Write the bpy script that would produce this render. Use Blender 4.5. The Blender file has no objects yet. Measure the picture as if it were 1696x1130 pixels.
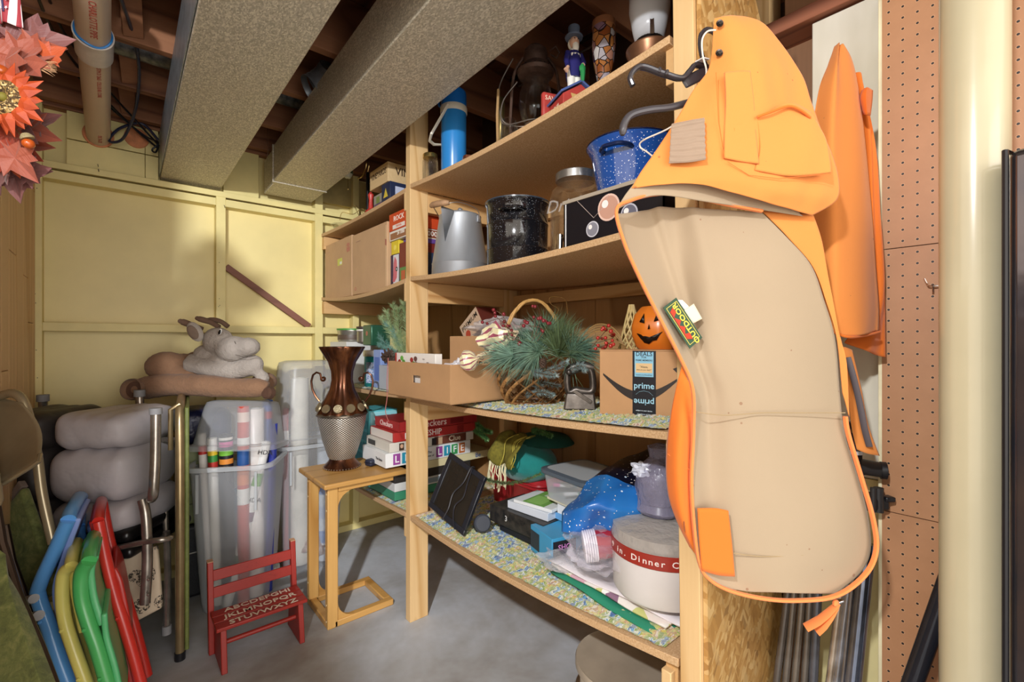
import bpy, bmesh, math, random
from mathutils import Vector, Matrix, Euler, noise as mnoise
S = bpy.context.scene
COL = S.collection
PI = math.pi
random.seed(7)
R_ = math.radians

# ---------------------------------------------------------------- camera
YAW = R_(40.5)
H = 1.22
FWD = Vector((math.sin(YAW), math.cos(YAW), 0)); RGT = Vector((math.cos(YAW), -math.sin(YAW), 0))
cam = bpy.data.cameras.new('camera'); camo = bpy.data.objects.new('camera', cam); COL.objects.link(camo)
camo.location = (0, 0, H); camo.rotation_euler = (PI/2, 0, -YAW)
cam.sensor_width = 36; cam.lens = 770/1696*36; cam.clip_start = .02
S.camera = camo
# ---------------------------------------------------------------- light and exposure
S.view_settings.view_transform = 'Standard'; S.view_settings.look = 'None'
S.view_settings.exposure = 0.0; S.view_settings.gamma = 1; S.view_settings.use_curve_mapping = False
w = bpy.data.worlds.new('world'); S.world = w; w.use_nodes = True
w.node_tree.nodes['Background'].inputs[0].default_value = (1, .88, .74, 1)
w.node_tree.nodes['Background'].inputs[1].default_value = 2.1
def lamp(name, kind, loc, energy, col, size=.1, target=None, falloff=None, sizey=None):
    l = bpy.data.lights.new(name, kind); o = bpy.data.objects.new(name, l); COL.objects.link(o)
    o.location = loc; l.energy = energy; l.color = col
    if kind == 'AREA':
        l.size = size
        if sizey: l.shape = 'RECTANGLE'; l.size_y = sizey
    else: l.shadow_soft_size = size
    if target is not None: o.rotation_euler = (Vector(target)-Vector(loc)).to_track_quat('-Z', 'Y').to_euler()
    if falloff:
        l.use_nodes = True; nt = l.node_tree; em = nt.nodes['Emission']
        f = nt.nodes.new('ShaderNodeLightFalloff'); f.inputs['Strength'].default_value = 1; nt.links.new(f.outputs[falloff], em.inputs['Strength'])
    return o
lamp('bulb_light', 'POINT', (-.60, 0.0, 1.96), 29, (.95, .97, 1.0), .04, falloff='Constant')
lamp('fill_light', 'AREA', (-.2, -3.4, 1.5), 85, (.95, .97, 1.0), 2.6, (.2, 2.0, .9))  # added soft fill behind the camera, brightens the dim lower left

# ---------------------------------------------------------------- point on a real surface seen in a given direction
def P(u, v, X=None, Y=None, Z=None, D=None):
    k = (u-848)/770; q = (v-565)/770
    d = FWD + RGT*k; d = Vector((d.x, d.y, -q))
    if X is not None: D = X/d.x
    elif Y is not None: D = Y/d.y
    elif Z is not None: D = (Z-H)/d.z
    return Vector((0, 0, H)) + d*D

# ---------------------------------------------------------------- materials
def lin(h):
    if not isinstance(h, str): return (*h, 1)
    h = h.lstrip('#'); r = [int(h[i:i+2], 16)/255 for i in (0, 2, 4)]
    return (*[x/12.92 if x <= .04045 else ((x+.055)/1.055)**2.4 for x in r], 1)
MATS = {}
class NT:
    def __init__(s, name):
        s.m = bpy.data.materials.new(name); s.m.use_nodes = True; s.t = s.m.node_tree; s.N = s.t.nodes; s.L = s.t.links
        s.b = s.N['Principled BSDF']; s.out = s.N['Material Output']; s.tc = s.N.new('ShaderNodeTexCoord')
    def mapping(s, scale=(1,1,1), rot=(0,0,0), loc=(0,0,0), src='Object'):
        n = s.N.new('ShaderNodeMapping'); n.inputs['Scale'].default_value = scale; n.inputs['Rotation'].default_value = rot; n.inputs['Location'].default_value = loc
        s.L.new(s.tc.outputs[src], n.inputs[0]); return n.outputs[0]
    def noise(s, vec, scale=5, detail=3, rough=.5, dist=0):
        n = s.N.new('ShaderNodeTexNoise'); s.L.new(vec, n.inputs['Vector']); n.inputs['Scale'].default_value = scale; n.inputs['Detail'].default_value = detail
        n.inputs['Roughness'].default_value = rough; n.inputs['Distortion'].default_value = dist; return n.outputs['Fac']
    def voro(s, vec, scale=5, feat='F1', out='Color', rnd=1):
        n = s.N.new('ShaderNodeTexVoronoi'); s.L.new(vec, n.inputs['Vector']); n.feature = feat; n.inputs['Scale'].default_value = scale
        if 'Randomness' in n.inputs: n.inputs['Randomness'].default_value = rnd
        return n.outputs[out]
    def ramp(s, fac, stops, interp='LINEAR'):
        n = s.N.new('ShaderNodeValToRGB'); n.color_ramp.interpolation = interp; e = n.color_ramp.elements
        e[0].position = stops[0][0]; e[0].color = lin(stops[0][1]); e[1].position = stops[-1][0]; e[1].color = lin(stops[-1][1])
        for p, c in stops[1:-1]: x = e.new(p); x.color = lin(c)
        s.L.new(fac, n.inputs[0]); return n.outputs[0]
    def mix(s, fac, a, b, mode='MIX'):
        n = s.N.new('ShaderNodeMix'); n.data_type = 'RGBA'; n.blend_type = mode
        for i, x in ((0, fac), (6, a), (7, b)):
            if hasattr(x, 'links') or isinstance(x, bpy.types.NodeSocket): s.L.new(x, n.inputs[i])
            elif i == 0: n.inputs[0].default_value = x
            else: n.inputs[i].default_value = lin(x)
        return n.outputs[2]
    def math(s, op, a, b=0.0, c=None):
        n = s.N.new('ShaderNodeMath'); n.operation = op
        for i, x in enumerate((a, b) if c is None else (a, b, c)):
            if isinstance(x, bpy.types.NodeSocket): s.L.new(x, n.inputs[i])
            else: n.inputs[i].default_value = x
        return n.outputs[0]
    def bump(s, h, strength=.2, dist=.002):
        n = s.N.new('ShaderNodeBump'); s.L.new(h, n.inputs['Height']); n.inputs['Strength'].default_value = strength; n.inputs['Distance'].default_value = dist
        s.L.new(n.outputs[0], s.b.inputs['Normal'])
    def set(s, **k):
        for a, v in k.items():
            a = {'col': 'Base Color', 'rough': 'Roughness', 'metal': 'Metallic', 'trans': 'Transmission Weight', 'coat': 'Coat Weight', 'sheen': 'Sheen Weight', 'alpha': 'Alpha', 'ior': 'IOR', 'spec': 'Specular IOR Level'}[a]
            if isinstance(v, bpy.types.NodeSocket): s.L.new(v, s.b.inputs[a])
            else: s.b.inputs[a].default_value = lin(v) if a == 'Base Color' else v
        return s.m
def mat(name, col, rough=.55, metal=0, var=.12, scale=8, bump=.0, bscale=80, col2=None, coat=0, stretch=(1,1,1), sheen=0, bdist=.002, alpha=1):
    if name in MATS: return MATS[name]
    n = NT(name); v = n.mapping(stretch); c = lin(col)
    dark = lin(col2) if col2 else tuple(x*(1-var*2) for x in c[:3])+(1,)
    f = n.noise(v, scale, 4, .6)
    r = n.N.new('ShaderNodeMapRange'); n.L.new(f, r.inputs[0]); r.inputs[1].default_value = .35; r.inputs[2].default_value = .65
    mx = n.mix(r.outputs[0], 'ffffff', 'ffffff'); nd = mx.node; nd.inputs[6].default_value = c; nd.inputs[7].default_value = dark
    n.set(col=mx, rough=rough, metal=metal, coat=coat, sheen=sheen, alpha=alpha)
    if bump: n.bump(n.noise(v, bscale, 3, .6), bump, bdist)
    MATS[name] = n.m; return n.m
def wood(name, light, dark, axis=2, rough=.6, ring=9, knots=True):
    if name in MATS: return MATS[name]
    n = NT(name); sc = [1, 1, 1]; sc[axis] = .10; v = n.mapping(tuple(sc))
    d = n.noise(v, 4, 2, .5); g = n.noise(n.mapping(tuple(40 if i != axis else 1.5 for i in range(3))), 2.2, 4, .65)
    wv = n.math('FRACT', n.math('MULTIPLY', n.noise(v, 3.2, 1, .4, .4), ring)); 
    c = n.ramp(wv, [(0, light), (.72, light), (.9, dark), (1, light)])
    c2 = n.mix(n.math('MULTIPLY', g, .55), c, dark); 
    if knots:
        kn = n.voro(n.mapping(tuple(5 if i != axis else 2.2 for i in range(3))), 1.3, 'F1', 'Distance'); kf = n.ramp(kn, [(0, 'ffffff'), (.045, 'aaaaaa'), (.09, '000000')])
        c2 = n.mix(kf, c2, dark)
    n.set(col=c2, rough=rough); n.bump(g, .15, .001)
    MATS[name] = n.m; return n.m
def glass(name, col='ffffff', rough=.02):
    if name in MATS: return MATS[name]
    n = NT(name); n.set(col=col, rough=rough, trans=1.0, ior=1.45); 
    tr = n.N.new('ShaderNodeBsdfTransparent'); tr.inputs[0].default_value = lin(col); ms = n.N.new('ShaderNodeMixShader'); ms.inputs[0].default_value = .35
    n.L.new(tr.outputs[0], ms.inputs[1]); n.L.new(n.b.outputs[0], ms.inputs[2]); n.L.new(ms.outputs[0], n.out.inputs[0])
    MATS[name] = n.m; return n.m
def film(name, col='f0f0f0', opac=.4, rough=.3, bump=0, bscale=10):
    """translucent plastic: part see-through, part milky"""
    if name in MATS: return MATS[name]
    n = NT(name); n.set(col=col, rough=rough)
    if bump: n.bump(n.noise(n.mapping(), bscale, 3, .6), bump, .01)
    tr = n.N.new('ShaderNodeBsdfTransparent'); ms = n.N.new('ShaderNodeMixShader')
    lw = n.N.new('ShaderNodeLayerWeight'); lw.inputs[0].default_value = .35
    n.L.new(n.math('MULTIPLY_ADD', lw.outputs['Facing'], .45, opac), ms.inputs[0])
    n.L.new(tr.outputs[0], ms.inputs[1]); n.L.new(n.b.outputs[0], ms.inputs[2]); n.L.new(ms.outputs[0], n.out.inputs[0])
    MATS[name] = n.m; return n.m

# ---------------------------------------------------------------- mesh building
def basis(d):
    d = Vector(d).normalized(); a = Vector((0, 0, 1)) if abs(d.z) < .95 else Vector((1, 0, 0))
    x = d.cross(a).normalized(); return x, d.cross(x).normalized()
class MB:
    def __init__(s): s.v = []; s.f = []
    def add(s, vs, fs, M=None):
        b = len(s.v); s.v += [tuple(M @ Vector(p)) if M is not None else tuple(p) for p in vs]; s.f += [[i+b for i in f] for f in fs]; return s
    def box(s, c, d, M=None, rz=0):
        x, y, z = [q/2 for q in d]; R = Matrix.Translation(c) @ Matrix.Rotation(rz, 4, 'Z')
        if M is not None: R = M @ R
        vs = [(i*x, j*y, k*z) for i in (-1, 1) for j in (-1, 1) for k in (-1, 1)]
        return s.add(vs, [(0,1,3,2), (4,6,7,5), (0,4,5,1), (2,3,7,6), (0,2,6,4), (1,5,7,3)], R)
    def span(s, a, b, M=None):
        return s.box([(a[i]+b[i])/2 for i in range(3)], [abs(b[i]-a[i]) for i in range(3)], M)
    def bar(s, p0, p1, w, t, up=(0,0,1), M=None):
        """board from p0 to p1, w across, t along up"""
        p0 = Vector(p0); p1 = Vector(p1); d = (p1-p0).normalized(); up = Vector(up); x = d.cross(up).normalized(); y = x.cross(d)
        vs = [q + x*i*w/2 + y*j*t/2 for q in (p0, p1) for i in (-1, 1) for j in (-1, 1)]
        return s.add(vs, [(0,1,3,2), (4,6,7,5), (0,4,5,1), (2,3,7,6), (0,2,6,4), (1,5,7,3)], M)
    def cyl(s, p0, p1, r0, r1=None, n=16, cap=True, M=None):
        r1 = r0 if r1 is None else r1; p0 = Vector(p0); p1 = Vector(p1); x, y = basis(p1-p0)
        vs = [p + (x*math.cos(2*PI*i/n)+y*math.sin(2*PI*i/n))*r for p, r in ((p0, r0), (p1, r1)) for i in range(n)]
        fs = [(i, (i+1) % n, n+(i+1) % n, n+i) for i in range(n)]
        if cap: fs += [tuple(range(n))[::-1], tuple(range(n, 2*n))]
        return s.add(vs, fs, M)
    def tube(s, pts, r, n=8, closed=False, cap=True, flat=1, M=None):
        pts = [Vector(p) for p in pts]; m = len(pts); vs = []; px = None
        for i, p in enumerate(pts):
            a = pts[(i-1) % m] if (i or closed) else p; b = pts[(i+1) % m] if (i < m-1 or closed) else p
            d = (b-a); d = d.normalized() if d.length > 1e-9 else Vector((0, 0, 1))
            if px is None: x, y = basis(d)
            else:
                x = (px - d*px.dot(d)); x = x.normalized() if x.length > 1e-6 else basis(d)[0]; y = d.cross(x)
            px = x; rr = r[i] if isinstance(r, (list, tuple)) else r
            vs += [p + x*math.cos(2*PI*k/n)*rr + y*math.sin(2*PI*k/n)*rr*flat for k in range(n)]
        fs = [(i*n+k, i*n+(k+1) % n, ((i+1) % m)*n+(k+1) % n, ((i+1) % m)*n+k) for i in range(m if closed else m-1) for k in range(n)]
        if cap and not closed: fs += [tuple(range(n))[::-1], tuple(range((m-1)*n, m*n))]
        return s.add(vs, fs, M)
    def lathe(s, prof, c=(0,0,0), n=28, M=None, flute=None, sx=1, sy=1, cap=True):
        vs = []
        for r, z in prof:
            for i in range(n):
                a = 2*PI*i/n; q = r*(1+(flute(a, z) if flute else 0)); vs.append((c[0]+q*math.cos(a)*sx, c[1]+q*math.sin(a)*sy, c[2]+z))
        m = len(prof); fs = [(j*n+i, j*n+(i+1) % n, (j+1)*n+(i+1) % n, (j+1)*n+i) for j in range(m-1) for i in range(n)]
        if cap:
            if prof[0][0] > 1e-6: fs.append(tuple(range(n))[::-1])
            if prof[-1][0] > 1e-6: fs.append(tuple(range((m-1)*n, m*n)))
        return s.add(vs, fs, M)
    def ball(s, c, r, n=14, sc=(1,1,1), M=None, lump=0, seed=0):
        vs = []; m = n//2+1; c = Vector(c)
        for j in range(m):
            t = PI*j/(m-1)
            for i in range(n):
                a = 2*PI*i/n; d = Vector((math.sin(t)*math.cos(a), math.sin(t)*math.sin(a), math.cos(t)))
                q = r*(1+lump*mnoise.noise(d*2.2+Vector((seed, 0, 0)))) if lump else r
                vs.append(c+Vector((d.x*q*sc[0], d.y*q*sc[1], d.z*q*sc[2])))
        return s.add(vs, [(j*n+i, (j+1)*n+i, (j+1)*n+(i+1) % n, j*n+(i+1) % n) for j in range(m-1) for i in range(n)], M)
    def prism(s, poly, z0, z1, M=None):
        n = len(poly); vs = [(x, y, z0) for x, y in poly]+[(x, y, z1) for x, y in poly]
        return s.add(vs, [tuple(range(n))[::-1], tuple(range(n, 2*n))]+[(i, (i+1) % n, n+(i+1) % n, n+i) for i in range(n)], M)
    def grid(s, fn, nu, nv, M=None, closed=False):
        vs = [fn(i/nu, j/nv) for j in range(nv+1) for i in range(nu+1)]
        return s.add(vs, [(j*(nu+1)+i, j*(nu+1)+i+1, (j+1)*(nu+1)+i+1, (j+1)*(nu+1)+i) for j in range(nv) for i in range(nu)], M)
    def build(s, name, m, parent=None, smooth=True, bevel=0, solid=0, world=False, sub=0, kind=None, label=None, soff=0, ang=35, seg=2):
        me = bpy.data.meshes.new(name)
        vs = s.v
        o = bpy.data.objects.new(name, me)
        if world and parent is not None:
            q = parent; Mx = Matrix.Identity(4)
            while q is not None: Mx = q.matrix_basis @ Mx; q = q.parent
            Mi = Mx.inverted(); vs = [tuple(Mi @ Vector(p)) for p in vs]
        me.from_pydata(vs, [], s.f); me.materials.append(m)
        bm = bmesh.new(); bm.from_mesh(me); bmesh.ops.remove_doubles(bm, verts=bm.verts, dist=1e-6) if len(vs) < 60000 else None
        if not solid: bmesh.ops.recalc_face_normals(bm, faces=bm.faces)
        bm.to_mesh(me); bm.free()
        if smooth and me.polygons:
            me.polygons.foreach_set('use_smooth', [True]*len(me.polygons)); me.set_sharp_from_angle(angle=R_(ang))
        COL.objects.link(o)
        if parent is not None: o.parent = parent
        if solid: q = o.modifiers.new('t', 'SOLIDIFY'); q.thickness = solid; q.offset = soff
        if bevel: q = o.modifiers.new('b', 'BEVEL'); q.width = bevel; q.segments = seg; q.limit_method = 'ANGLE'; q.angle_limit = R_(40); q.harden_normals = False
        if sub: q = o.modifiers.new('s', 'SUBSURF'); q.levels = sub; q.render_levels = sub
        if kind: o['kind'] = kind
        if label: o['label'] = label
        return o
def thing(name, label, cat, loc=(0,0,0), rz=0, group=None, rot=None):
    o = bpy.data.objects.new(name, None); COL.objects.link(o); o.location = loc; o.rotation_euler = rot if rot else (0, 0, rz); o.empty_display_size = .05
    o['label'] = label; o['category'] = cat
    if group: o['group'] = group
    return o
def tag(o, label, cat, group=None):
    o['label'] = label; o['category'] = cat
    if group: o['group'] = group
    return o
def struct(o): o['kind'] = 'structure'; return o
def root(name):
    o = bpy.data.objects.new(name, None); COL.objects.link(o); o['kind'] = 'structure'; return o
def fr(o, x, y):
    """frame: origin o, x axis, y axis, z = x cross y"""
    x = Vector(x).normalized(); z = x.cross(Vector(y)).normalized(); y = z.cross(x)
    return Matrix(((x.x, y.x, z.x, o[0]), (x.y, y.y, z.y, o[1]), (x.z, y.z, z.z, o[2]), (0, 0, 0, 1)))
SX = ((0, -1, 0), (0, 0, 1))   # a face looking towards -X
SY = ((1, 0, 0), (0, 0, 1))    # a face looking towards -Y
FONTC = {}
def text(t, size, M, m, parent=None, name='lettering', align='CENTER', sx=1, bold=0, depth=.0004, shear=0, flip=None, world=False, label=None):
    cu = bpy.data.curves.new('t', 'FONT'); cu.body = t; cu.size = size; cu.align_x = align; cu.align_y = 'CENTER'; cu.extrude = depth; cu.offset = bold*size; cu.shear = shear; cu.resolution_u = 2
    to = bpy.data.objects.new('t', cu); me = bpy.data.meshes.new_from_object(to)
    bpy.data.objects.remove(to); bpy.data.curves.remove(cu)
    T = Matrix(M) @ Matrix.Diagonal((sx, 1, 1, 1))
    if world and parent is not None:
        q = parent; Mx = Matrix.Identity(4)
        while q is not None: Mx = q.matrix_basis @ Mx; q = q.parent
        T = Mx.inverted() @ T
    me.transform(T); me.materials.clear(); me.materials.append(m); me.name = name
    o = bpy.data.objects.new(name, me); COL.objects.link(o)
    if parent is not None: o.parent = parent
    if label: o['label'] = label
    return o
def tree(o, loc=None, rz=None, label=None, parent=None):
    c = o.copy(); COL.objects.link(c)
    if parent is not None: c.parent = parent
    if loc is not None: c.location = loc
    if rz is not None: c.rotation_euler = (0, 0, rz)
    if label: c['label'] = label
    for ch in list(o.children): tree(ch, parent=c)
    return c
def lerp(a, b, t): return a+(b-a)*t
def pl(pts, t):
    """value of a polyline (t, value...) at t"""
    if t <= pts[0][0]: return pts[0][1:]
    for a, b in zip(pts, pts[1:]):
        if t <= b[0]:
            f = (t-a[0])/(b[0]-a[0]) if b[0] > a[0] else 0; return tuple(lerp(p, q, f) for p, q in zip(a[1:], b[1:]))
    return pts[-1][1:]
def smooth_line(pts, n=6, closed=False):
    """Catmull-Rom through points"""
    pts = [Vector(p) for p in pts]; m = len(pts); out = []
    g = (lambda i: pts[i % m]) if closed else (lambda i: pts[max(0, min(m-1, i))])
    for i in range(m if closed else m-1):
        a, b, c, d = g(i-1), g(i), g(i+1), g(i+2)
        for k in range(n):
            t = k/n; out.append(.5*((2*b)+(c-a)*t+(2*a-5*b+4*c-d)*t*t+(3*b-a-3*c+d)*t**3))
    if not closed: out.append(pts[-1])
    return out
# ================================================================= ROOM
YW = 3.02     # yellow panel face
YS = 2.95     # stud faces of the yellow wall
n = NT('concrete'); v = n.mapping(); a = n.noise(v, 1.3, 5, .65, .3); b = n.noise(v, 9, 5, .7)
c = n.ramp(a, [(.3, '857b70'), (.48, 'aaaaa9'), (.62, 'c2c7cd')]); c = n.mix(n.math('MULTIPLY', b, .35), c, '6d6964')
n.set(col=c, rough=n.math('MULTIPLY_ADD', b, .5, .25), spec=.4); n.bump(b, .15, .003); CONC = n.m
struct(MB().span((-3, -3, -.05), (1.75, 3.2, 0)).build('floor', CONC))

yel = mat('yellow_painted_board', 'e8d795', .45, var=.05, scale=3, bump=.04, bscale=30)
yel2 = mat('yellow_painted_trim', 'e8d893', .5, var=.06, scale=5, bump=.1, bscale=90)
WB = root('wall_back')
MB().span((-.4, YW, 0), (1.7, YW+.03, 2.6)).build('panel_board', yel, WB)
def studs(x0, x1, z0=0, z1=2.02, nm='stud'): MB().span((x0, YS, z0), (x1, YW, z1)).build(nm, yel2, WB, bevel=.002)
def wx(u, Y=YS): return P(u, 565, Y=Y).x
def wz(u, v, Y=YS): return P(u, v, Y=Y).z
xs = [(wx(53), wx(70)), (wx(358), wx(374)), (wx(522), wx(535)), (1.17, 1.21), (1.56, 1.62)]
for i, (x0, x1) in enumerate(xs): studs(x0, x1, .04, 2.29 if i != 1 else 2.03)
for i in range(len(xs)-1):
    a, b = xs[i][1], xs[i+1][0]
    studs(a, b, 1.265, 1.305, 'rail'); studs(a, b, 1.955, 1.995, 'rail')
studs(-.27, 1.62, 0, .04, 'sill_plate'); MB().span((xs[0][1], YS-.003, 2.004), (1.62, YW-.001, 2.034)).build('top_rail', yel2, WB, bevel=.002)
# boards over the top rail: two courses, separated by thin joints, the pipe and a cut-out run through them
for z0, z1, j in ((2.035, 2.155, (-.17, .115)), (2.16, 2.288, (-.17, .115))):
    for a, b in ((j[0], j[1]-.001), (j[1]+.001, .168)):
        MB().span((a, YS+.02, z0), (b, YW, z1)).build('blocking_board', yel2, WB, bevel=.0015)
MB().span((.455, YS+.03, 2.035), (.63, YW, 2.30)).build('blocking_board', yel2, WB, bevel=.002)
for a, b in ((.925, 1.17), (1.21, 1.56)): MB().span((a, YS+.03, 2.09), (b, YW, 2.27)).build('blocking_board', mat('olive_board', 'b8a468', .6), WB, bevel=.002)
hole = mat('sawn_wood_disc', 'd98a5a', .7, var=.15, scale=30)
q = P(226, 229, Y=YS+.019); MB().cyl((q.x, YS+.012, q.z), (q.x, YS+.03, q.z), .049, n=24).build('knock_out', hole, WB, bevel=.002)
q = P(163, 224, Y=YS+.019); MB().cyl((q.x, YS+.012, q.z), (q.x, YS+.03, q.z), .058, n=28).build('knock_out', hole, WB, bevel=.002)
# diagonal brace, brown
a = P(374, 442, Y=YS+.03); b = P(512, 541, Y=YS+.03)
MB().bar(a, b, .035, .022, (0, -1, 0)).build('diagonal_brace', wood('reddish_wood', '8a5a48', '5f3a2c', 0), WB, bevel=.002)
nail = mat('nail_steel', '4a423a', .4, .8)
for u, v in ((162, 272), (163, 280), (371, 340), (66, 160)):
    q = P(u, v, Y=YS); MB().tube([q, q+Vector((0, -.012, -.004)), q+Vector((.002, -.014, -.016))], .0013, 6).build('bent_nail', nail, WB)
m = MB()
for u, v in ((57, 392), (56, 469), (58, 487), (59, 502), (60, 580), (61, 312), (62, 276), (363, 435), (363, 495), (364, 506), (362, 508), (62, 626)):
    q = P(u, v, Y=YS); m.cyl(q, q+Vector((0, -.001, 0)), .002, n=8)
m.build('nail_head', nail, WB, kind='stuff')

# left wall: vertical matched planks, running from the corner to the doorway
WL = root('wall_left'); XL = -.27
MB().span((XL-.06, 1.12, 0), (XL-.012, YW, 2.6)).build('wall_core', mat('core', '8a6a45'), WL)
plk = wood('yellow_pine_planking', 'dfb98a', 'c59762', 2, .45, 5, False)
ys = [1.12]
while ys[-1] < YS-.02: ys.append(min(YS, ys[-1]+random.choice((.13, .15, .17))))
for a, b in zip(ys, ys[1:]):
    cut = random.uniform(.9, 1.9)
    for z0, z1 in ((0, cut-.0015), (cut+.0015, 2.6)): MB().span((XL-.012, a+.0015, z0), (XL, b-.0015, z1)).build('plank', plk, WL, bevel=.002)
# low partition added out of view on the left to shade the floor and chairs
lp = root('added_shade_wall'); MB().span((XL-.06, .40, 0), (XL, 1.12, 1.40)).build('shade_partition', plk, lp); MB().span((XL-.08, .38, 1.40), (XL+.02, 1.119, 1.43)).build('cap', plk, lp, bevel=.004)

# right side: wall behind the shelving, pegboard on studs
XP = 1.362
WR = root('wall_right')
ply = wood('plywood_backing', 'b98d5c', '8a6238', 2, .6, 7)
for a, b in ((.52, 1.31), (1.313, 2.10), (2.103, 2.93)): MB().span((1.60, a, 0), (1.62, b, 2.0)).build('backing_panel', ply, WR)
MB().span((1.62, -1.5, 0), (1.66, YW, 2.6)).build('wall_core', mat('dark_wall_core', '5a4030', .8), WR)
MB().span((1.50, .40, 0), (1.60, .52, 2.3)).build('stud', wood('corner_stud_wood', '8a6242', '5f3f28', 2, .7, 6), WR, bevel=.002)
drk = wood('aged_joist_wood', 'a06c49', '6e432b', 0, .7, 6)
drky = wood('aged_girder_wood', '9a5f42', '6e3f2b', 1, .7, 6)
MB().span((1.40, -1.2, 2.075), (1.58, .60, 2.115)).build('top_plate', drky, WR, bevel=.002)
# pegboard
n = NT('pegboard'); v = n.mapping(); nn = n.noise(v, 14, 4, .7); c = n.mix(nn, '9c6e4a', 'b0805a')
sep = n.N.new('ShaderNodeSeparateXYZ'); n.L.new(v, sep.inputs[0])
def cell(ax):
    f = n.math('FRACT', n.math('DIVIDE', n.math('ADD', sep.outputs[ax], 10*.0254), .0254)); return n.math('POWER', n.math('SUBTRACT', f, .5), 2)
d = n.math('SQRT', n.math('ADD', cell('Y'), cell('Z'))); hole_f = n.math('LESS_THAN', d, .098)
rim = n.math('LESS_THAN', d, .15)
c = n.mix(n.math('MULTIPLY', rim, .25), c, 'e0b48c'); c = n.mix(hole_f, c, '1d120b')
n.set(col=c, rough=.55); n.bump(n.math('SUBTRACT', 1.0, hole_f), .8, .003); PEG = n.m
z1 = P(1519, 407, X=XP).z; z2 = P(1519, 858, X=XP).z
oy = .2014 - .0127
PG = thing('pegboard', 'brown perforated hardboard sheets covering the wall beside the cream steel column', 'pegboard', (XP, oy, z1))
for a, b, sh in ((z1+.001, 2.07, 0), (z2+.001, z1-.001, .004), (z2-.61, z2-.001, -.008), (0.0, z2-.612, 0)):
    m = MB(); zz = b
    o = MB().span((0, -.9, a-b), (.006, .2645-oy, 0)).build('hardboard_sheet', PEG, PG, smooth=False); o.location = (0, sh*0, b-z1)
MB().span((1.364, .264, 0), (1.40, .272, 2.10)).build('edge_strip', mat('cream_paint_strip', 'eadfb8', .5), WR, bevel=.001)
wht = mat('whitewashed_board', 'dcd8cb', .55, var=.07, scale=5, bump=.1, col2='c2bca8', stretch=(1, 1, .3))
crm = mat('cream_board', 'dccf97', .5, var=.08, scale=5)
MB().span((1.42, .273, .88), (1.44, .425, 2.07)).build('upright_board', wht, WR, bevel=.002)
MB().span((1.42, .273, 0), (1.44, .425, .878)).build('upright_board', crm, WR, bevel=.002)
# hook on the pegboard
HK = thing('pegboard_hook', 'small bent chrome hook in the pegboard left of the column', 'hook', P(1551, 474, X=XP))
chrome = mat('chrome', 'd8d8dc', .18, 1, var=.03)
MB().tube(smooth_line([(0, .02, .018), (-.004, .014, .004), (-.012, .008, 0), (-.012, -.016, 0)], 4), .0017, 8).build('prong', chrome, HK)
MB().tube([(-.012, .004, .003), (-.012, .004, -.014)], .0017, 8).build('stem', chrome, HK)

# ceiling: subfloor above joists that run along the yellow wall, dark with age
CE = root('ceiling')
sub = wood('subfloor_boards', '7c4e34', '51301f', 1, .8, 6)
for i in range(10): MB().span((-1.2+i*.3, -.6, 2.53), (-.903+i*.3, 3.05, 2.55)).build('subfloor_board', sub, CE)
for y in (2.92, 2.58, 2.18, 1.78, 1.38, .98, .58, .18): MB().span((-1.2, y-.019, 2.30), (1.66, y+.019, 2.529)).build('joist', drk, CE, bevel=.002)
MB().span((XL, YS+.02, 2.29), (1.6, YW, 2.529)).build('rim_joist', drk, CE)
for y0, y1 in ((2.60, 2.90), (2.20, 2.56), (1.80, 2.16)):
    for s in (0, 1):
        MB().bar((.02, y0, 2.32+.18*s), (.02+.03, y1, 2.50-.18*s), .018, .06, (1, 0, .2)).build('bridging', drk, CE, bevel=.002)

# ducts
n = NT('galvanised_steel'); v = n.mapping((1, .45, 1)); sp = n.voro(v, 330, 'F1', 'Color'); g = n.N.new('ShaderNodeSeparateColor'); n.L.new(sp, g.inputs[0])
st = n.noise(n.mapping((26, .5, 26)), 2, 3, .6); lg = n.noise(n.mapping(), 3, 3, .5)
c = n.ramp(g.outputs[0], [(0, 'a29d8e'), (.5, 'bdb7a6'), (1, 'e4decb')]); c = n.mix(n.math('MULTIPLY', lg, .4), c, 'b0a284')
n.set(col=c, rough=n.math('MULTIPLY_ADD', g.outputs[1], .25, .38), metal=.3); n.bump(st, .25, .002); GALV = n.m
D1 = thing('heating_duct', 'wide galvanised sheet metal duct nearest the cream pipe, upper left', 'duct', (.31, 1.2, 2.05), R_(0))
MB().span((.175, -.5, 2.05), (.44, 3.0, 2.26)).build('duct_body', GALV, D1, world=True, bevel=.003)
MB().span((.170, -.5, 2.06), (.173, 2.98, 2.27)).build('side_flange', mat('galvanised_side', 'a9b4bc', .35, .6, scale=30, var=.2), D1, world=True)
D2 = thing('heating_duct', 'long galvanised sheet metal duct above the shelves, sharp lower edge and end collar', 'duct', (.77, 1.2, 2.06))
MB().span((.64, -.5, 2.062), (.91, 2.68, 2.25)).build('duct_body', GALV, D2, world=True, bevel=.003)
MB().span((.645, 2.69, 2.058), (.905, 2.93, 2.245)).build('end_boot', GALV, D2, world=True, bevel=.003)
MB().span((.635, 2.672, 2.057), (.915, 2.69, 2.255)).build('seam_flange', GALV, D2, world=True, bevel=.001)
MB().bar((.625, 2.74, 2.20), (.625, 2.74, 2.42), .02, .002, (1, 0, 0)).build('hanger_strap', chrome, D2, world=True)
D3 = tag(MB().cyl((-.05, 2.40, 2.42), (.75, 2.40, 2.42), .065, n=24).tube([(-.05+.03*i, 2.40, 2.42) for i in range(2)], .068, 24).build('round_pipe', mat('mottled_galvanised', '9a9c9a', .4, .6, var=.4, scale=25, col2='46505a'), ang=50), 'short mottled galvanised round pipe running crosswise above the first duct', 'pipe')
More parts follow.
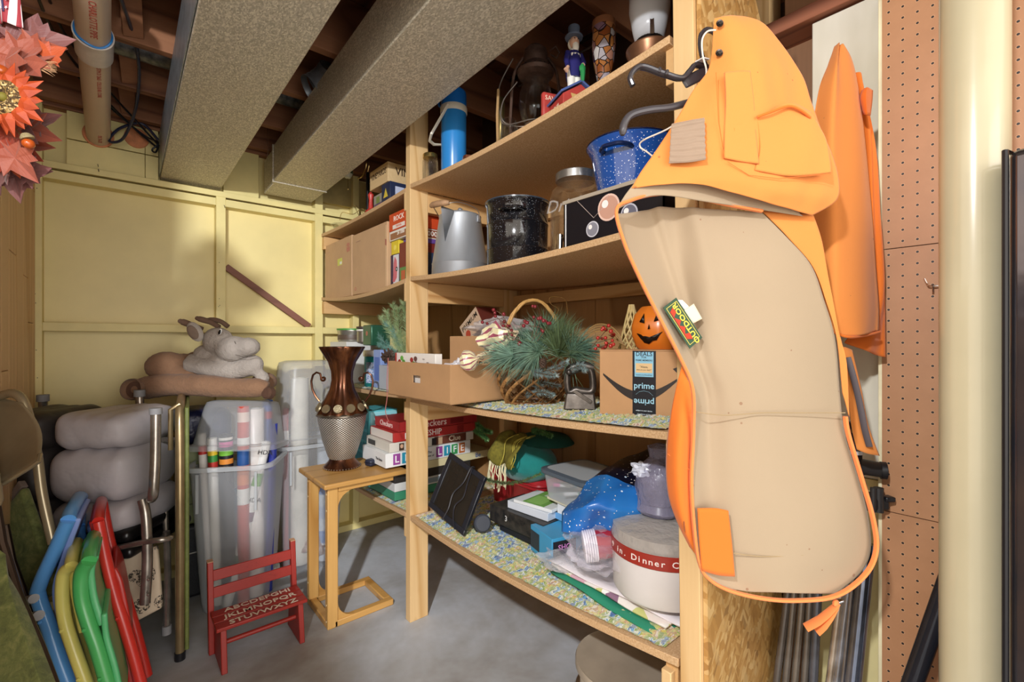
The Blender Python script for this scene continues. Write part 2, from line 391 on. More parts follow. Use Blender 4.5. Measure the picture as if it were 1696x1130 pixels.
D4 = thing('duct_elbow', 'round crimped galvanised elbow tucked between the two ducts', 'duct', P(515, 130, D=1.9))
ge = mat('elbow_metal', '8d9296', .35, .7, var=.25, scale=12)
for i in range(5):
    a = i*.3; b = a+.3
    f = lambda t: (.07*math.sin(t), -.07+.07*math.cos(t), .08*t/1.5-.05)
    MB().cyl(f(a), f(b), .062, .058, 20, False).build('gore', ge, D4)

for d_, k_ in ((D1, .012), (D2, .026)):
    for o in d_.children:
        for v_ in o.data.vertices: v_.co.x -= (2.9-(v_.co.y+d_.location.y))*k_
# steel column
CL = thing('steel_column', 'cream painted round steel support column in front of the pegboard', 'column', P(1613, 565, D=.79))
CL.location.z = 0
MB().cyl((0, 0, 0), (0, 0, 2.3), .0445, n=48, cap=False).build('tube', mat('cream_gloss_paint', 'bdb496', .22, var=.04, scale=4, coat=.3), CL)
MB().box((0, 0, .004), (.15, .15, .008)).build('base_plate', mat('plate', '5a5248', .6, .5), CL)
MB().box((0, 0, 2.20), (.2, .12, .01)).build('head_plate', mat('plate', '5a5248', .6, .5), CL)
# dark glossy cabinet on the far right
c0 = P(1664, 249, D=.70)
CB = thing('metal_cabinet', 'dark glossy metal cabinet with rounded edges right of the cream column', 'cabinet', (c0.x, c0.y, 0))
n = NT('dark_gloss_metal'); n.set(col=n.ramp(n.noise(n.mapping(), 6, 3), [(.3, '4a4e5c'), (.7, '6b6260')]), rough=.18, metal=.85); n.bump(n.noise(n.mapping((1, 1, 1)), 9, 3), .12, .02); DG = n.m
Mc = Matrix.Rotation(R_(-14), 4, 'Z')
MB().box((.155, -.15, c0.z/2), (.30, .30, c0.z), Mc).build('body', DG, CB, bevel=.012, seg=3)
MB().tube([Mc @ Vector(p) for p in ((.002, 0, 0), (.002, 0, c0.z), (.305, 0, c0.z))], .004, 8).build('edge_bead', mat('black_rubber', '15151a', .35), CB)
MB().tube([Mc @ Vector(p) for p in ((.0, -.30, 0), (.0, -.30, c0.z), (.305, -.30, c0.z))], .004, 8).build('edge_bead', mat('black_rubber'+'', '15151a', .35), CB)

# ================================================================= SHELVING
pine = wood('pine_2x4', 'e2c08c', 'c79c62', 2, .6, 8)
pinex = wood('pine_cleat', 'dcb47c', 'b3824a', 0, .6, 8)
piney = wood('pine_rail', 'dcb47c', 'b3824a', 1, .6, 8)
n = NT('particle_board'); v = n.mapping(); a = n.noise(v, 220, 3, .7); b = n.noise(v, 2.5, 4, .6)
c = n.ramp(a, [(.3, 'b08a60'), (.5, 'caa67a'), (.7, 'dcc09a')]); c = n.mix(n.math('MULTIPLY', b, .35), c, 'b58858'); n.set(col=c, rough=.62); n.bump(a, .1, .001); PB = n.m
SH = thing('storage_shelf', 'built-in pine and particle board shelving unit along the right side, two bays and four levels', 'shelving', (1.27, 1.8, 0))
XF, XB = .97, 1.585
def W(m, name, mt, **k): return m.build(name, mt, SH, world=True, **k)
m = MB(); y0a, y0b = .497, .523
m.add([(XF, .497, 0), (XF+.089, .497, 0), (XF+.089, .546, 0), (XF, .546, 0), (XF, .525, 2.3), (XF+.089, .525, 2.3), (XF+.089, .574, 2.3), (XF, .574, 2.3)],
      [(0,3,2,1), (4,5,6,7), (0,1,5,4), (1,2,6,5), (2,3,7,6), (3,0,4,7)]); W(m, 'post', pine, bevel=.002)
W(MB().span((XF, 1.814, 0), (XF+.089, 1.853, 2.3)), 'post', pine, bevel=.002)
W(MB().span((XB-.089, 1.814, 0), (XB, 1.853, 2.3)), 'post', pine, bevel=.002)
W(MB().span((XB-.089, .56, 0), (XB, .60, 2.3)), 'post', pine, bevel=.002)
ends = {'A': (1.900, 1.928, .026), 'B': (1.500, 1.506, .022), 'C': (.975, 1.012, .012), 'D': (.465, .500, .03)}
endl = {'A': (1.882, 1.893, .012), 'B': (1.490, 1.496, .030), 'C': (.975, .985, .01), 'D': (.455, .466, .012)}
def shelf_z(lv, y):
    if y <= 1.834: e = ends[lv]; t = (1.83-y)/1.28; return e[0]+(e[1]-e[0])*t - e[2]*4*t*(1-t)
    e = endl[lv]; t = (2.95-y)/1.1; return e[0]+(e[1]-e[0])*t - e[2]*4*t*(1-t)
for lv in 'ABCD':
    for ya, yb in ((.578 if lv in 'AB' else .556, 1.813), (1.854, 2.948)):
        m = MB(); N = 16
        def q(i, x, dz): y = ya+(yb-ya)*i/N; return (x, y, shelf_z(lv, y)+dz)
        vs = [q(i, x, dz) for i in range(N+1) for x, dz in ((XF, 0), (XB, 0), (XB, -.019), (XF, -.019))]
        fs = [tuple(reversed((4*i+k, 4*i+(k+1) % 4, 4*i+4+(k+1) % 4, 4*i+4+k))) for i in range(N) for k in range(4)]+[(0, 1, 2, 3), (4*N+3, 4*N+2, 4*N+1, 4*N)]
        W(m.add(vs, fs), 'shelf_board', PB, bevel=.0015)
    za, zb = shelf_z(lv, 1.81)-.019, shelf_z(lv, 2.9)-.022
    W(MB().span((XF+.09, 1.814, za-.089), (XB-.09, 1.852, za-.001)), 'cleat', pinex, bevel=.002)
    if lv != 'C': W(MB().span((XF+.003, 2.91, zb-.075), (XB, 2.948, zb)), 'cleat', pinex, bevel=.002)
    W(MB().span((XF+.001, 1.855, za-.085), (XF+.036, 1.872, za-.002)), 'block', pine, bevel=.002)
    zc = shelf_z(lv, .56)-.019
    W(MB().span((XF+.02, .548+.02, zc-.085), (XB-.09, .60, zc-.001)), 'cleat', pinex, bevel=.002)
    W(MB().span((XB-.03, .62, za-.08), (XB-.0, 1.81, za-.03)), 'back_rail', piney)
W(MB().span((XF+.001, .575, .34), (XF+.05, .60, .455)), 'block', pine, bevel=.002)
a, b = P(1010, 600, X=1.59), P(1100, 470, X=1.59)
W(MB().bar((1.585, 1.25, 1.0), (1.585, .80, 1.46), .03, .07, (1, 0, 0)), 'brace', piney)
# OSB end panel
n = NT('oriented_strand_board'); 
def rs(rot, sc):
    q = n.N.new('ShaderNodeMapping'); n.L.new(n.mapping((1, 1, 1), rot), q.inputs[0]); q.inputs['Scale'].default_value = sc; return q.outputs[0]
v1 = rs((0, .5, 0), (46, 30, 16)); v2 = rs((0, -.75, 0), (52, 30, 18)); 
ca = n.voro(v1, 1.6, 'F1', 'Color'); cb = n.voro(v2, 1.7, 'F1', 'Color'); s1 = n.N.new('ShaderNodeSeparateColor'); n.L.new(ca, s1.inputs[0]); s2 = n.N.new('ShaderNodeSeparateColor'); n.L.new(cb, s2.inputs[0])
f = n.mix(n.math('GREATER_THAN', s2.outputs[1], .5), s1.outputs[0], s2.outputs[0]); c = n.ramp(f, [(0, 'a37a44'), (.3, 'b88d50'), (.6, 'c49c60'), (.9, 'd8b67c'), (1, '8f6a3c')]); c = n.mix(n.math('MULTIPLY', n.noise(n.mapping((30, 30, 6)), 4, 3), .35), c, '9c6a2c')
n.set(col=c, rough=.45); n.bump(f, .3, .002); OSB = n.m
m = MB(); m.add([(XF+.012, .486, .0), (1.40, .486, .0), (1.40, .496, 0), (XF+.012, .496, 0), (XF+.012, .512, 2.3), (1.15, .512, 2.3), (1.15, .523, 2.3), (XF+.012, .523, 2.3), (1.40, .508, 1.92), (1.40, .518, 1.92)],
  [(0, 3, 2, 1), (0, 1, 8, 5, 4), (3, 7, 6, 9, 2), (1, 2, 9, 8), (8, 9, 6, 5), (4, 5, 6, 7), (0, 4, 7, 3)]); W(m, 'end_panel', OSB)
# ================================================================= LEFT SIDE, FLOOR
def I(u, v, D): return P(u, v, D=D)
honey = wood('honey_varnished_wood', 'cfa05c', 'a97838', 0, .35, 5, False); honeyz = wood('honey_varnished_upright', 'd6a863', 'b07f3e', 2, .35, 5, False)
# side table with a C-shaped stand
T = thing('side_table', 'narrow honey coloured wooden C-shaped side table under the tall metal vase', 'table', (.68, 1.99, 0))
MB().span((-.02, -.02, .598), (.36, .34, .62)).build('tabletop', honey, T, bevel=.006, seg=3)
for y in (0, .26): MB().span((.046, y, .575), (.30, y+.03, .5975)).build('apron', honey, T, bevel=.003)
for y in (0, .245): MB().span((0, y, 0), (.045, y+.032, .598)).build('leg', honeyz, T, bevel=.004)
MB().span((.03, .0, 0), (.30, .032, .028)).span((.03, .245, 0), (.30, .277, .028)).span((.265, .03, 0), (.30, .247, .028)).span((.0, .03, .0), (.035, .247, .028)).build('base_frame', honey, T, bevel=.004)
for y in (.006, .25):
    for z, s in ((.575, -1), (.028, 1)):
        arc = [(.045, 0), (.045+.075, 0)]+[(.045+.075-.075*math.sin(a)*1.0, (.075-.075*math.cos(a))) for a in [PI/2*i/6 for i in range(1, 7)]]
        MB().prism([(x, z+s*yy) for x, yy in arc], 0, .016, Matrix(((1,0,0,0), (0,0,1,y), (0,1,0,0), (0,0,0,1)))).build('corner_bracket', honey, T)
m = MB()
for y in (.016, .261):
    for z in (.03, .10, .50, .57): m.cyl((-.001, y, z), (.003, y, z), .004, n=10)
m.build('wood_plug', mat('light_plug', 'ecd7a8', .5), T, kind='stuff')

# tall vase
V = thing('metal_vase', 'tall two-handled metal vase with fluted copper brown neck and woven silver lower body', 'vase', (.825, 2.215, .62))
n = NT('copper_brown_metal'); f = n.noise(n.mapping((1, 1, .3)), 14, 4, .6); c = n.ramp(f, [(.3, '24140e'), (.5, '5c3622'), (.68, '8f5a36')]); n.set(col=c, rough=.28, metal=.75); COP = n.m
n = NT('woven_silver'); sp = n.N.new('ShaderNodeSeparateXYZ'); n.L.new(n.mapping(), sp.inputs[0]); ang = n.math('ARCTAN2', sp.outputs['Y'], sp.outputs['X'])
a = n.math('SINE', n.math('MULTIPLY', ang, 46)); b = n.math('SINE', n.math('MULTIPLY', sp.outputs['Z'], 620)); w_ = n.math('MULTIPLY_ADD', n.math('MULTIPLY', a, b), .5, .5)
c = n.ramp(w_, [(.25, '4a4038'), (.6, 'b9b0a4'), (1, 'f0ece4')]); n.set(col=c, rough=.32, metal=.6); n.bump(w_, .6, .003); WOV = n.m
fl = lambda a, z: .045*abs(math.cos(a*6))
MB().lathe([(.100, .573), (.101, .569), (.088, .545), (.062, .50), (.049, .455), (.047, .415), (.056, .37), (.078, .325), (.100, .285), (.112, .255)], n=144, flute=fl, cap=False).build('neck', COP, V, ang=50)
MB().lathe([(.0, .56), (.085, .558), (.098, .572)], n=36, cap=False).build('mouth', mat('dark_inside', '1a1210', .5), V)
MB().lathe([(.112, .262), (.118, .256), (.118, .250), (.112, .246)], n=48).build('band', mat('pewter_band', '8d8378', .3, .9), V)
MB().lathe([(.112, .25), (.108, .22), (.088, .13), (.066, .06), (.058, .045)], n=72).build('lower_body', WOV, V)
MB().lathe([(.0, 0), (.083, 0), (.086, .004), (.080, .012), (.062, .032), (.056, .045), (.0, .045)], n=48, cap=False).build('foot', COP, V)
m = MB()
for i in range(40):
    a = 2*PI*i/40; m.ball((.084*math.cos(a), .084*math.sin(a), .005), .0035, 6)
m.build('bead_edge', mat('silver_bead', 'c9c4bc', .3, .9), V)
md = mat('brass_relief', 'b9aa88', .35, .8, bump=.6, bscale=180)
for i in range(12):
    a = 2*PI*(i+.5)/12+.26; r = .112; c_ = Vector((r*math.cos(a), r*math.sin(a), .292)); d = Vector((math.cos(a), math.sin(a), .55)).normalized()
    MB().cyl(c_-d*.006, c_+d*.001, .021, .019, 20).build('medallion', md, V)
for s in (-1, 1):
    d = Vector((RGT.x, RGT.y, 0))*s
    pr = [(.064, .44), (.066, .475), (.082, .49), (.088, .475), (.080, .462), (.074, .472)]
    pr = [(.070, .455), (.080, .450), (.086, .462), (.079, .474), (.066, .470), (.062, .452), (.075, .428), (.062, .452)]
    q = [(.072, .447), (.077, .440), (.085, .445), (.084, .457), (.073, .462), (.063, .452), (.066, .430), (.082, .470)]
    sc = [(.103+.010*math.cos(t)*(1-t/9), .425+.010*math.sin(t)*(1-t/9)) for t in [x*.5 for x in range(0, 9)]][::-1]
    arc = [(.098, .446), (.118, .452), (.139, .438), (.146, .405), (.141, .368), (.125, .335), (.106, .315)]
    arc = [(.083, .428), (.088, .442)] + arc
    sp_ = [(.090+.012*math.cos(t)*(.35+.65*t/7), .420+.012*math.sin(t)*(.35+.65*t/7)) for t in [x*.45 for x in range(16)]]
    MB().tube([d*x+Vector((0, 0, z)) for x, z in sp_+[(.105, .444), (.122, .450), (.139, .438), (.147, .408), (.143, .372), (.128, .338), (.108, .312)]], .0052, 8).build('handle', COP, V)
CS = thing('glasses_case', 'small dark navy case lying on the table beside the vase', 'case', (.955, 2.145, .621), rz=R_(18))
nav = mat('dark_navy_vinyl', '262c40', .4)
MB().box((0, 0, .016), (.085, .045, .032)).build('shell', nav, CS, bevel=.010, seg=4)
MB().box((0, 0, .018), (.0865, .0465, .002)).build('seam', mat('black_plastic', '16161a', .4), CS)

# red alphabet bench
B = thing('child_bench', 'small worn red wooden child bench with the alphabet painted on its seat slats', 'bench', (.295, 1.985, 0))
n = NT('worn_red_paint'); e = n.noise(n.mapping(), 55, 5, .7); c = n.ramp(e, [(.0, 'a02c22'), (.6, '97281e'), (.70, '7c2018'), (.74, 'd8a27c'), (1, 'c89070')]); n.set(col=c, rough=.45); n.bump(e, .1, .001); RED = n.m
worn = mat('bare_wood_edge', 'c99a74', .6)
for x in (0, .27):
    MB().add([(x, -.012, 0), (x+.02, -.012, 0), (x+.02, .165, 0), (x, .165, 0), (x, .012, .150), (x+.02, .012, .150), (x+.02, .135, .150), (x, .135, .150)], [(0,3,2,1), (4,5,6,7), (0,1,5,4), (1,2,6,5), (2,3,7,6), (3,0,4,7)]).build('side_panel', RED, B, bevel=.003)
for x in (-.018, .288):
    MB().bar((x+.009, .155, 0), (x+.009, .195, .345), .020, .030, (0, 1, 0)).build('back_post', RED, B, bevel=.003)
ivory = mat('ivory_paint', 'efe6cf', .5)
for k, (s, y) in enumerate((('ABCDEFGHI', .135), ('JKLMNOPQR', .085), ('STUVWXYZ', .033))):
    sl = MB().box((.145, y-.008, .159), (.318, .046, .014)).build('seat_slat', RED, B, bevel=.003)
    text(' '.join(s) if 0 else s, .040, fr((.150, y-.008, .1664), (1, 0, 0), (0, 1, 0)), ivory, sl, 'painted_letters', sx=1.12, bold=.012)
for z0 in (.225, .29):
    MB().bar((-.008, .170+(z0-.15)*.10, z0), (.298, .170+(z0-.15)*.10, z0), .010, .042, (0, .1, 1)).build('back_slat', RED, B, bevel=.003)
MB().cyl((.01, .05, .085), (.28, .05, .085), .009, n=14).build('stretcher', RED, B)
for x in (-.009, .297): MB().box((x, .155+.04, .347), (.02, .03, .003)).build('worn_post_top', worn, B)

# tall translucent wrapping paper bins
TUB = film('milky_plastic', 'c4c6ca', .33, .30); TUB2 = film('milky_plastic_rim', 'c4c8cc', .62, .35)
def rrect(w, d, r, n=5, z=0):
    out = []
    for cx, cy, a0 in ((w/2-r, d/2-r, 0), (-w/2+r, d/2-r, PI/2), (-w/2+r, -d/2+r, PI), (w/2-r, -d/2+r, 1.5*PI)):
        for i in range(n+1): a = a0+PI/2*i/n; out.append((cx+r*math.cos(a), cy+r*math.sin(a), z))
    return out
def loft(rings, cap0=True, cap1=False):
    m = MB(); n = len(rings[0]); vs = [p for r in rings for p in r]; fs = []
    for j in range(len(rings)-1): fs += [(j*n+i, j*n+(i+1) % n, (j+1)*n+(i+1) % n, (j+1)*n+i) for i in range(n)]
    if cap0: fs.append(tuple(range(n))[::-1])
    if cap1: fs.append(tuple(range((len(rings)-1)*n, len(rings)*n)))
    return m.add(vs, fs)
def bin_(name, label, loc, rz, w, hb, hl, tilt, off):
    o = thing(name, label, 'storage bin', loc, rz, 'tall clear plastic bins of wrapping paper')
    loft([rrect(w*.72, w*.72, .06, z=.0), rrect(w*.76, w*.76, .065, z=.03), rrect(w*.95, w*.95, .07, z=hb-.02)]).build('bin_body', TUB, o, ang=60)
    loft([rrect(w*.95, w*.95, .07, z=hb-.02), rrect(w*1.02, w*1.02, .07, z=hb-.02), rrect(w*1.03, w*1.03, .07, z=hb), rrect(w*.96, w*.96, .07, z=hb)], False).build('bin_rim', TUB2, o, ang=60)
    for x in (-.33, .33): MB().span((x*w-.005, -w*.485, hb-.20), (x*w+.005, -w*.47, hb-.03)).build('rib', TUB2, o)
    L = loft([rrect(w*1.03, w*1.03, .07, z=-.01), rrect(w*1.04, w*1.04, .07, z=.012), rrect(w*.93, w*.93, .07, z=.018), rrect(w*.80, w*.80, .07, z=hl-.035), rrect(w*.76, w*.76, .07, z=hl-.01), rrect(w*.60, w*.60, .06, z=hl)], False, True).build('tall_lid', TUB, o, ang=60)
    L.location = (off[0], off[1], hb+off[2]); L.rotation_euler = tilt
    return o
B1 = bin_('wrapping_paper_bin', 'clear bin of colourful gift wrap rolls behind the red bench, lid tilted open', (.455, 2.53, 0), -R_(28), .355, .665, .215, (R_(-7), R_(2), 0), (0, .01, .055))
B2 = bin_('wrapping_paper_bin', 'taller clear plastic bin against the yellow wall behind the metal vase', (.815, 2.70, 0), R_(-5), .355, .68, .42, (R_(-1), 0, 0), (0, 0, .012))
def roll(lab, col, loc, h, r, lean, stripes=()):
    o = thing('wrapping_paper_roll', lab, 'gift wrap', loc, 0, 'rolls of gift wrap in the bins'); o.rotation_euler = (lean[0], lean[1], 0)
    MB().lathe([(r*.55, 0), (r, 0), (r, h), (r*.55, h), (r*.55, h-.02)], n=18, cap=False).build('paper_roll', mat('wrap_'+col, col, .45), o)
    for i, (c_, z0, z1) in enumerate(stripes): MB().lathe([(r+.0006, z0*h), (r+.0006, z1*h)], n=18, cap=False).build('printed_band', mat('wrap_'+c_, c_, .45), o)
    return o
def rp(b, x, y, z=.02): 
    a = b.rotation_euler.z; return (b.location.x+x*math.cos(a)-y*math.sin(a), b.location.y+x*math.sin(a)+y*math.cos(a), z)
roll('white and red roll of gift wrap at the left of the nearer bin', 'e8e2dc', rp(B1, -.10, -.06), .78, .017, (0, -.05), (('c8302a', .88, .93),))
roll('white roll capped with green and yellow bands in the nearer bin', 'f2efe6', rp(B1, -.065, -.085), .76, .020, (0, -.03), (('3a8a3c', .86, .90), ('e6c22e', .90, .93), ('b9342c', .82, .86)))
roll('black roll with pink, green and orange label bands in the nearer bin', '1d1c22', rp(B1, -.015, -.09), .775, .028, (0, -.02), (('e05aa0', .93, .96), ('7cc242', .88, .91), ('e8923a', .83, .86), ('f4f0e6', .97, .985)))
roll('red and blue sports patterned roll standing tallest beside the black one', 'c8442c', rp(B1, .04, -.085), .90, .025, (0, 0), (('f2f0ea', .80, .84), ('2c5a9c', .70, .78), ('f2d8c8', .92, .97), ('e07a3a', .60, .68), ('f2f0ea', .50, .58)))
roll('thick plain white cardboard tube with thin brown rings in the nearer bin', 'ece6e0', rp(B1, .078, -.03), .88, .034, (0, 0), (('8a5a4a', .80, .803), ('8a5a4a', .812, .815)))
roll('blue cartoon balloon patterned roll at the back of the nearer bin', '3a5ca8', rp(B1, .09, .04), .91, .024, (0, .02), (('c03c4c', .90, .94),))
roll('deep blue roll near the right corner of the nearer bin', '3440a0', rp(B1, .125, -.01), .80, .018, (0, .03))
r_ = roll('leaning white roll printed with green parcels and birthday letters', 'f2f2ee', rp(B1, -.02, -.105), .74, .022, (0, .22), (('86b84a', .08, .14), ('3f6a4a', .22, .30), ('86b84a', .36, .42), ('7c4a66', .50, .56), ('6cae3a', .72, .80)))
text('HDA', .03, fr((0, -.023, .69), (1, 0, 0), (0, 0, 1)), mat('ink_dark', '2a2a30'), r_, sx=1); text('HDA', .03, fr((0, -.023, .47), (1, 0, 0), (0, 0, 1)), mat('ink_dark', '2a2a30'), r_, sx=1)
roll('snowy white and blue roll at the bottom left of the nearer bin', 'c8d2e0', rp(B1, -.05, .02), .62, .03, (0, 0), (('5a7cc0', .3, .5), ('4a9ac8', .6, .8)))
roll('plain cream roll inside the taller bin by the wall', 'f4efe0', rp(B2, -.05, -.04), 1.0, .045, (0, 0))
roll('red roll leaning in the left corner of the taller bin', 'a83a34', rp(B2, -.12, -.04), .84, .016, (0, 0), (('f0e8e0', .80, .86),))
roll('blue and white cloud patterned roll in the taller bin', 'dfe8f2', rp(B2, .07, -.07), .66, .036, (0, 0), (('8aa8dc', .15, .25), ('c8d6f0', .35, .45), ('7a9ad8', .55, .64), ('5a7ac0', .70, .73)))
roll('short white roll printed in black in the taller bin', 'e6e6e6', rp(B2, .12, .03), .73, .02, (0, .03), (('2a2a2e', .92, .97),))
def crumple(name, lab, cat, c_, r, col, m, sc=(1,1,1), lump=.5, seed=0, group=None):
    o = MB().ball((0, 0, 0), r, 26, sc, lump=lump, seed=seed).build(name, m, None, ang=25); o.location = c_; tag(o, lab, cat, group); return o
crumple('gift_bag_bundle', 'crumpled red and green tissue bundle at the foot of the taller bin', 'wrapping', rp(B2, .03, -.03, .10), .085, None, mat('tissue_mix', 'c8b8a8', .5, var=.3, scale=30, col2='8a4a40'), (1.2, 1, .9), .6, 3)
crumple('gift_bag_bundle', 'crumpled pale plastic and bows at the foot of the nearer bin', 'wrapping', rp(B1, .03, .03, .10), .09, None, mat('tissue_pale', 'd0ccc4', .4, var=.25, scale=30, col2='7c8a78'), (1.2, 1, .9), .6, 5)

# folded card table, seen on its edge
brass = mat('bronze_lacquered_tube', 'a08c66', .28, .6, var=.15, scale=10)
ct = Vector((.188, 2.165, 0)); dd = Vector((.085, .84, 0)).normalized()
CT = thing('card_table', 'folded card table standing on its edge, bronze tube legs and green top edge', 'folding table', ct)
nn_ = Vector((dd.y, -dd.x, 0))
MB().bar(nn_*.022+Vector((0, 0, .50))+dd*.0, nn_*.022+dd*.80+Vector((0, 0, .50)), .014, .93, (0, 0, 1)).build('table_panel', mat('olive_green_vinyl', '6f7a3c', .5, var=.15, scale=40, bump=.1), CT, bevel=.004)
MB().tube([dd*.015+Vector((0, 0, .02)), dd*.0+Vector((0, 0, .50)), dd*.0+Vector((0, 0, .90)), dd*.03+Vector((0, 0, .955)), dd*.10+Vector((0, 0, .97)), dd*.75+Vector((0, 0, .97)), dd*.79+Vector((0, 0, .90)), dd*.79+Vector((0, 0, .02))], .0155, 14).build('leg_frame', brass, CT)
MB().tube([-nn_*.03+dd*.05+Vector((0, 0, .80)), -nn_*.03+dd*.05+Vector((0, 0, .955)), nn_*.0+dd*.05+Vector((0, 0, .975))], .009, 10).build('fold_strut', brass, CT)
MB().cyl(dd*.015+Vector((0, 0, 0)), dd*.015+Vector((0, 0, .03)), .018, n=14).build('foot_cap', mat('black_rubber', '15151a', .35), CT)

# luggage stacked against the yellow wall
def case(name, lab, lo, hi, m, trim, latch=True):
    o = thing(name, lab, 'suitcase', ((lo[0]+hi[0])/2, (lo[1]+hi[1])/2, lo[2]), 0, 'old luggage stacked between the card table and the clear bin')
    w_, d_, h_ = hi[0]-lo[0], hi[1]-lo[1], hi[2]-lo[2]
    MB().box((0, 0, h_/2), (w_, d_, h_-.001)).build('shell', m, o, bevel=.018, seg=4)
    MB().box((0, 0, h_*.62), (w_+.003, d_+.003, .006)).build('trim_band', trim, o, bevel=.001)
    if latch: MB().lathe([(0, 0), (.011, 0), (.009, .004), (0, .004)], M=fr((-.055+w_*.12, -d_/2-.0015, h_*.62), (1, 0, 0), (0, 0, 1)) @ Matrix.Diagonal((.6, 1.5, 1, 1)), n=16).build('latch', mat('brass_latch', 'cdb06a', .25, .9), o)
    return o
olive = mat('olive_luggage_vinyl', '7f8758', .5, var=.08, bump=.3, bscale=200); black_tex = mat('black_pebbled_vinyl', '1b1d22', .5, var=.3, scale=150, bump=.6, bscale=220); alu = mat('aluminium_trim', 'b4b2aa', .3, .9)
case('suitcase', 'black pebbled vinyl case standing on the floor at the foot of the luggage pile', (.235, 2.66, 0), (.345, 2.92, .345), black_tex, alu, False)
case('suitcase', 'smaller olive green case in the middle of the luggage pile', (.240, 2.67, .346), (.365, 2.92, .505), olive, mat('olive_trim', '565c3a', .5), False)
case('suitcase', 'larger olive green case with a brass latch, upper one of the luggage pile', (.225, 2.60, .506), (.40, 2.92, .728), olive, mat('olive_trim', '565c3a', .5))
o = MB().box((0, 0, 0), (.22, .26, .165)).build('travel_bag', mat('navy_nylon', '20264a', .38, var=.3, scale=12, bump=.8, bscale=16, bdist=.01), None, bevel=.05, seg=5); o.location = (.33, 2.74, .813)
tag(o, 'soft navy blue travel bag lying on the green suitcase under the plush animal', 'bag')

# plush animal
PLc = Vector((.335, 2.56, .95)); rzp = -R_(40.5)
PL = thing('plush_animal', 'large stuffed plush moose with grey head and brown limbs lying over the luggage and bin', 'plush toy', PLc, rzp)
n = NT('brown_plush'); f = n.noise(n.mapping(), 60, 4, .7); g = n.noise(n.mapping(), 6, 3, .6); c = n.ramp(g, [(.3, '7c5c44'), (.7, '9a765a')]); c = n.mix(n.math('MULTIPLY', f, .35), c, '70503a'); n.set(col=c, rough=.95, sheen=.1); n.bump(f, .9, .008); BR = n.m
n = NT('grey_plush'); f = n.noise(n.mapping(), 60, 4, .7); g = n.noise(n.mapping(), 6, 3, .6); c = n.ramp(g, [(.3, 'a39a91'), (.7, 'bcb3aa')]); c = n.mix(n.math('MULTIPLY', f, .3), c, '8a8078'); n.set(col=c, rough=.95, sheen=.1); n.bump(f, .9, .008); GR = n.m
# local x = along the picture, y = away, z up ; 1 px = .00286 m at this distance
def pp(u, v, y=0): return Vector(((u-350)*.00286, y, (665-v)*.00286))
def remesh(m, name, mt, vox=.009, sm=8):
    o = m.build(name, mt, PL); r = o.modifiers.new('r', 'REMESH'); r.mode = 'VOXEL'; r.voxel_size = vox; r.use_smooth_shade = True
    s_ = o.modifiers.new('s', 'SMOOTH'); s_.factor = .6; s_.iterations = sm
    tx = bpy.data.textures.new('fur', 'CLOUDS'); tx.noise_scale = .012; dm = o.modifiers.new('d', 'DISPLACE'); dm.texture = tx; dm.strength = .006; dm.mid_level = .5; return o
m = MB(); m.ball(pp(340, 606, .05), .085, 18, (1.6, .9, .75)); m.ball(pp(290, 615, .07), .075, 18, (1.1, 1, .9)); m.ball(pp(278, 612, .01), .082, 18, (1.15, .9, .85)); m.ball(pp(300, 628, .0), .07, 16, (1.6, .9, .8)); m.ball(pp(360, 632, .0), .05, 16, (1.8, .9, .8))
m.ball(pp(252, 645, .02), .045, 14); m.ball(pp(330, 648, .06), .055, 16, (2.2, 1.3, .55)); m.ball(pp(420, 640, .10), .06, 16, (1, 1, .8))
remesh(m, 'body', BR)
m = MB(); pts = [pp(262, 645, -.05), pp(300, 640, -.055), pp(350, 641, -.055), pp(400, 645, -.05), pp(440, 645, -.045), pp(452, 648, -.04)]
m.tube(smooth_line(pts, 4), [.052]*5+[.050]*6+[.045]*6+[.036]*4, 16); m.ball(pp(262, 645, -.05), .054, 14); remesh(m, 'front_leg', BR)
o = MB().lathe([(.0, .012), (.025, .006), (.036, .0), (.044, .004), (.048, .014), (.046, .03)], n=24, M=fr(pp(258, 646, -.10), (1, 0, 0), (0, .15, 1)), cap=False).build('hoof_cuff', BR, PL)
MB().lathe([(0, 0), (.036, .001)], n=24, M=fr(pp(258, 646, -.108), (1, 0, 0), (0, .15, 1)), cap=False).build('hoof_pad', mat('dark_brown_plush', '5f4232', .95, bump=.6), PL)
MB().lathe([(0, .004), (.020, .003), (.027, -.006), (.028, -.03)], n=24, M=fr(pp(455, 652, -.075), (1, -.3, 0), (.3, .1, 1)), cap=False).build('hoof_pad', mat('dark_brown_plush', '5f4232', .95, bump=.6), PL)
m = MB(); m.tube(smooth_line([pp(318, 605, -.01), pp(350, 612, -.015), pp(390, 618, -.02), pp(425, 610, -.03)], 4), [.045]*13, 14); m.ball(pp(428, 608, -.03), .045, 14, (1, .8, 1)); m.ball(pp(440, 630, -.02), .032, 12); remesh(m, 'front_leg', GR)
m = MB(); m.ball(pp(368, 570, -.02), .062, 18, (1.1, .8, 1.0)); m.ball(pp(396, 583, -.035), .070, 18, (1.15, .8, .85)); m.ball(pp(420, 580, -.04), .055, 16, (1.0, .85, .8)); m.ball(pp(345, 592, .0), .05, 16, (1.2, .8, .9)); m.ball(pp(370, 603, -.01), .05, 16, (1.3, .8, .7)); remesh(m, 'head', GR, .007)
MB().tube(smooth_line([pp(412, 592, -.096), pp(428, 596, -.096), pp(441, 593, -.082)], 4), .0012, 6).build('mouth_seam', mat('dark_thread', '4a3c34'), PL)
MB().tube([pp(408, 571, -.083), pp(410, 575, -.084)], .0014, 6).build('nostril', mat('dark_thread', '4a3c34'), PL)
e0 = pp(384, 556, -.078)
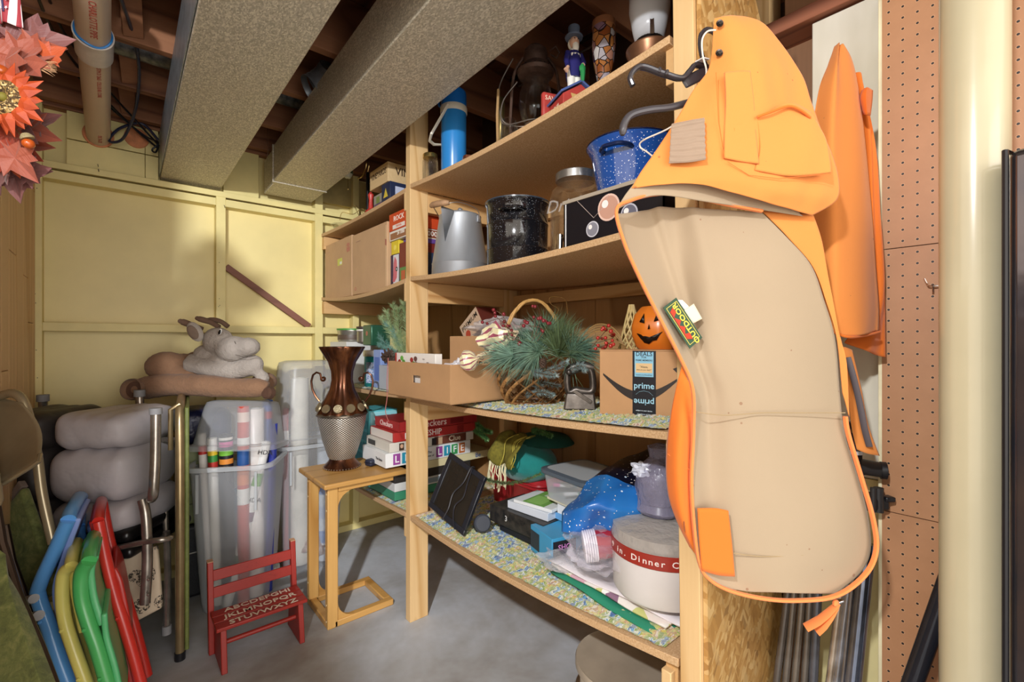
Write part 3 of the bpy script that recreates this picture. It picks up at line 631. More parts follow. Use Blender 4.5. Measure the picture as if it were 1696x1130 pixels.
MB().lathe([(0, .004), (.010, .002), (.012, 0)], n=20, M=fr(e0, (1, -.2, -.4), (.35, 0, 1)) @ Matrix.Diagonal((.75, 1.25, 1, 1)), cap=False).build('eye', mat('white_felt', 'f2f0ea', .5), PL)
MB().lathe([(0, .006), (.007, .004), (.009, .002)], n=20, M=fr(e0+Vector((.001, -.002, -.002)), (1, -.2, -.4), (.35, 0, 1)) @ Matrix.Diagonal((.75, 1.25, 1, 1)), cap=False).build('pupil', mat('black_eye', '101014', .15), PL)
m = MB(); m.ball((0, 0, 0), .048, 18, (.62, .28, 1.0)); o = m.build('ear', GR, PL); o.location = pp(342, 556, -.065); o.rotation_euler = (0, R_(-28), R_(12))
m = MB(); m.ball((0, 0, 0), .034, 18, (.62, .28, 1.0)); o = m.build('inner_ear', mat('inner_ear_plush', '8b7869', .95, bump=.6), PL); o.location = pp(341, 557, -.072)+Vector((0, -.004, 0)); o.rotation_euler = (0, R_(-28), R_(12))
for pts, r in (([pp(345, 552, -.03), pp(330, 545, -.04), pp(314, 539, -.045)], .014), ([pp(370, 548, -.02), pp(355, 540, -.02), pp(335, 534, -.02)], .013), ([pp(380, 547, -.0), pp(366, 538, 0), pp(345, 536, .01)], .012)):
    MB().tube(smooth_line(pts, 4), [r*.9]*5+[r, r*1.05, r, r*.7], 12).ball(pts[-1], r*.8, 10).build('horn', mat('brown_horn_plush', '7b6150', .95, bump=.6), PL)

# ---------- stacked chairs with a quilted cushion on top, turned to the camera
rzq = -R_(38)
def QF(u, v, D=1.85): return I(u, v, D)
steel = mat('worn_chromed_tube', 'aaa298', .25, .75, var=.25, scale=14)
rub = mat('grey_rubber_cap', '8d8d8f', .6)
Q0 = QF(150, 860, 1.86)
Q = thing('folded_sleeping_bag', 'folded grey and black quilted sleeping bag lying on the stacked black chairs', 'sleeping bag', Q0, rzq)
gq = mat('grey_quilted_nylon', 'b5afb2', .5, var=.05, bump=.35, bscale=9, bdist=.02); bq = mat('black_quilted_nylon', '35302f', .5, var=.1, bump=.35, bscale=9, bdist=.02)
def pillow(w, d, h, m, name, loc, n=.35, seed=0, parent=None, rot=(0,0,0)):
    mb = MB(); N, K = 26, 14; rings = []
    for j in range(K+1):
        t = j/K*PI*2
    vs = []
    for j in range(40):
        a = 2*PI*j/40; cy, cz = math.cos(a), math.sin(a); yy = abs(cy)**.55*(1 if cy > 0 else -1)*d/2; zz = abs(cz)**.6*(1 if cz > 0 else -1)*h/2
        for i in range(N+1):
            s_ = -1+2*i/N; e = (1-abs(s_)**5)**.5 if abs(s_) < 1 else 0
            k = .35+.65*e; nz = mnoise.noise(Vector((s_*3, yy*8, zz*8+seed)))*.012
            vs.append((s_*w/2, yy*k+nz*(1 if cy > 0 else -1)*0, zz*k+nz))
    fs = [(j*(N+1)+i, j*(N+1)+i+1, ((j+1) % 40)*(N+1)+i+1, ((j+1) % 40)*(N+1)+i) for j in range(40) for i in range(N)]
    fs += [tuple(j*(N+1) for j in range(40)), tuple(j*(N+1)+N for j in range(40))[::-1]]
    o = mb.add(vs, fs).build(name, m, parent, ang=70); o.location = loc; o.rotation_euler = rot; return o
for k, (z, h, wd, dx) in enumerate(((.055, .13, .47, .01), (.21, .215, .47, .0), (.375, .145, .44, .01))):
    pillow(wd*.46, .345, h, bq, 'black_fold', (-.15+dx, 0, z), seed=k*3, parent=Q)
    pillow(wd*.66, .345, h*1.0, gq, 'grey_fold', (.108+dx, -.002, z), seed=k*5, parent=Q)
blkv = mat('black_vinyl', '1b191a', .3, var=.1, scale=6, bump=.1, bscale=12)
def fchair(lab, loc, rz, seatm, z0, grp):
    o = thing('folding_chair', lab, 'chair', loc, rz, grp); return o
F1 = fchair('folded chrome chair with a black vinyl seat lying under the sleeping bag', QF(165, 905, 1.86), rzq, blkv, 0, None)
MB().box((0, .02, .095), (.46, .36, .05)).build('seat', blkv, F1, bevel=.022, seg=4)
MB().box((0.02, .02, .035), (.44, .36, .045)).build('backrest', blkv, F1, bevel=.02, seg=4)
q = lambda u, v, D: F1.matrix_basis.inverted() @ I(u, v, D)
MB().tube(smooth_line([q(180, 911, 1.70), q(235, 899, 1.68), q(276, 893, 1.70), q(282, 890, 1.8), q(262, 900, 2.05)], 5), .010, 10).build('seat_frame', steel, F1)
MB().tube(smooth_line([q(258, 682, 1.70), q(257, 760, 1.69), q(254, 815, 1.68), q(251, 826, 1.70)], 5), .0165, 12).build('leg', steel, F1)
MB().cyl(q(258, 676, 1.70), q(258, 686, 1.70), .020, n=14).build('rubber_cap', rub, F1)
MB().tube(smooth_line([q(236, 828, 1.71), q(242, 860, 1.70), q(244, 930, 1.69), q(240, 1000, 1.68)], 5), .0165, 12).build('leg', steel, F1)
for u, v in ((231, 650), (71, 658)):
    MB().tube([q(u, v+6, 2.02 if u > 100 else 1.97), q(u+2, v+60, 2.0)], .0155, 12).build('leg', steel, F1)
    MB().cyl(q(u, v-4, 2.02 if u > 100 else 1.97), q(u, v+7, 2.02 if u > 100 else 1.97), .021, n=14).build('rubber_cap', rub, F1)
MB().tube([q(276, 880, 1.80), q(278, 950, 1.8), q(276, 1044, 1.78)], .012, 10).build('leg', steel, F1)
MB().cyl(q(276, 1036, 1.78), q(276, 1050, 1.78), .016, n=12).build('rubber_cap', rub, F1)
m = MB()
for v in (960, 985): m.ball(q(246, v, 1.665), .006, 8)
m.build('rivet', steel, F1)
n = NT('floral_vinyl'); v = n.mapping((1, 1, 1)); vd = n.voro(v, 15, 'F1', 'Distance', .9); fr_ = n.noise(n.mapping((1, 1, 1)), 130, 3, .8)
ring = n.math('MULTIPLY', n.math('LESS_THAN', vd, .42), n.math('GREATER_THAN', vd, .17)); pet = n.math('GREATER_THAN', fr_, .5); f = n.math('MULTIPLY', ring, pet)
c = n.mix(n.math('MULTIPLY', n.noise(n.mapping(), 40, 4), .5), 'd9c8ae', 'b79c7e'); c = n.mix(f, c, '2e261e'); n.set(col=c, rough=.45); FLO = n.m
F2 = thing('folding_chair', 'folded chair with cream vinyl seat printed with black flowers, below the black one', 'chair', I(222, 985, 1.76), rzq)
def fslab(nm, poly, DD, th=.028):
    c = [I(u, v, d) for (u, v), d in zip(poly, DD)]; nn = (c[1]-c[0]).cross(c[3]-c[0]).normalized()
    MB().grid(lambda x, y: c[0].lerp(c[1], x).lerp(c[3].lerp(c[2], x), y), 6, 6).build(nm, FLO, F2, world=True, solid=th, bevel=.010, seg=3)
fslab('seat', [(184, 926), (262, 903), (271, 1005), (205, 1040)], (1.74, 1.80, 1.80, 1.74)); fslab('backrest', [(226, 690), (276, 684), (283, 800), (232, 806)], (2.0, 2.03, 2.03, 2.0))
MB().tube([I(276, 900, 1.88), I(272, 820, 1.95), I(262, 690, 2.0)], .011, 10).build('leg', steel, F2, world=True); MB().tube([I(262, 728, 1.9), I(292, 728, 1.9)], .010, 10).build('cross_bar', steel, F2, world=True)

# ---------- children's plastic folding chairs, folded flat side by side
def kchair(lab, col, col2, near, dep, dn, seat, rr=.017, back=None):
    m1 = mat('plastic_'+col, col, .28, var=.03, coat=.2); m2 = mat('plastic_'+col2, col2, .35, var=.03)
    o = thing('child_folding_chair', lab, 'chair', I(near[-1][0], near[-1][1], dn), 0, 'folded plastic children chairs in the lower left')
    vd = Vector((dep[0], dep[1], 0))
    a = [I(u, v, dn) for u, v in near]; a = smooth_line(a, 5); b = [p+vd for p in a]
    MB().tube(a, rr, 12, flat=1).build('side_frame', m1, o, world=True); MB().tube(b, rr, 12).build('side_frame', m1, o, world=True)
    MB().tube([a[0], a[0]+vd*.15+Vector((0, 0, .012)), a[0]+vd*.85+Vector((0, 0, .012)), b[0]], rr, 12).build('top_rail', m1, o, world=True)
    s_ = [I(u, v, dn) for u, v in seat]; s_ = smooth_line(s_, 5)
    MB().grid(lambda x, y: (lambda p: p+vd*(.06+.88*x)+Vector((0, 0, 0)))(s_[int(round(y*(len(s_)-1)))]), 10, len(s_)-1).build('seat_panel', m2, o, world=True, solid=.016, bevel=.004)
    if back:
        k = [I(u, v, dn) for u, v in back]; k = smooth_line(k, 5)
        MB().grid(lambda x, y: k[int(round(y*(len(k)-1)))]+vd*(.04+.92*x), 10, len(k)-1).build('backrest', m2, o, world=True, solid=.014, bevel=.004)
    m = MB()
    for t in (.55, .8): p = a[int(t*(len(a)-1))]; m.ball(p-Vector((FWD.x, FWD.y, 0))*rr, .006, 8)
    m.build('rivet', m1, o, world=True)
    return o
far = (FWD.x*.30-.02, FWD.y*.30-.02)
def dv(ang, L): return (math.sin(R_(ang))*L, math.cos(R_(ang))*L)
kchair('light blue plastic folding child chair with a periwinkle seat, leftmost of the plastic chairs', '62a8ee', '8fa6e4', [(113, 862), (92, 910), (66, 968), (64, 990), (80, 1035), (98, 1090), (124, 1160), (136, 1200)], dv(4, .26), 1.42, [(128, 862), (104, 930), (90, 985), (104, 1050), (132, 1130), (155, 1200)], .019)
kchair('second blue plastic folding child chair, its top just showing between the others', '5698e2', '6a88c8', [(132, 872), (134, 890), (142, 915), (150, 945), (165, 1000), (185, 1080), (200, 1180)], dv(0, .25), 1.62, [(148, 875), (154, 900), (162, 930), (172, 980), (200, 1080), (215, 1180)], .015)
kchair('yellow plastic folding child chair between the blue and green ones', 'e8dc78', 'dccf6c', [(118, 938), (106, 950), (103, 985), (108, 1030), (124, 1080), (142, 1130), (160, 1190)], dv(1, .2), 1.36, [(130, 936), (122, 955), (122, 985), (130, 1025), (136, 1052)], .0165)
kchair('green plastic folding child chair in front of the red one', '4fb464', '58b878', [(147, 930), (135, 950), (135, 990), (146, 1030), (160, 1070), (178, 1130), (196, 1190)], dv(2, .22), 1.32, [(158, 925), (150, 950), (154, 990), (162, 1020), (169, 1040)], .018, [(172, 1020), (176, 1060), (190, 1110), (205, 1180)])
kchair('red plastic folding child chair, rightmost of the plastic chairs', 'd0332a', 'b82a22', [(163, 864), (168, 890), (176, 930), (190, 985), (204, 1030), (222, 1090), (238, 1150), (248, 1190)], dv(1, .24), 1.48, [(152, 866), (158, 890), (163, 920), (169, 955), (190, 1020), (210, 1100), (228, 1190)], .016, [(188, 945), (198, 965), (208, 1010), (216, 1060)])

# ---------- bronze folding chairs with green seats at the left edge
bz = mat('bronze_enamel_sheet', 'a89c80', .28, .35, var=.12, scale=5); bzt = mat('bronze_enamel_tube', 'a89a7c', .25, .45, var=.12, scale=6)
n = NT('mossy_green_fabric'); f = n.noise(n.mapping(), 26, 5, .75, .4); g = n.noise(n.mapping(), 160, 2, .6); c = n.ramp(f, [(.3, '4f5630'), (.5, '6e7840'), (.7, '929458')]); n.set(col=c, rough=.8, sheen=.2); n.bump(g, .5, .002); MOSS = n.m
G1 = thing('folding_chair', 'bronze metal folding chair with curved sheet metal back at the far left edge', 'chair', I(60, 1180, 1.34), 0)
b_ = [(-45, 672), (0, 656), (22, 652), (38, 664), (50, 700), (62, 760), (70, 820), (88, 900)]
MB().tube(smooth_line([I(u, v, 1.42) for u, v in b_], 5), .013, 12).build('back_frame', bzt, G1, world=True)
def bp(x, y):
    top = I(lerp(-60, 36, x), lerp(672, 668, x)-10*math.sin(x*PI), 1.40+.03*math.sin(x*PI)); bot = I(lerp(-70, 64, x), lerp(835, 765, x)+6*math.sin(x*PI), 1.28)
    return top.lerp(bot, y)+Vector((-FWD.x, -FWD.y, 0))*(-.03*math.sin(y*PI))
MB().grid(bp, 16, 12).build('backrest', bz, G1, world=True, solid=.003)
MB().tube([bp(0, 1), bp(.3, 1), bp(.6, 1), bp(.9, 1), bp(1, 1), bp(1, .9)], .006, 8).build('rolled_edge', bzt, G1, world=True)
def slab(poly, D0, D1, th, m, name, par, dir_=None):
    """cushion through four image corners at two distances"""
    a, b, c, d = [I(u, v, DD) for (u, v), DD in zip(poly, (D0, D0, D1, D1))]
    def g(x, y):
        p = a.lerp(b, x).lerp(d.lerp(c, x), y); return p
    return MB().grid(g, 8, 8).build(name, m, par, world=True, solid=th, bevel=th*.35, seg=3, soff=0)
slab([(8, 850), (42, 806), (100, 972), (58, 1010)], 1.60, 1.56, .032, MOSS, 'seat', G1)
slab([(42, 806), (8, 848), (6, 838), (36, 796)], 1.61, 1.62, .02, mat('grey_seat_underside', '8a7c74', .6), 'seat_pan', G1)
MB().tube([I(8, 870, 1.5), I(20, 930, 1.5), I(45, 1000, 1.48), I(70, 1060, 1.47), I(100, 1180, 1.45)], .011, 10).build('leg', mat('dark_brown_tube', '4f4035', .3, .7), G1, world=True)
m = MB().cyl(I(44, 995, 1.30), I(56, 992, 1.27), .012, n=12); m.cyl(I(52, 1023, 1.28), I(64, 1020, 1.25), .013, n=12); m.build('leg_cap', rub, G1, world=True)
G2 = thing('folding_chair', 'nearer folding chair with mossy green fabric seat in the bottom left corner', 'chair', I(40, 1180, 1.15), 0)
slab([(-30, 880), (4, 925), (98, 1180), (-60, 1220)], 1.22, 1.08, .035, MOSS, 'seat', G2)
MB().tube([I(-8, 840, 1.24), I(2, 900, 1.23), I(30, 990, 1.2), I(66, 1075, 1.16), I(105, 1180, 1.12)], .012, 10).build('leg', mat('dark_brown_tube', '4f4035', .3, .7), G2, world=True)
MB().tube([I(-30, 872, 1.24), I(-8, 840, 1.24), I(-4, 830, 1.25), I(-20, 700, 1.3)], .012, 10).build('back_frame', bzt, G2, world=True)
# ================================================================= THINGS ON THE SHELVES
def mc(col, rough=.45, **k): return mat('c_'+col+str(rough), col, rough, var=k.pop('var', .03), **k)
def carton(name, label, cat, lo, hi, m, rz=0, group=None, prints=(), bevel=.0015, part='box_body'):
    """prints: ('X'|'Y'|'Z', 'r', a0, b0, a1, b1, colour) or (face, 't', a, b, text, size, colour[, sx, rot])"""
    d = [hi[i]-lo[i] for i in range(3)]
    o = thing(name, label, cat, ((lo[0]+hi[0])/2, (lo[1]+hi[1])/2, lo[2]), rz, group)
    MB().box((0, 0, d[2]/2), d).build(part, m, o, bevel=bevel)
    fx = {'X': fr((-d[0]/2, 0, d[2]/2), *SX), 'Y': fr((0, -d[1]/2, d[2]/2), *SY), 'Z': fr((0, 0, d[2]), (0, -1, 0), (1, 0, 0))}
    off = {'X': .0004, 'Y': .0004, 'Z': .0004}; lay = 0
    for p in prints:
        M = fx[p[0]] @ Matrix.Translation((0, 0, .0003+lay*.0003)); lay += 1
        if p[1] == 'r': MB().span((p[2], p[3], -.0003), (p[4], p[5], .0002), M).build('printed_panel', mc(p[6]), o)
        elif p[1] == 'p': MB().prism(p[2], -.0003, .0002, M).build('printed_shape', mc(p[3]), o)
        else:
            Mt = M @ Matrix.Translation((p[2], p[3], 0)) @ Matrix.Rotation(R_(p[8] if len(p) > 8 else 0), 4, 'Z')
            text(p[4], p[5], Mt, mc(p[6]), o, 'printed_text', sx=p[7] if len(p) > 7 else 1, bold=.01)
    return o
kraft = mat('kraft_cardboard', 'c6a17a', .75, var=.05, scale=6, bump=.05, bscale=90); kraft2 = mat('brown_cardboard', 'b98f64', .75, var=.06, scale=6)
# ---- rugs on the shelves (crocheted rag rug, one per board)
n = NT('rag_rug'); v = n.mapping((1, 1, 1)); vc = n.voro(n.mapping((40, 40, 40)), 2.2, 'F1', 'Color'); sc = n.N.new('ShaderNodeSeparateColor'); n.L.new(vc, sc.inputs[0]); lg = n.noise(n.mapping((4, 8, 1)), 3.6, 3, .6, .5)
f = n.math('ADD', n.math('MULTIPLY', lg, 1.8), n.math('MULTIPLY', sc.outputs[0], .26)); f = n.math('SUBTRACT', f, .53)
c = n.ramp(f, [(.18, '2c5f9c'), (.27, '5fa0cc'), (.34, 'd9ddd0'), (.42, '7f9a3a'), (.52, 'b4bc56'), (.60, 'd6c35a'), (.68, 'c08a52'), (.76, 'e2d6c2'), (.88, 'a9683c')], 'CONSTANT'); c = n.mix(n.math('MULTIPLY', sc.outputs[1], .35), c, 'f2ecd8')
n.set(col=c, rough=.95, sheen=.3); n.bump(n.noise(n.mapping(), 220, 3, .7), .8, .004); RUG = n.m
def rug(label, lv, x0, x1, ya, yb, th=.012):
    nx, ny = int((x1-x0)/.006), int((yb-ya)/.006); m = MB()
    def g(s_, t):
        x = x0+(x1-x0)*s_; y = ya+(yb-ya)*t; e = min(1, s_*9, (1-s_)*9, t*25, (1-t)*25)
        h = .35+.65*abs(math.sin(x*PI/.022))*(.6+.4*mnoise.noise(Vector((x*9, y*90, 1)))+.5*mnoise.noise(Vector((x*120, y*120, 0))))
        dx = .004*mnoise.noise(Vector((3, y*60, x*40)))
        return (x+dx, y, shelf_z(lv, y)+.001+th*max(.05, h)*(.25+.75*e))
    o = m.grid(g, nx, ny).build('rag_rug', RUG, None, ang=80, solid=.0); tag(o, label, 'rug'); return o
rug('multicoloured rag rug covering the lowest shelf of the near bay, under the monitor', 'D', .985, 1.55, .60, 1.80, .016)
rug('multicoloured rag rug on the lowest shelf of the far bay, under the green game box', 'D', .98, 1.5, 1.87, 2.88, .016)
rug('multicoloured rag rug on the shelf under the wicker basket and shipping carton', 'C', .978, 1.5, .60, 1.55, .022)
rug('yellow green rag rug on the far bay shelf under the teal tin', 'C', .985, 1.5, 1.90, 2.88, .012)

# ---- far bay, top shelf
carton('wine_crate', 'pale wooden crate lettered VINEYARDS on top of dark blue boxes, far bay top shelf', 'crate', (1.02, 2.135, 2.008), (1.36, 2.345, 2.105), wood('crate_wood', 'e0c394', 'c09a60', 1, .6, 5, False), prints=(
    ('X', 't', 0, .01, 'VINEYARDS', .042, '4a3524', .80), ('Y', 't', .0, .008, 'VINEYARDS', .055, '4a3524', .9)))
carton('tea_box', 'dark blue illustrated box supporting the wooden wine crate', 'box', (1.025, 2.12, 1.885), (1.20, 2.215, 2.006), mc('26304e'), prints=(('Y', 'r', -.06, -.03, -.01, .04, 'c8d0e8'), ('Y', 'r', .01, -.04, .07, .02, '3a5aa0'), ('X', 'p', [(-.025, -.01), (.025, -.01), (0, .035)], 'e2c84a')))
carton('tea_box', 'smaller grey and purple printed box left of the dark blue one, under the crate', 'box', (1.03, 2.217, 1.883), (1.20, 2.32, 1.975), mc('9a9488'), prints=(('X', 'r', -.045, -.04, .045, .0, '5c3f6e'), ('X', 'r', -.02, .0, .02, .035, '7c8a4a'), ('X', 't', 0, -.022, 'XPRT', .024, 'e6dff0')))
o = MB().lathe([(.02, 0), (.035, .01), (.030, .03), (.014, .045), (.010, .09), (.016, .12), (.006, .135), (0, .136)], n=18).build('red_plastic_stand', mc('c03c34', .35)); o.location = (1.045, 2.39, 1.884); tag(o, 'red plastic stand beside the wine crate on the top shelf', 'stand')
PO = thing('hook_stand', 'thin black pole with a bent gold hook standing on the far bay top shelf', 'stand', (1.10, 2.56, 1.884))
MB().cyl((0, 0, 0), (0, 0, .30), .009, n=12).build('pole', mc('1c1a1a', .3), PO); MB().tube(smooth_line([(0, 0, .30), (.0, -.02, .34), (.0, .01, .36), (0, .03, .33), (0, .08, .30), (0, .14, .305)], 5), .004, 8).build('hook', mat('gold_wire', 'd8b878', .25, .9), PO)
SF = thing('hanging_light', 'small green and white pull-chain light hanging beside the long duct', 'lamp', P(576, 287, Y=2.72))
MB().lathe([(.0, .045), (.018, .04), (.030, .015), (.032, 0), (.026, -.004)], n=20).build('shade', mc('3e5c48', .3), SF); MB().lathe([(0, -.03), (.016, -.028), (.026, -.012), (.026, 0)], n=20).build('globe', mc('e6e4c8', .3), SF)
MB().tube([(0, 0, -.03), (.002, 0, -.09)], .0012, 6).ball((.002, 0, -.094), .005, 8).build('pull_chain', mat('brass_latch', 'cdb06a', .25, .9), SF); MB().tube([(0, 0, .04), (0, 0, .20)], .0015, 6).build('cord', mc('e0ddd0'), SF)
WH = tag(MB().tube(smooth_line([P(563, 365, Y=2.75), P(567, 352, Y=2.7), P(585, 355, Y=2.6), P(600, 345, Y=2.55), P(606, 358, Y=2.5), P(588, 340, Y=2.6), P(592, 352, Y=2.65), P(600, 368, Y=2.6)], 6), .0016, 6).build('wire_coil', mat('gold_wire', 'd8b878', .25, .9)), 'loop of loose gold wire on the far bay top shelf', 'wire')
o = MB().lathe([(.03, 0), (.034, .003), (.075, .045), (.080, .05), (.076, .05), (.034, .008), (0, .006)], n=32).build('glass_dish', glass('clear_glass')); o.location = (1.08, 2.86, 1.884); tag(o, 'clear glass dish at the far end of the top shelf by the yellow wall', 'dish')
# ---- far bay, second shelf
zB = lambda y: shelf_z('B', y)+.0005
for a, b, zt, lab, rz in ((2.505, 2.925, 1.815, 'plain kraft moving carton against the yellow wall, yellow sticker on its side', 0), (2.075, 2.49, 1.805, 'plain kraft moving carton next to the stacked puzzle boxes, recycling mark at its corner', R_(.5))):
    far_ = a > 2.3
    carton('cardboard_box', lab, 'box', (.985, a, zB(2.4)+.005), (1.45, b, zt-.012), kraft, rz, 'kraft moving cartons on the second shelf', prints=(
      (('X', 'r', -.02+.02, .02, .05+.02, .06, 'c9cf5a'), ('X', 'r', .035, .025, .065, .04, 'e8e8e0'), ('X', 'p', [(.14, .085), (.155, .078), (.17, .085), (.185, .08), (.185, .105), (.17, .112), (.155, .104), (.14, .11)], 'b86a5c'), ('X', 'p', [(.14, .115), (.155, .108), (.17, .115), (.185, .11), (.182, .125), (.165, .13), (.145, .128)], 'b86a5c'), ('X', 'r', -.19, .118, -.13, .121, 'b98f78')) if far_ else
      (('X', 'p', [(.19, -.148), (.205, -.148), (.205, .145), (.19, .145)], 'd2b08a'), ('X', 'p', [(-.175, -.14), (-.160, -.14), (-.1575, -.136), (-.175, -.136)], 'b86a5c'), ('X', 'p', [(-.178, -.134), (-.174, -.136), (-.167, -.122), (-.170, -.119)], 'b86a5c'), ('X', 'p', [(-.164, -.119), (-.160, -.122), (-.153, -.134), (-.157, -.136)], 'b86a5c'), ('X', 'p', [(.19, .05), (.203, .045), (.203, .075), (.19, .08)], 'a85a50'), ('X', 'r', -.16, .118, -.10, .121, 'b98f78'))), bevel=.003)
y0, y1 = 1.872, 2.062; zb_ = zB(1.96)
g = 'puzzle and game boxes stacked on the second shelf'
carton('model_kit_box', 'upright dark box printed with a pink sports car, bottom of the puzzle stack', 'box', (1.0, 1.975, zb_), (1.22, y1-.0, zb_+.142), mc('3c2a4a'), 0, g, (
    ('X', 'r', -.015, -.068, .04, .068, 'e0e0e4'), ('X', 'p', [(-.02, -.055), (-.002, -.06), (.022, -.04), (.026, .0), (.02, .04), (.0, .062), (-.012, .03), (-.014, -.02)], 'd06a78'), ('X', 'p', [(.02+.011*math.cos(a*.5), -.0+.011*math.sin(a*.5)) for a in range(12)], '1c1a22'), ('X', 'p', [(.02+.005*math.cos(a*.5), .0+.005*math.sin(a*.5)) for a in range(12)], 'd0d0d4')))
carton('puzzle_box', 'upright dark red box with white lettering beside the pink car box', 'box', (1.0, 1.874, zb_), (1.22, 1.973, zb_+.185), mc('7c2a24'), 0, g, (('X', 't', .030, .055, '#1000', .022, 'f0e6d8', 1, 90), ('X', 'r', -.045, -.09, .045, -.02, '5c8a4a'), ('X', 'r', -.03, -.08, .01, -.035, 'c0603c'), ('Y', 'r', -.1, -.09, .1, .05, '2a3c58')))
carton('game_box', 'small yellow box on top of the pink car box', 'box', (1.0, 1.98, zb_+.143), (1.20, 2.055, zb_+.205), mc('dfc632'), 0, g, (('X', 'p', [(.012*math.cos(a*.5), .012*math.sin(a*.5)) for a in range(12)], 'f0de6a'),))
carton('puzzle_box', 'flat white and brown thousand piece puzzle box, second from the top of the stack', 'box', (.995, y0+.003, zb_+.207), (1.30, y1, zb_+.252), mc('e8e2d8'), 0, g, (('X', 'r', -.085, -.018, .085, .012, '9c6848'), ('X', 't', .02, .004, '24 1000', .022, 'f4efe4'), ('Y', 'r', -.14, -.018, .14, .018, '8c4a30'), ('Y', 't', -.04, 0, '1000', .032, 'f6f2ea', 1.1)))
carton('puzzle_box', 'purple edged box hidden behind the pine post in the puzzle stack', 'box', (1.02, y0+.001, zb_+.186), (1.30, 1.972, zb_+.206), mc('6a4a9c'), 0, g)
carton('game_box', 'bright orange red game box on top of the puzzle stack', 'box', (.995, y0, zb_+.253), (1.24, y1+.005, zb_+.335), mc('cf4a22'), 0, g, (('X', 't', -.0, .012, 'ROCK', .034, 'f6ece0', 1.1), ('X', 'r', -.06, -.035, .06, -.016, 'f0e4dc'), ('X', 't', 0, -.0255, 'TRIVIA', .014, 'cf4a22', 1.4)))
# ---- far bay, third shelf
zC = lambda y: shelf_z('C', y)+.008
def cyl_thing(name, lab, cat, loc, prof, m, extra=(), group=None, n=32, ang=35):
    o = thing(name, lab, cat, loc, 0, group); MB().lathe(prof, n=n).build('body', m, o, ang=ang)
    for nm, pf_, mm in extra: MB().lathe(pf_, n=n, cap=pf_[0][0] < 1e-6 or pf_[-1][0] < 1e-6).build(nm, mm, o)
    return o
steelm = mat('brushed_tin', 'bcb9b0', .3, .85, var=.1, scale=12)
c_ = carton('white_container', 'white plastic container with printed side at the far end of the third shelf', 'container', (1.0, 2.62, zC(2.7)), (1.22, 2.88, 1.215), mc('dcdcd8'))
cyl_thing('cookie_tin', 'silver tin with a green lip lying on the white container', 'tin', (1.09, 2.77, 1.216), [(.0, 0), (.075, 0), (.08, .01), (.08, .055), (.083, .06), (.083, .068), (.0, .068)], steelm, (('green_rim', [(.081, .068), (.086, .069), (.086, .078), (.081, .078)], mc('4c9a3e')), ('side_print', [(.0805, .012), (.0807, .013), (.0807, .04), (.0805, .041)], mc('5a4a3e')) ,))
cyl_thing('glass_jar', 'small glass jar with stacked white lids behind the green tin', 'jar', (1.10, 2.60, 1.215), [(0, 0), (.045, 0), (.045, .06), (0, .06)], steelm, (('lid', [(0, .062), (.047, .062), (.047, .072), (0, .072)], mc('e4e0d6')), ('lid', [(0, .076), (.047, .076), (.047, .088), (0, .088)], mc('4a3c34'))))
o = carton('tea_tin', 'dark green rectangular tea tin resting on the silver lidded teal tin', 'tin', (1.02, 2.33, 1.196), (1.13, 2.44, 1.305), mat('green_tin', '2f6048', .3, .3, var=.05), prints=(('X', 'p', [(.0+.013*math.cos(a*.5), .01+.013*math.sin(a*.5)) for a in range(12)], 'b06a58'), ('Y', 'r', -.052, .045, .052, .049, '245040')), bevel=.006)
TT = cyl_thing('cookie_tin', 'large teal tin with a starry scene and brushed silver lid', 'tin', (1.085, 2.385, zC(2.38)), [(0, 0), (.072, 0), (.074, .004), (.074, .165), (0, .165)], mat('teal_tin', '1f8484', .25, .4, var=.1, scale=20), (('lid', [(0, .192), (.078, .192), (.080, .186), (.080, .160), (.076, .160)], steelm),))
for a0, a1, z0, z1, cc in ((3.3, 4.0, .02, .13, '2a6aa8'), (4.05, 4.2, .02, .13, 'd8b840'), (3.3, 4.0, .095, .13, '3a4a2e')):
    MB().grid(lambda s_, t: (.0748*math.cos(a0+(a1-a0)*s_), .0748*math.sin(a0+(a1-a0)*s_), z0+(z1-z0)*t), 10, 2).build('printed_scene', mat('spk_'+cc, cc, .3, var=.3, scale=120, col2='e8e8f0' if cc == '2a6aa8' else None), TT)
carton('gift_box', 'periwinkle blue upright box between the teal tin and the pinecones', 'box', (1.02, 2.215, zC(2.25)), (1.12, 2.30, 1.175), mc('8fa6dc'), prints=(('X', 'r', -.03, -.06, .03, .06, '5a78c4'),))
carton('grey_box', 'pale grey box under the pinecones', 'box', (1.00, 2.08, zC(2.1)), (1.14, 2.19, 1.10), mc('b4bcc6'))
def pinecone(loc, r, lab, rot=(0, 0, 0)):
    o = thing('pinecone', lab, 'pinecone', loc, 0, 'pinecones'); o.rotation_euler = rot; m = MB()
    for i in range(46):
        t = i/46; a = i*2.4; z = (t-.5)*2.3*r; rr = r*math.sin(PI*(.12+.8*t))
        d = Vector((math.cos(a), math.sin(a), .35)); x = Vector((-math.sin(a), math.cos(a), 0)); c0 = Vector((0, 0, z))
        m.add([c0-x*.003, c0+x*.003, c0+d*rr+x*.006, c0+d*rr*1.12, c0+d*rr-x*.006, c0+d*rr*.9+Vector((0, 0, -.004))], [(0, 1, 2, 3, 4), (0, 4, 5), (1, 5, 2), (5, 4, 3), (5, 3, 2)])
    m.build('scale', mc('5f4a3e', .7), o, smooth=False, kind='stuff'); MB().cyl((0, 0, -r), (0, 0, r), r*.3, n=8).build('core', mc('3a2c24', .8), o); return o
pinecone((1.03, 2.16, 1.145), .035, 'pinecone at the left beside the periwinkle box', (1.2, .4, 0)); pinecone((1.05, 2.07, 1.145), .034, 'pinecone on the right of its pair, by the pine post', (.3, 1.2, 0))
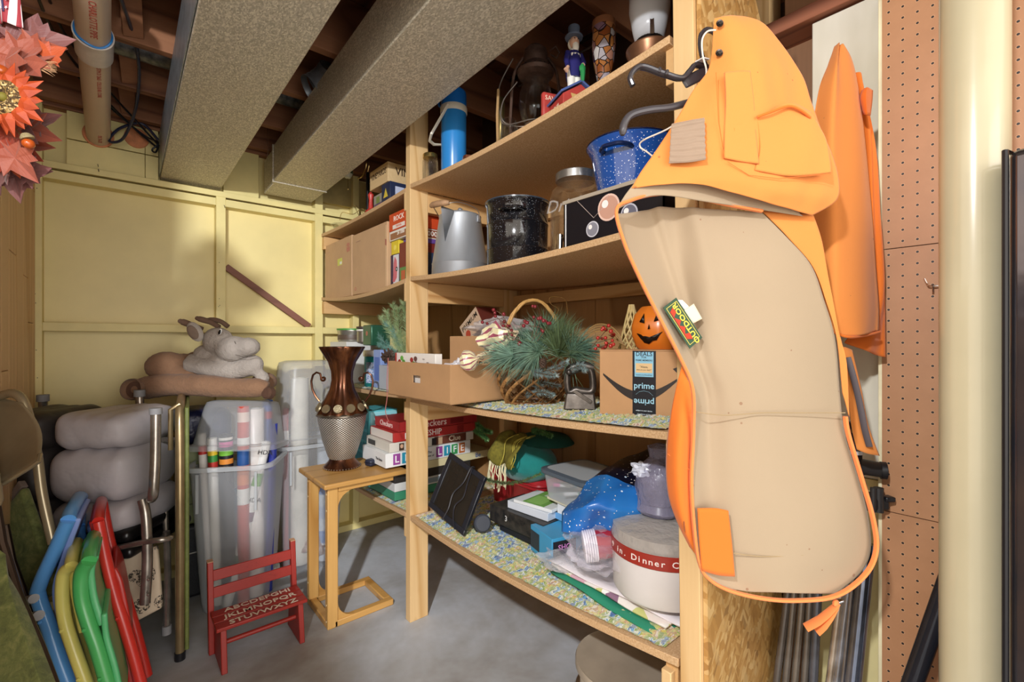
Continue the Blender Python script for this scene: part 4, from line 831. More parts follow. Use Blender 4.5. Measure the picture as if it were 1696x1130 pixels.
needleM = mat('pine_needle_green', '7f9a62', .6, var=.25, scale=40, col2='a8b888'); needleB = mat('blue_green_needles', '4f8070', .6, var=.25, scale=40, col2='7aa59a'); needleD = mat('dark_pine_needles', '4a6f60', .55, var=.25, scale=20, col2='86a68c'); frost = mat('frosted_needles', 'a4bcbc', .7, var=.2, scale=30)
def sprig(m, pts, ln, per, w=.0012, ang=50, rnd=.25):
    pts = smooth_line(pts, 5); L = len(pts)
    for i in range(L-1):
        d = (pts[i+1]-pts[i]).normalized(); x, y = basis(d)
        for k in range(per):
            a = random.uniform(0, 2*PI); p = pts[i].lerp(pts[i+1], random.random()); out = x*math.cos(a)+y*math.sin(a); q = R_(ang)*(1+random.uniform(-rnd, rnd)); l = ln*random.uniform(.75, 1.1)*(1-.3*i/L)
            e = p+(out*math.sin(q)+d*math.cos(q))*l; s_ = d.cross(out)*w
            m.add([p-s_, p+s_, e, p+out*w*1.5], [(0, 1, 2), (1, 3, 2), (3, 0, 2)])
def branch(o, list_, ln, per, mt, w=.0012, stem='5a4a38', ang=50):
    for pts in list_:
        m = MB(); pts = [Vector(p) for p in pts]; sprig(m, pts, ln, per, w, ang); m.build('needles', mt, o, smooth=False, world=True, kind='stuff')
        MB().tube(smooth_line(pts, 4), .0025, 6).build('twig', mc(stem, .8), o, world=True)
PB1 = thing('pine_branch', 'upright artificial spruce branch behind the pine post on the far bay shelf', 'greenery', (1.06, 2.02, 1.12))
def Q3(u, v, X=1.06): return P(u, v, X=X)
branch(PB1, [[Q3(672, 590), Q3(660, 550), Q3(650, 505)], [Q3(675, 585), Q3(672, 540), Q3(668, 500)], [Q3(668, 588), Q3(650, 560), Q3(632, 525)], [Q3(672, 588), Q3(662, 550), Q3(660, 510)], [Q3(670, 590), Q3(652, 555), Q3(640, 515)]], .042, 46, needleM)
branch(PB1, [[Q3(670, 592), Q3(645, 575), Q3(618, 545)], [Q3(665, 595), Q3(645, 580), Q3(625, 570)], [Q3(668, 580), Q3(655, 555), Q3(640, 535)]], .038, 40, needleB)
# ---- far bay, lowest shelf
zD = lambda y: shelf_z('D', y)+.014
CB1 = carton('calendar_box', 'turquoise and white upright box with photo squares on its side, far bay lowest shelf', 'box', (1.0, 2.30, zD(2.3)), (1.155, 2.50, .858), mc('5fc2cc'), R_(-2), None, (
    ('Y', 'r', -.07, .03, .075, .19, '9adbe2'), ('Y', 'r', -.03, -.15, .07, .09, 'd8cfe8'), ('Y', 'r', -.03, .075, .07, .09, 'b8d840'), ('Y', 'p', [(-.005+.02*math.cos(a*.5), .06+.02*math.sin(a*.5)) for a in range(12)], '7cba3c'), ('Y', 'r', -.02, -.02, .05, .0, '9a8cc0'), ('Y', 'r', -.02, -.06, .05, -.04, '9a8cc0'), ('Y', 'r', -.05, -.14, .02, -.10, '5a6a38'))
    + tuple(('X', 'r', -.085+i*.045, .10-j*.06, -.048+i*.045, .145-j*.06, '3f98a8') for i in range(4) for j in range(4)))
g = 'board games stacked in the far bay, lowest shelf'; X0, X1, YG = 1.0, 1.462, 2.0
def gbox(lab, x0, x1, z0, z1, col, pr, side=()): return carton('board_game', lab, 'board game', (x0, YG, z0), (x1, YG+.26, z1-.0008), mc(col), 0, g, pr+side, .001)
gbox('all-red edged game box on top of the game stack', 1.01, 1.462, .792, .838, 'a92c2c', (('Y', 't', -.05, 0, 'Checkers', .046, 'f2d8d0', 1.0), ('Y', 'r', .06, -.015, .14, .012, '7a1a1c')), (('X', 't', 0, 0, 'Checkers', .036, 'f2d8d0'),))
gbox('red game box with bold white capitals, second from the top of the game stack', .985, 1.45, .747, .791, 'b5332f', (('Y', 't', -.075, 0, 'BATTLESHIP', .040, 'f6f2ea', .95), ('Y', 'r', .12, -.02, .16, .018, '8a2020')), (('X', 'r', -.12, -.02, .12, .02, 'e0d6cc'),))
gbox('grey game box edge with small portraits, third from the top of the game stack', .965, 1.44, .702, .746, 'd9d4c8', (('Y', 'r', .0, -.02, .19, .02, '6a3a2c'), ('Y', 't', .12, 0, 'Clue', .038, 'f0e0c8'))+tuple(('Y', 'r', -.19+i*.035, -.018, -.165+i*.035, .016, c) for i, c in enumerate(('4a3a30', 'e8e2d8', '3a3432', '6a5a48', 'e4dcc8', '2c2a2c', 'c0a080')))+tuple(('Y', 'p', [(-.1775+i*.035+.008*math.cos(a*.5), .002+.010*math.sin(a*.5)) for a in range(12)], c) for i, c in enumerate(('d8b090', '3a2a24', 'd0a888', 'e0c0a0'))), (('X', 'r', -.10, -.012, -.02, .012, '3c3a38'),))
gbox('white game box with coloured letter squares, fourth from the top of the stack', .945, 1.42, .634, .701, 'eceeee', tuple(('Y', 'r', .0+x+i*.045, -.025, .036+x+i*.045, .026, c) for x in (-.2, .03) for i, c in enumerate(('9a4a9c', '2f9ab8', '3f9e5a', 'c8743a')))+tuple(('Y', 't', .018+x+i*.045, 0, l, .046, 'ffffff') for x in (-.2, .03) for i, l in enumerate('LIFE'))+(('Y', 't', -.01, .008, 'The', .016, '3a4048'), ('Y', 't', -.01, -.010, 'Game of', .014, '3a4048')), (('X', 't', .07, 0, 'The Game', .016, '3a4048'),))
gbox('cream box with blue lettering jutting right from the game stack', 1.14, 1.56, .595, .633, 'e6dcae', (('Y', 't', .12, 0, 'Be', .034, '3a6ab0'),))
gbox('dark box below the cream one in the game stack', .99, 1.42, .555, .594, '33302e', ())
gbox('white box with black lettering near the bottom of the game stack', .99, 1.40, .515, .554, 'd6d8d8', (('Y', 't', -.12, 0, 'UN', .034, '2a2a2e'), ('Y', 'r', -.05, -.012, .1, .012, '8a9aa8')))
gbox('teal green game box at the very bottom of the game stack', .99, 1.42, .474, .514, '3a8a6a', ())
carton('board_game', 'bright green game box lying alone in front of the turquoise box', 'board game', (1.0, 2.27, zD(2.3)), (1.34, 2.295, .60), mc('58c070'), 0, None, (('Y', 't', .04, .01, 'play', .05, 'a6e0b0', 1.3), ('Y', 'r', -.16, -.05, .16, -.046, '3f9a54')), .002)
crumple('gift_bow', 'lilac ribbon bow on top of the bright green game box', 'bow', (1.045, 2.27, .615), .022, None, mc('b9a4dc', .4), (1, 1, .8), 1.1, 2)
carton('dark_folder', 'thin black folder lying over the bright green game box', 'folder', (1.06, 2.02, .605-.0), (1.30, 2.02+.0, .612), mc('1c1c20')) if 0 else None

# ---- near bay, top shelf
zA = lambda y: shelf_z('A', y)+.0005
gl = glass('clear_glass')
j = thing('mason_jar', 'small glass jar with dull gold screw lid beside the blue thermos', 'jar', (1.035, 1.755, zA(1.755)))
MB().lathe([(0, 0), (.031, 0), (.034, .005), (.034, .095), (.030, .108), (.029, .115), (.026, .115), (.030, .10), (.030, .008), (0, .006)], n=28, cap=False).build('glass_body', gl, j)
MB().lathe([(0, .128), (.030, .128), (.032, .125), (.032, .110), (.029, .110)], n=28).build('lid', mat('brass_latch', 'cdb06a', .25, .9), j)
t_ = thing('thermos', 'tall blue vacuum flask with cup lid and cream folding handle', 'flask', (1.07, 1.625, zA(1.62)))
blu = mat('blue_enamel', '2f86cc', .25, var=.04); blu2 = mat('darker_blue_plastic', '1f6fc0', .3, var=.04); crem = mc('e6dcc6', .35)
MB().lathe([(0, 0), (.050, 0), (.052, .004), (.052, .27), (.048, .275), (0, .275)], n=36).build('flask_body', blu, t_)
MB().lathe([(.0, .365), (.045, .365), (.050, .36), (.052, .35), (.053, .297), (0, .297)], n=36).build('cup_lid', blu2, t_)
MB().lathe([(.054, .27), (.056, .273), (.056, .293), (.054, .297)], n=36).build('collar', crem, t_)
hx = Vector((-.5, .75, 0)).normalized(); hy = Vector((hx.y, -hx.x, 0))
MB().tube([hy*.056+Vector((0, 0, .285)), hy*.057+hx*.035+Vector((0, 0, .22)), hy*.055+hx*.075+Vector((0, 0, .175)), hy*.02+hx*.10+Vector((0, 0, .165)), -hy*.02+hx*.10+Vector((0, 0, .165)), -hy*.055+hx*.075+Vector((0, 0, .175)), -hy*.056+Vector((0, 0, .285))], .007, 6, flat=.6).build('handle', crem, t_)
MB().tube(smooth_line([hx*.050+Vector((0, 0, .35)), hx*.066+Vector((0, 0, .345)), hx*.066+Vector((0, 0, .315)), hx*.051+Vector((0, 0, .31))], 3), .005, 8).build('cup_handle', blu2, t_)
copper = mat('copper_sheet', 'c0785a', .28, .9, var=.1)
o = thing('copper_cutter', 'small copper cookie cutter on a round copper lid beside the thermos', 'cookie cutter', (1.06, 1.50, zA(1.5)))
MB().lathe([(0, .004), (.045, .002), (.05, .0), (.046, .012), (.02, .016), (0, .016)], n=24).build('lid', copper, o); MB().lathe([(.026, .016), (.028, .016), (.028, .055), (.026, .055)], n=12, flute=lambda a, z: .12*math.sin(a*4)).build('cutter', copper, o)
o = MB().lathe([(.018, 0), (.020, 0), (.020, .035), (.018, .035)], n=20, M=Matrix.Rotation(PI/2, 4, 'Y') @ Matrix.Translation((-.02, 0, 0))).build('brass_ring', mat('brass_latch', 'cdb06a', .25, .9)); o.location = (1.05, 1.42, zA(1.42)); tag(o, 'small brass ring standing on its edge beside the copper cutter', 'ring')
o = MB().add([(-.012, 0, 0), (.012, 0, 0), (.012, 0, .21), (.004, 0, .235), (-.006, 0, .235), (-.012, 0, .20)], [(0, 1, 2, 3, 4, 5)]).build('metal_strip', mat('brass_strip', 'a8935e', .35, .8), solid=.004); o.location = (1.08, 1.335, zA(1.33)); o.rotation_euler = (0, R_(2), R_(-40)); tag(o, 'upright tarnished brass strip with pointed end on the top shelf', 'strip')
LT = thing('oil_lantern', 'rusty hurricane lantern with tall glass globe and coiled wire on the top shelf', 'lantern', (1.13, 1.195, zA(1.2)))
rust = mat('rusty_tin', '7c6254', .6, .45, var=.3, scale=14, col2='4f3a30', bump=.2)
MB().lathe([(0, 0), (.075, 0), (.078, .006), (.078, .045), (.062, .062), (.03, .068), (.03, .08), (.040, .088), (.040, .092), (0, .092)], n=32).build('fuel_tank', rust, LT)
MB().lathe([(.036, .095), (.052, .12), (.060, .16), (.058, .20), (.044, .25), (.040, .262), (.037, .262), (.041, .25), (.055, .20), (.057, .16), (.049, .12), (.034, .095)], n=32, cap=False).build('glass_globe', gl, LT)
MB().lathe([(.040, .262), (.062, .268), (.066, .28), (.050, .30), (.040, .31), (.044, .33), (.040, .355), (.024, .37), (0, .372)], n=28).build('chimney_cap', rust, LT)
m = MB()
for i in range(24):
    a = 2*PI*i/24; m.ball((.063*math.cos(a), .063*math.sin(a), .283), .003, 6)
m.build('vent_hole', mc('181210', .8), LT, kind='stuff')
for s_ in (-1, 1): MB().tube(smooth_line([RGT*s_*.07+Vector((0, 0, .03)), RGT*s_*.088+Vector((0, 0, .07)), RGT*s_*.084+Vector((0, 0, .20)), RGT*s_*.074+Vector((0, 0, .28)), RGT*s_*.045+Vector((0, 0, .33))], 5), .009, 8, flat=.6).build('side_tube', rust, LT)
MB().tube([(.03, -.04, .35), (.05, -.05, .37), (.07, -.05, .355), (.06, -.045, .335), (.035, -.04, .34)], .003, 6).build('lift_ring', rust, LT)
wirem = mat('galvanised_wire', 'b4aaa0', .3, .8)
MB().tube(smooth_line([-RGT*.08+Vector((0, 0, .33)), -RGT*.13+Vector((0, 0, .22)), -RGT*.125+Vector((0, -.02, .10)), -RGT*.06+Vector((0, -.06, .07)), RGT*.02+Vector((-.05, -.06, .08)), RGT*.07+Vector((-.03, -.05, .06))], 8), .0022, 6).tube(smooth_line([-RGT*.05+Vector((-.02, 0, .24)), -RGT*.10+Vector((-.02, 0, .17)), -RGT*.09+Vector((-.03, -.0, .09)), RGT*.0+Vector((-.07, -.05, .075)), RGT*.06+Vector((-.06, -.03, .09))], 8), .0022, 6).build('bail_wire', wirem, LT)
MB().tube([-RGT*.108+Vector((-.03, 0, .21+.0)), -RGT*.112+Vector((-.03, 0, .12)), -RGT*.11+Vector((-.03, 0, .01))], .005, 8).build('rope', mat('hemp_rope', 'a8875a', .9, bump=.8, bscale=200), LT)
MB().lathe([(0, 0), (.03, 0), (.034, .03), (.030, .09), (.022, .11), (.020, .11), (.027, .09), (.031, .03), (.027, .004), (0, .004)], n=20, c=tuple(-RGT*.085+Vector((-.01, 0, 0))), cap=False).build('spare_globe', gl, LT)
# figurine with a top hat on a little red house
FG = thing('painted_figurine', 'painted bearded man figurine with grey top hat and green umbrella on a red house', 'figurine', (1.075, .965, zA(.96)), R_(-20))
redb = mat('red_painted_resin', 'b8433c', .4, var=.1, scale=20); 
HS = MB().prism([(-.06, 0), (.06, 0), (.06, .055), (0, .092), (-.06, .055)], -.045, .045, Matrix(((1,0,0,0), (0,0,1,0), (0,1,0,0), (0,0,0,1)))).build('house_box', redb, FG, bevel=.002)
for s_ in (-1, 1): MB().bar((s_*.001, -.052, .098), (s_*.001, .052, .098), .001, .001).bar((s_*.035, -.052, .0775), (s_*.035, .052, .0775), .078, .006, (s_*.53, 0, .85)).build('roof_slab', mc('4a5f96', .35), FG, bevel=.0015)
text('U', .05, fr((-.0, -.0455, .035), (1, 0, 0), (0, 0, 1)), mc('d8b26a'), FG, 'painted_eagle', sx=1.6, bold=.03)
for s_ in (-1, 1): MB().prism([(0, 0), (s_*.012, .02), (s_*.035, .022), (s_*.026, -.004), (s_*.012, -.02)], 0, .002, fr((0, -.0458, .036), (1, 0, 0), (0, 0, 1))).build('painted_wing', mc('c9a768'), FG)
text('Bill', .028, fr((-.0604, 0, .028), (0, -1, 0), (0, 0, 1)), mc('ead9c0'), FG)
MB().box((-.055, .06, .06), (.055, .02, .09)).build('red_placard', redb, FG, bevel=.008, seg=3)
text('SAVI', .02, fr((-.055, .0497, .085), (1, 0, 0), (0, 0, 1)), mc('ead9c0'), FG)
zf = .092
m = MB(); m.tube([(-.009, 0, zf), (-.010, 0, zf+.03), (-.008, .002, zf+.065)], [.011, .012, .015], 12); m.tube([(.010, 0, zf), (.011, 0, zf+.03), (.008, .002, zf+.065)], [.011, .012, .015], 12); m.tube([(0, .002, zf+.055), (0, .002, zf+.08), (0, .0, zf+.11), (0, 0, zf+.13)], [.020, .022, .021, .012], 14)
r = m.build('body', mc('ece8e0', .3), FG); q_ = r.modifiers.new('r', 'REMESH'); q_.mode = 'VOXEL'; q_.voxel_size = .003; q_.use_smooth_shade = True
MB().tube([(0, .006, zf+.04), (0, .006, zf+.08), (0, .003, zf+.115), (0, .002, zf+.128)], [.024, .027, .024, .013], 14, flat=.9).build('coat', mc('2c2a66', .25), FG)
MB().tube([(.022, -.002, zf+.115), (.030, -.006, zf+.09), (.020, -.022, zf+.073)], [.009, .009, .007], 10).build('sleeve', mc('2c2a66', .25), FG); MB().tube([(-.022, -.002, zf+.115), (-.028, -.004, zf+.09), (-.03, -.016, zf+.065)], [.009, .009, .007], 10).build('sleeve', mc('2c2a66', .25), FG)
skin = mc('dcae90', .4)
m = MB(); m.ball((.018, -.024, zf+.071), .007, 8); m.build('hand', skin, FG); m = MB(); m.tube([(-.03, -.018, zf+.06), (-.038, -.026, zf+.042), (-.045, -.03, zf+.046)], .0055, 8); m.build('hand', skin, FG)
MB().ball((0, -.002, zf+.148), .016, 16, (1, 1, 1.2)).ball((-.002, -.018, zf+.149), .0045, 8, (1, 1.4, 1)).build('head', skin, FG)
MB().ball((0, -.012, zf+.131), .011, 12, (1, .7, 1.5)).ball((0, .006, zf+.148), .0175, 12, (1, .8, 1.1)).build('beard', mc('ece6d6', .7), FG)
MB().ball((-.006, -.0165, zf+.154), .0018, 6).ball((.006, -.0165, zf+.154), .0018, 6).build('eye', mc('1c1c20', .3), FG)
MB().lathe([(0, 0), (.027, 0), (.028, .004), (.018, .006), (.018, .034), (.0165, .036), (0, .036)], n=24, c=(0, 0, zf+.163)).build('top_hat', mc('5f6a7c', .5), FG)
MB().tube([(.014, -.028, zf+.072), (.014, -.03, zf+.045), (.014, -.03, zf+.002)], [.004, .008, .003], 8).ball((.014, -.028, zf+.058), .011, 10, (1, .6, 1.2)).build('umbrella', mc('2f8a4c', .35), FG)
BG = thing('stained_glass_goblet', 'brown leaded glass vase tapering down to a gold foot, right of the figurine', 'vase', (1.10, .87, zA(.87)))
n = NT('leaded_glass'); vd = n.voro(n.mapping(), 42, 'DISTANCE_TO_EDGE', 'Distance'); vc = n.voro(n.mapping(), 42, 'F1', 'Color'); s_ = n.N.new('ShaderNodeSeparateColor'); n.L.new(vc, s_.inputs[0]); c = n.ramp(s_.outputs[0], [(0, '7c4220'), (.5, 'a8703c'), (.75, '6a5a78'), (1, 'b9b4b0')]); c = n.mix(n.math('LESS_THAN', vd, .045), c, '241a16'); n.set(col=c, rough=.12, coat=.6); LG = n.m
MB().lathe([(.0, .062), (.014, .062), (.018, .08), (.030, .14), (.035, .19), (.034, .225), (.032, .245), (.030, .245), (.032, .20), (0, .09)], n=28, cap=False).build('bowl', LG, BG); MB().lathe([(0, 0), (.026, 0), (.027, .006), (.012, .02), (.010, .04), (.017, .05), (.018, .064), (0, .064)], n=24).build('foot', mat('gold_wire', 'd8b878', .25, .9), BG); MB().lathe([(.030, .243), (.034, .244), (.034, .262), (.030, .262)], n=28).build('rim', mc('8a5a3c', .3), BG)
o = MB().lathe([(0, 0), (.022, 0), (.022, .012), (0, .014)], n=18).build('jar_lid', mc('c8b89a', .4)); o.location = (1.16, .93, zA(.93)+0); tag(o, 'small cream jar lid behind the figurine house', 'lid')
OL = thing('oil_lamp', 'old oil lamp with frosted chimney and copper font, near end of the top shelf', 'lamp', (1.10, .715, zA(.71)))
MB().lathe([(0, 0), (.050, 0), (.055, .01), (.058, .04), (.056, .075), (.062, .088), (.062, .093), (.050, .098), (0, .10)], n=36).build('font', mat('dull_copper', 'a87a5c', .3, .8, var=.15), OL)
MB().lathe([(.036, .10), (.038, .112), (.036, .125), (0, .125)], n=28).build('burner', mat('dark_burner', '2a2420', .35, .7), OL)
fg_ = film('frosted_glass', 'd8dade', .62, .25)
MB().lathe([(.036, .115), (.044, .15), (.053, .20), (.052, .245), (.044, .30), (.040, .34)], n=36, cap=False).build('chimney', fg_, OL, solid=.002)
MB().box((-.032, -.028, .135), (.004, .010, .05), rz=R_(40)).build('prong', mat('chrome', 'd8d8dc', .18, 1), OL)

# ---- near bay, second shelf
CBo = thing('coffee_boiler', 'large grey galvanised coffee boiler with spout and wooden bail handle', 'coffee pot', (1.115, 1.645, zB(1.64)), R_(20))
zinc = mat('galvanised_zinc', 'a9adb2', .45, .45, var=.14, scale=5, stretch=(1, 1, .4), bump=.05)
MB().lathe([(0, 0), (.118, 0), (.120, .004), (.118, .05), (.1195, .053), (.117, .056), (.088, .25), (.090, .256), (.086, .258), (0, .258)], n=48).build('body', zinc, CBo)
MB().lathe([(0, .278), (.02, .276), (.06, .270), (.082, .262), (.084, .256), (.0, .256)], n=36).build('lid', zinc, CBo); MB().ball((0, 0, .284), .012, 12).build('lid_knob', zinc, CBo)
MB().add([(-.083, -.030, .255), (-.083, .030, .255), (-.128, 0, .262), (-.104, -.002, .13), (-.108, .0, .255), (-.085, -.026, .262), (-.085, .026, .262), (-.128, 0, .272)], [(0, 3, 2), (1, 2, 3), (0, 2, 7, 5), (1, 6, 7, 2)]).build('spout', zinc, CBo, solid=.003, ang=20)
hd = [(.0, -.098, .235), (-.02, -.10, .27), (-.09, -.07, .285), (-.135, -.04, .275), (-.145, .0, .27), (-.135, .04, .275), (-.09, .07, .285), (-.02, .10, .27), (0, .098, .235)]
MB().tube(smooth_line(hd, 4), .002, 6).build('bail_wire', wirem, CBo)
MB().tube([(-.135, -.045, .276), (-.143, -.03, .276), (-.146, 0, .276), (-.143, .03, .276), (-.135, .045, .276)], [.009, .012, .0125, .012, .009], 12).build('wooden_grip', mat('worn_grip_wood', 'b08a66', .6, var=.2, scale=20), CBo)
for s_ in (-1, 1): MB().box((0, s_*.094, .236), (.02, .008, .028)).build('ear', zinc, CBo, bevel=.002)
def speckle(name, base, col='e8ecf2', dens=120, th=.17):
    n = NT(name); v = n.voro(n.mapping(), dens, 'F1', 'Distance'); n2 = n.noise(n.mapping(), 9, 2); t = n.math('MULTIPLY', n2, th*2)
    c = n.mix(n.math('LESS_THAN', v, t), base, col); n.set(col=c, rough=.12, coat=.5); return n.m
SPK = speckle('black_speckled_enamel', '16161a', 'c9ccd2', 190, .13); BSP = speckle('blue_speckled_enamel', '1f4f9c', 'e8eef8', 150, .16)
CP = thing('canning_pot', 'tall black speckled enamel stockpot with side handles in the middle of the second shelf', 'pot', (1.13, 1.292, zB(1.29)))
MB().lathe([(0, 0), (.110, 0), (.1125, .004), (.1125, .065), (.1145, .069), (.1125, .073), (.1125, .155), (.115, .16), (.1125, .166), (.114, .225), (.119, .232), (.119, .238), (.115, .238), (.110, .22), (.109, .01), (0, .008)], n=56, cap=False).build('pot_body', SPK, CP)
MB().lathe([(.1155, .2365), (.120, .238), (.1205, .242), (.1165, .243)], n=56).build('rim', mc('3a4450', .2), CP)
for s_ in (-2.75,): 
    pass
def loop_handle(o, a0, r, z, m, w=.045, out=.035, rad=.007):
    pts = []
    for t in (-1, -.85, -.4, 0, .4, .85, 1):
        a = a0+t*w/r; rr = r+out*(1-abs(t)**4); pts.append((rr*math.cos(a), rr*math.sin(a), z-.012*(1-abs(t)**4)*0))
    MB().tube(smooth_line(pts, 4), rad, 8, flat=.7).build('handle', m, o)
ha = math.atan2(-CP.location.y, -CP.location.x)
loop_handle(CP, ha-.15, .112, .195, SPK, .042, .03, .0085); loop_handle(CP, ha-.15+PI, .112, .195, SPK, .042, .03, .0085)
DJ = thing('drink_dispenser', 'large glass jar drink dispenser with metal screw lid and chrome tap', 'jar', (1.125, 1.0, zB(1.0)))
MB().lathe([(0, 0), (.078, 0), (.083, .008), (.084, .19), (.078, .215), (.064, .228), (.062, .234), (.062, .25), (.058, .25), (.059, .23), (.074, .212), (.080, .19), (.079, .012), (0, .008)], n=48, cap=False).build('glass_body', gl, DJ)
MB().lathe([(0, .272), (.062, .272), (.066, .268), (.066, .245), (.063, .245)], n=48).build('lid', mat('brushed_tin2', 'c8c8c8', .25, .9), DJ)
hv = Vector((-.85, -.25, 0)).normalized()
MB().cyl(hv*.082+Vector((0, 0, .045)), hv*.115+Vector((0, 0, .045)), .008, n=12).cyl(hv*.11+Vector((0, 0, .055)), hv*.113+Vector((0, 0, .012)), .009, .007, 12).build('tap', chrome, DJ)
text('Drink', .055, fr(hv*.0850+Vector((0, 0, .15)), (-hv.y, hv.x, 0), (0, 0, 1)), film('embossed_glass', 'e4e4e4', .12, .1), DJ, 'embossed_word', shear=.3, depth=.001)
# black open tray with photo of ornaments
tx0, tx1, ty0, ty1, tz0, tz1 = 1.0, 1.24, .61, .937, zB(.8)+.002, 1.622
TR = thing('printed_box', 'black open box printed with glass ornaments holding the blue speckled pot', 'box', ((tx0+tx1)/2, (ty0+ty1)/2, tz0))
lx, ly, lz = (tx1-tx0)/2, (ty1-ty0)/2, tz1-tz0
blk = mc('17161c', .3); grc = mc('a89c8a', .7)
MB().span((-lx, -ly, 0), (-lx+.004, ly, lz)).build('side', blk, TR); MB().span((lx-.004, -ly, 0), (lx, ly, lz)).build('side', blk, TR); MB().span((-lx, ly-.004, 0), (lx, ly, lz)).build('side', blk, TR); MB().span((-lx, -ly, 0), (lx, -ly+.004, lz)).build('side', blk, TR); MB().span((-lx, -ly, 0), (lx, ly, .004)).build('base', blk, TR)
MB().span((-lx-.004, -ly, lz-.004), (-lx+.012, ly+.002, lz+.006)).build('raw_edge', grc, TR)
MB().span((-lx-.001, ly-.010, 0), (-lx+.002, ly-.006, lz)).build('white_stripe', mc('e0e0e0'), TR)
fx = fr((-lx-.0012, 0, lz/2), *SX)
for a, b, r, cc, rg in ((-.03, .018, .036, 'c89a86', 'e6c4b4'), (-.085, -.03, .022, '8a8a94', 'd0d0d8'), (.035, -.012, .026, '6a6a78', 'c0c0cc')):
    a += .03
    MB().lathe([(r, 0), (r, .0008), (0, .0008)], M=fx @ Matrix.Translation((a, b, 0)), n=24).build('ornament_print', mc(rg, .25), TR); MB().lathe([(r*.85, .0008), (r*.85, .0014), (0, .0014)], M=fx @ Matrix.Translation((a, b, 0)), n=24).build('ornament_print', mc(cc, .25), TR); MB().lathe([(r*.3, .0014), (r*.3, .002), (0, .002)], M=fx @ Matrix.Translation((a-r*.3, b+r*.3, 0)), n=12).build('highlight_print', mc('f4f0ec', .2), TR)
MB().tube([fx @ Vector((.0, .05, .001)), fx @ Vector((-.02, .02, .001)), fx @ Vector((-.05, -.0, .001)), fx @ Vector((-.11, .06, .001))], .0008, 6).build('string_print', mc('b8a8a0'), TR)
BPt = thing('enamel_pot', 'blue white-speckled enamel pot partly hidden behind the orange vest', 'pot', (1.135, .80, tz0+.0042))
MB().lathe([(0, 0), (.070, 0), (.085, .01), (.1, .10), (.112, .17), (.122, .188), (.126, .195), (.120, .196), (.108, .175), (.094, .1), (.08, .014), (0, .012)], c=(0, 0, .085), n=52, cap=False).build('pot_body', BSP, BPt)
MB().lathe([(0, 0), (.055, 0), (.066, .105), (.06, .12), (0, .12)], n=36).build('lower_pan', BSP, BPt)
MB().lathe([(.1215, .279), (.127, .281), (.127, .284), (.1215, .283)], n=52).build('rim', mc('121a3a', .2), BPt)
loop_handle(BPt, math.atan2(-BPt.location.y, -BPt.location.x)-.35, .108, .242, mc('16264c', .15), .040, .035, .008)

# ---- near bay, third shelf
def openbox(name, lab, c_, rz, dx, dy, dz, m, hole=True, tilt=0):
    o = thing(name, lab, 'box', c_, rz); o.rotation_euler = (0, tilt, rz); t = .004
    def wall(a, b): MB().span(a, b).build('side', m, o, bevel=.001)
    if hole:
        hw, hh, zc = .028, .014, dz*.55
        MB().span((-dx/2, -dy/2, 0), (-dx/2+t, -hw, dz)).span((-dx/2, hw, 0), (-dx/2+t, dy/2, dz)).span((-dx/2, -hw, 0), (-dx/2+t, hw, zc-hh)).span((-dx/2, -hw, zc+hh), (-dx/2+t, hw, dz)).build('side', m, o)
    else: wall((-dx/2, -dy/2, 0), (-dx/2+t, dy/2, dz))
    wall((dx/2-t, -dy/2, 0), (dx/2, dy/2, dz)); wall((-dx/2+t, -dy/2, 0), (dx/2-t, -dy/2+t, dz)); wall((-dx/2+t, dy/2-t, 0), (dx/2-t, dy/2, dz)); MB().span((-dx/2, -dy/2, 0), (dx/2, dy/2, t)).build('base', m, o)
    return o
OB = openbox('cardboard_tray', 'open brown cardboard tray with hand hole jutting out in front of the pine post', (1.035, 1.575, 1.0), R_(2), .34, .44, .138, kraft2, tilt=R_(0))
gp = mat('holly_gift_paper', 'eae4dc', .45, var=.0)
HP = carton('gift_bag', 'white gift bag printed with red and green holly sticking out of the tray', 'gift bag', (.885, 1.47, 1.02), (.915, 1.77, 1.172), gp, R_(1), None, tuple(('X', 'p', [(x+.013*math.cos(a*.6+s_), z+.010*math.sin(a*.6+s_)) for a in range(10)], c) for x, z, s_, c in ((-.12, .04, 0, 'a03830'), (-.10, .055, 1, '6cae4a'), (-.085, .04, 0, '5c9c44'), (-.02, .05, 1, 'a83a34'), (-.005, .035, 0, '5c8a3c'), (.01, .055, 0, '6c4a44')))+tuple(('X', 'r', .12-.028*i, .030+.012*(i % 3), .135-.028*i, .033+.012*(i % 3), 'a89a94') for i in range(5))+(('X', 'r', -.15, -.07, -.14, .076, 'b84038'),))
crumple('tissue_paper', 'white tissue paper with black lettering in the tray beside the striped ornaments', 'tissue', (.97, 1.42, 1.115), .045, None, mc('e6e4ea', .6), (1, .8, .7), .8, 9)
crumple('tissue_paper', 'pale pink tissue filling the inside of the cardboard tray', 'tissue', (1.05, 1.60, 1.06), .075, None, mat('pink_tissue', 'e2d4d0', .6), (1.4, 2, .7), .7, 12)
MB_r = MB().tube(smooth_line([(.862, 1.80, 1.15), (.852, 1.79, 1.06), (.855, 1.795, .99), (.85, 1.80, .93), (.86, 1.79, .885)], 6), .0028, 6, flat=.4); tag(MB_r.build('ribbon', mc('c87a74', .4)), 'narrow pink ribbon hanging off the corner of the cardboard tray', 'ribbon')
OB2 = openbox('cardboard_box', 'open cardboard box marked SPO behind the tray, plastic bag on top', (1.30, 1.555, zC(1.6)-.004), R_(10), .36, .34, .262, kraft2, False)
text('SPO', .05, fr((-.1805, -.02, .14), *SX), mc('2a2420'), OB2, sx=.9)
text('SPO', .05, fr((-.02, -.1705, .15), *SY), mc('2a2420'), OB2, sx=.9)
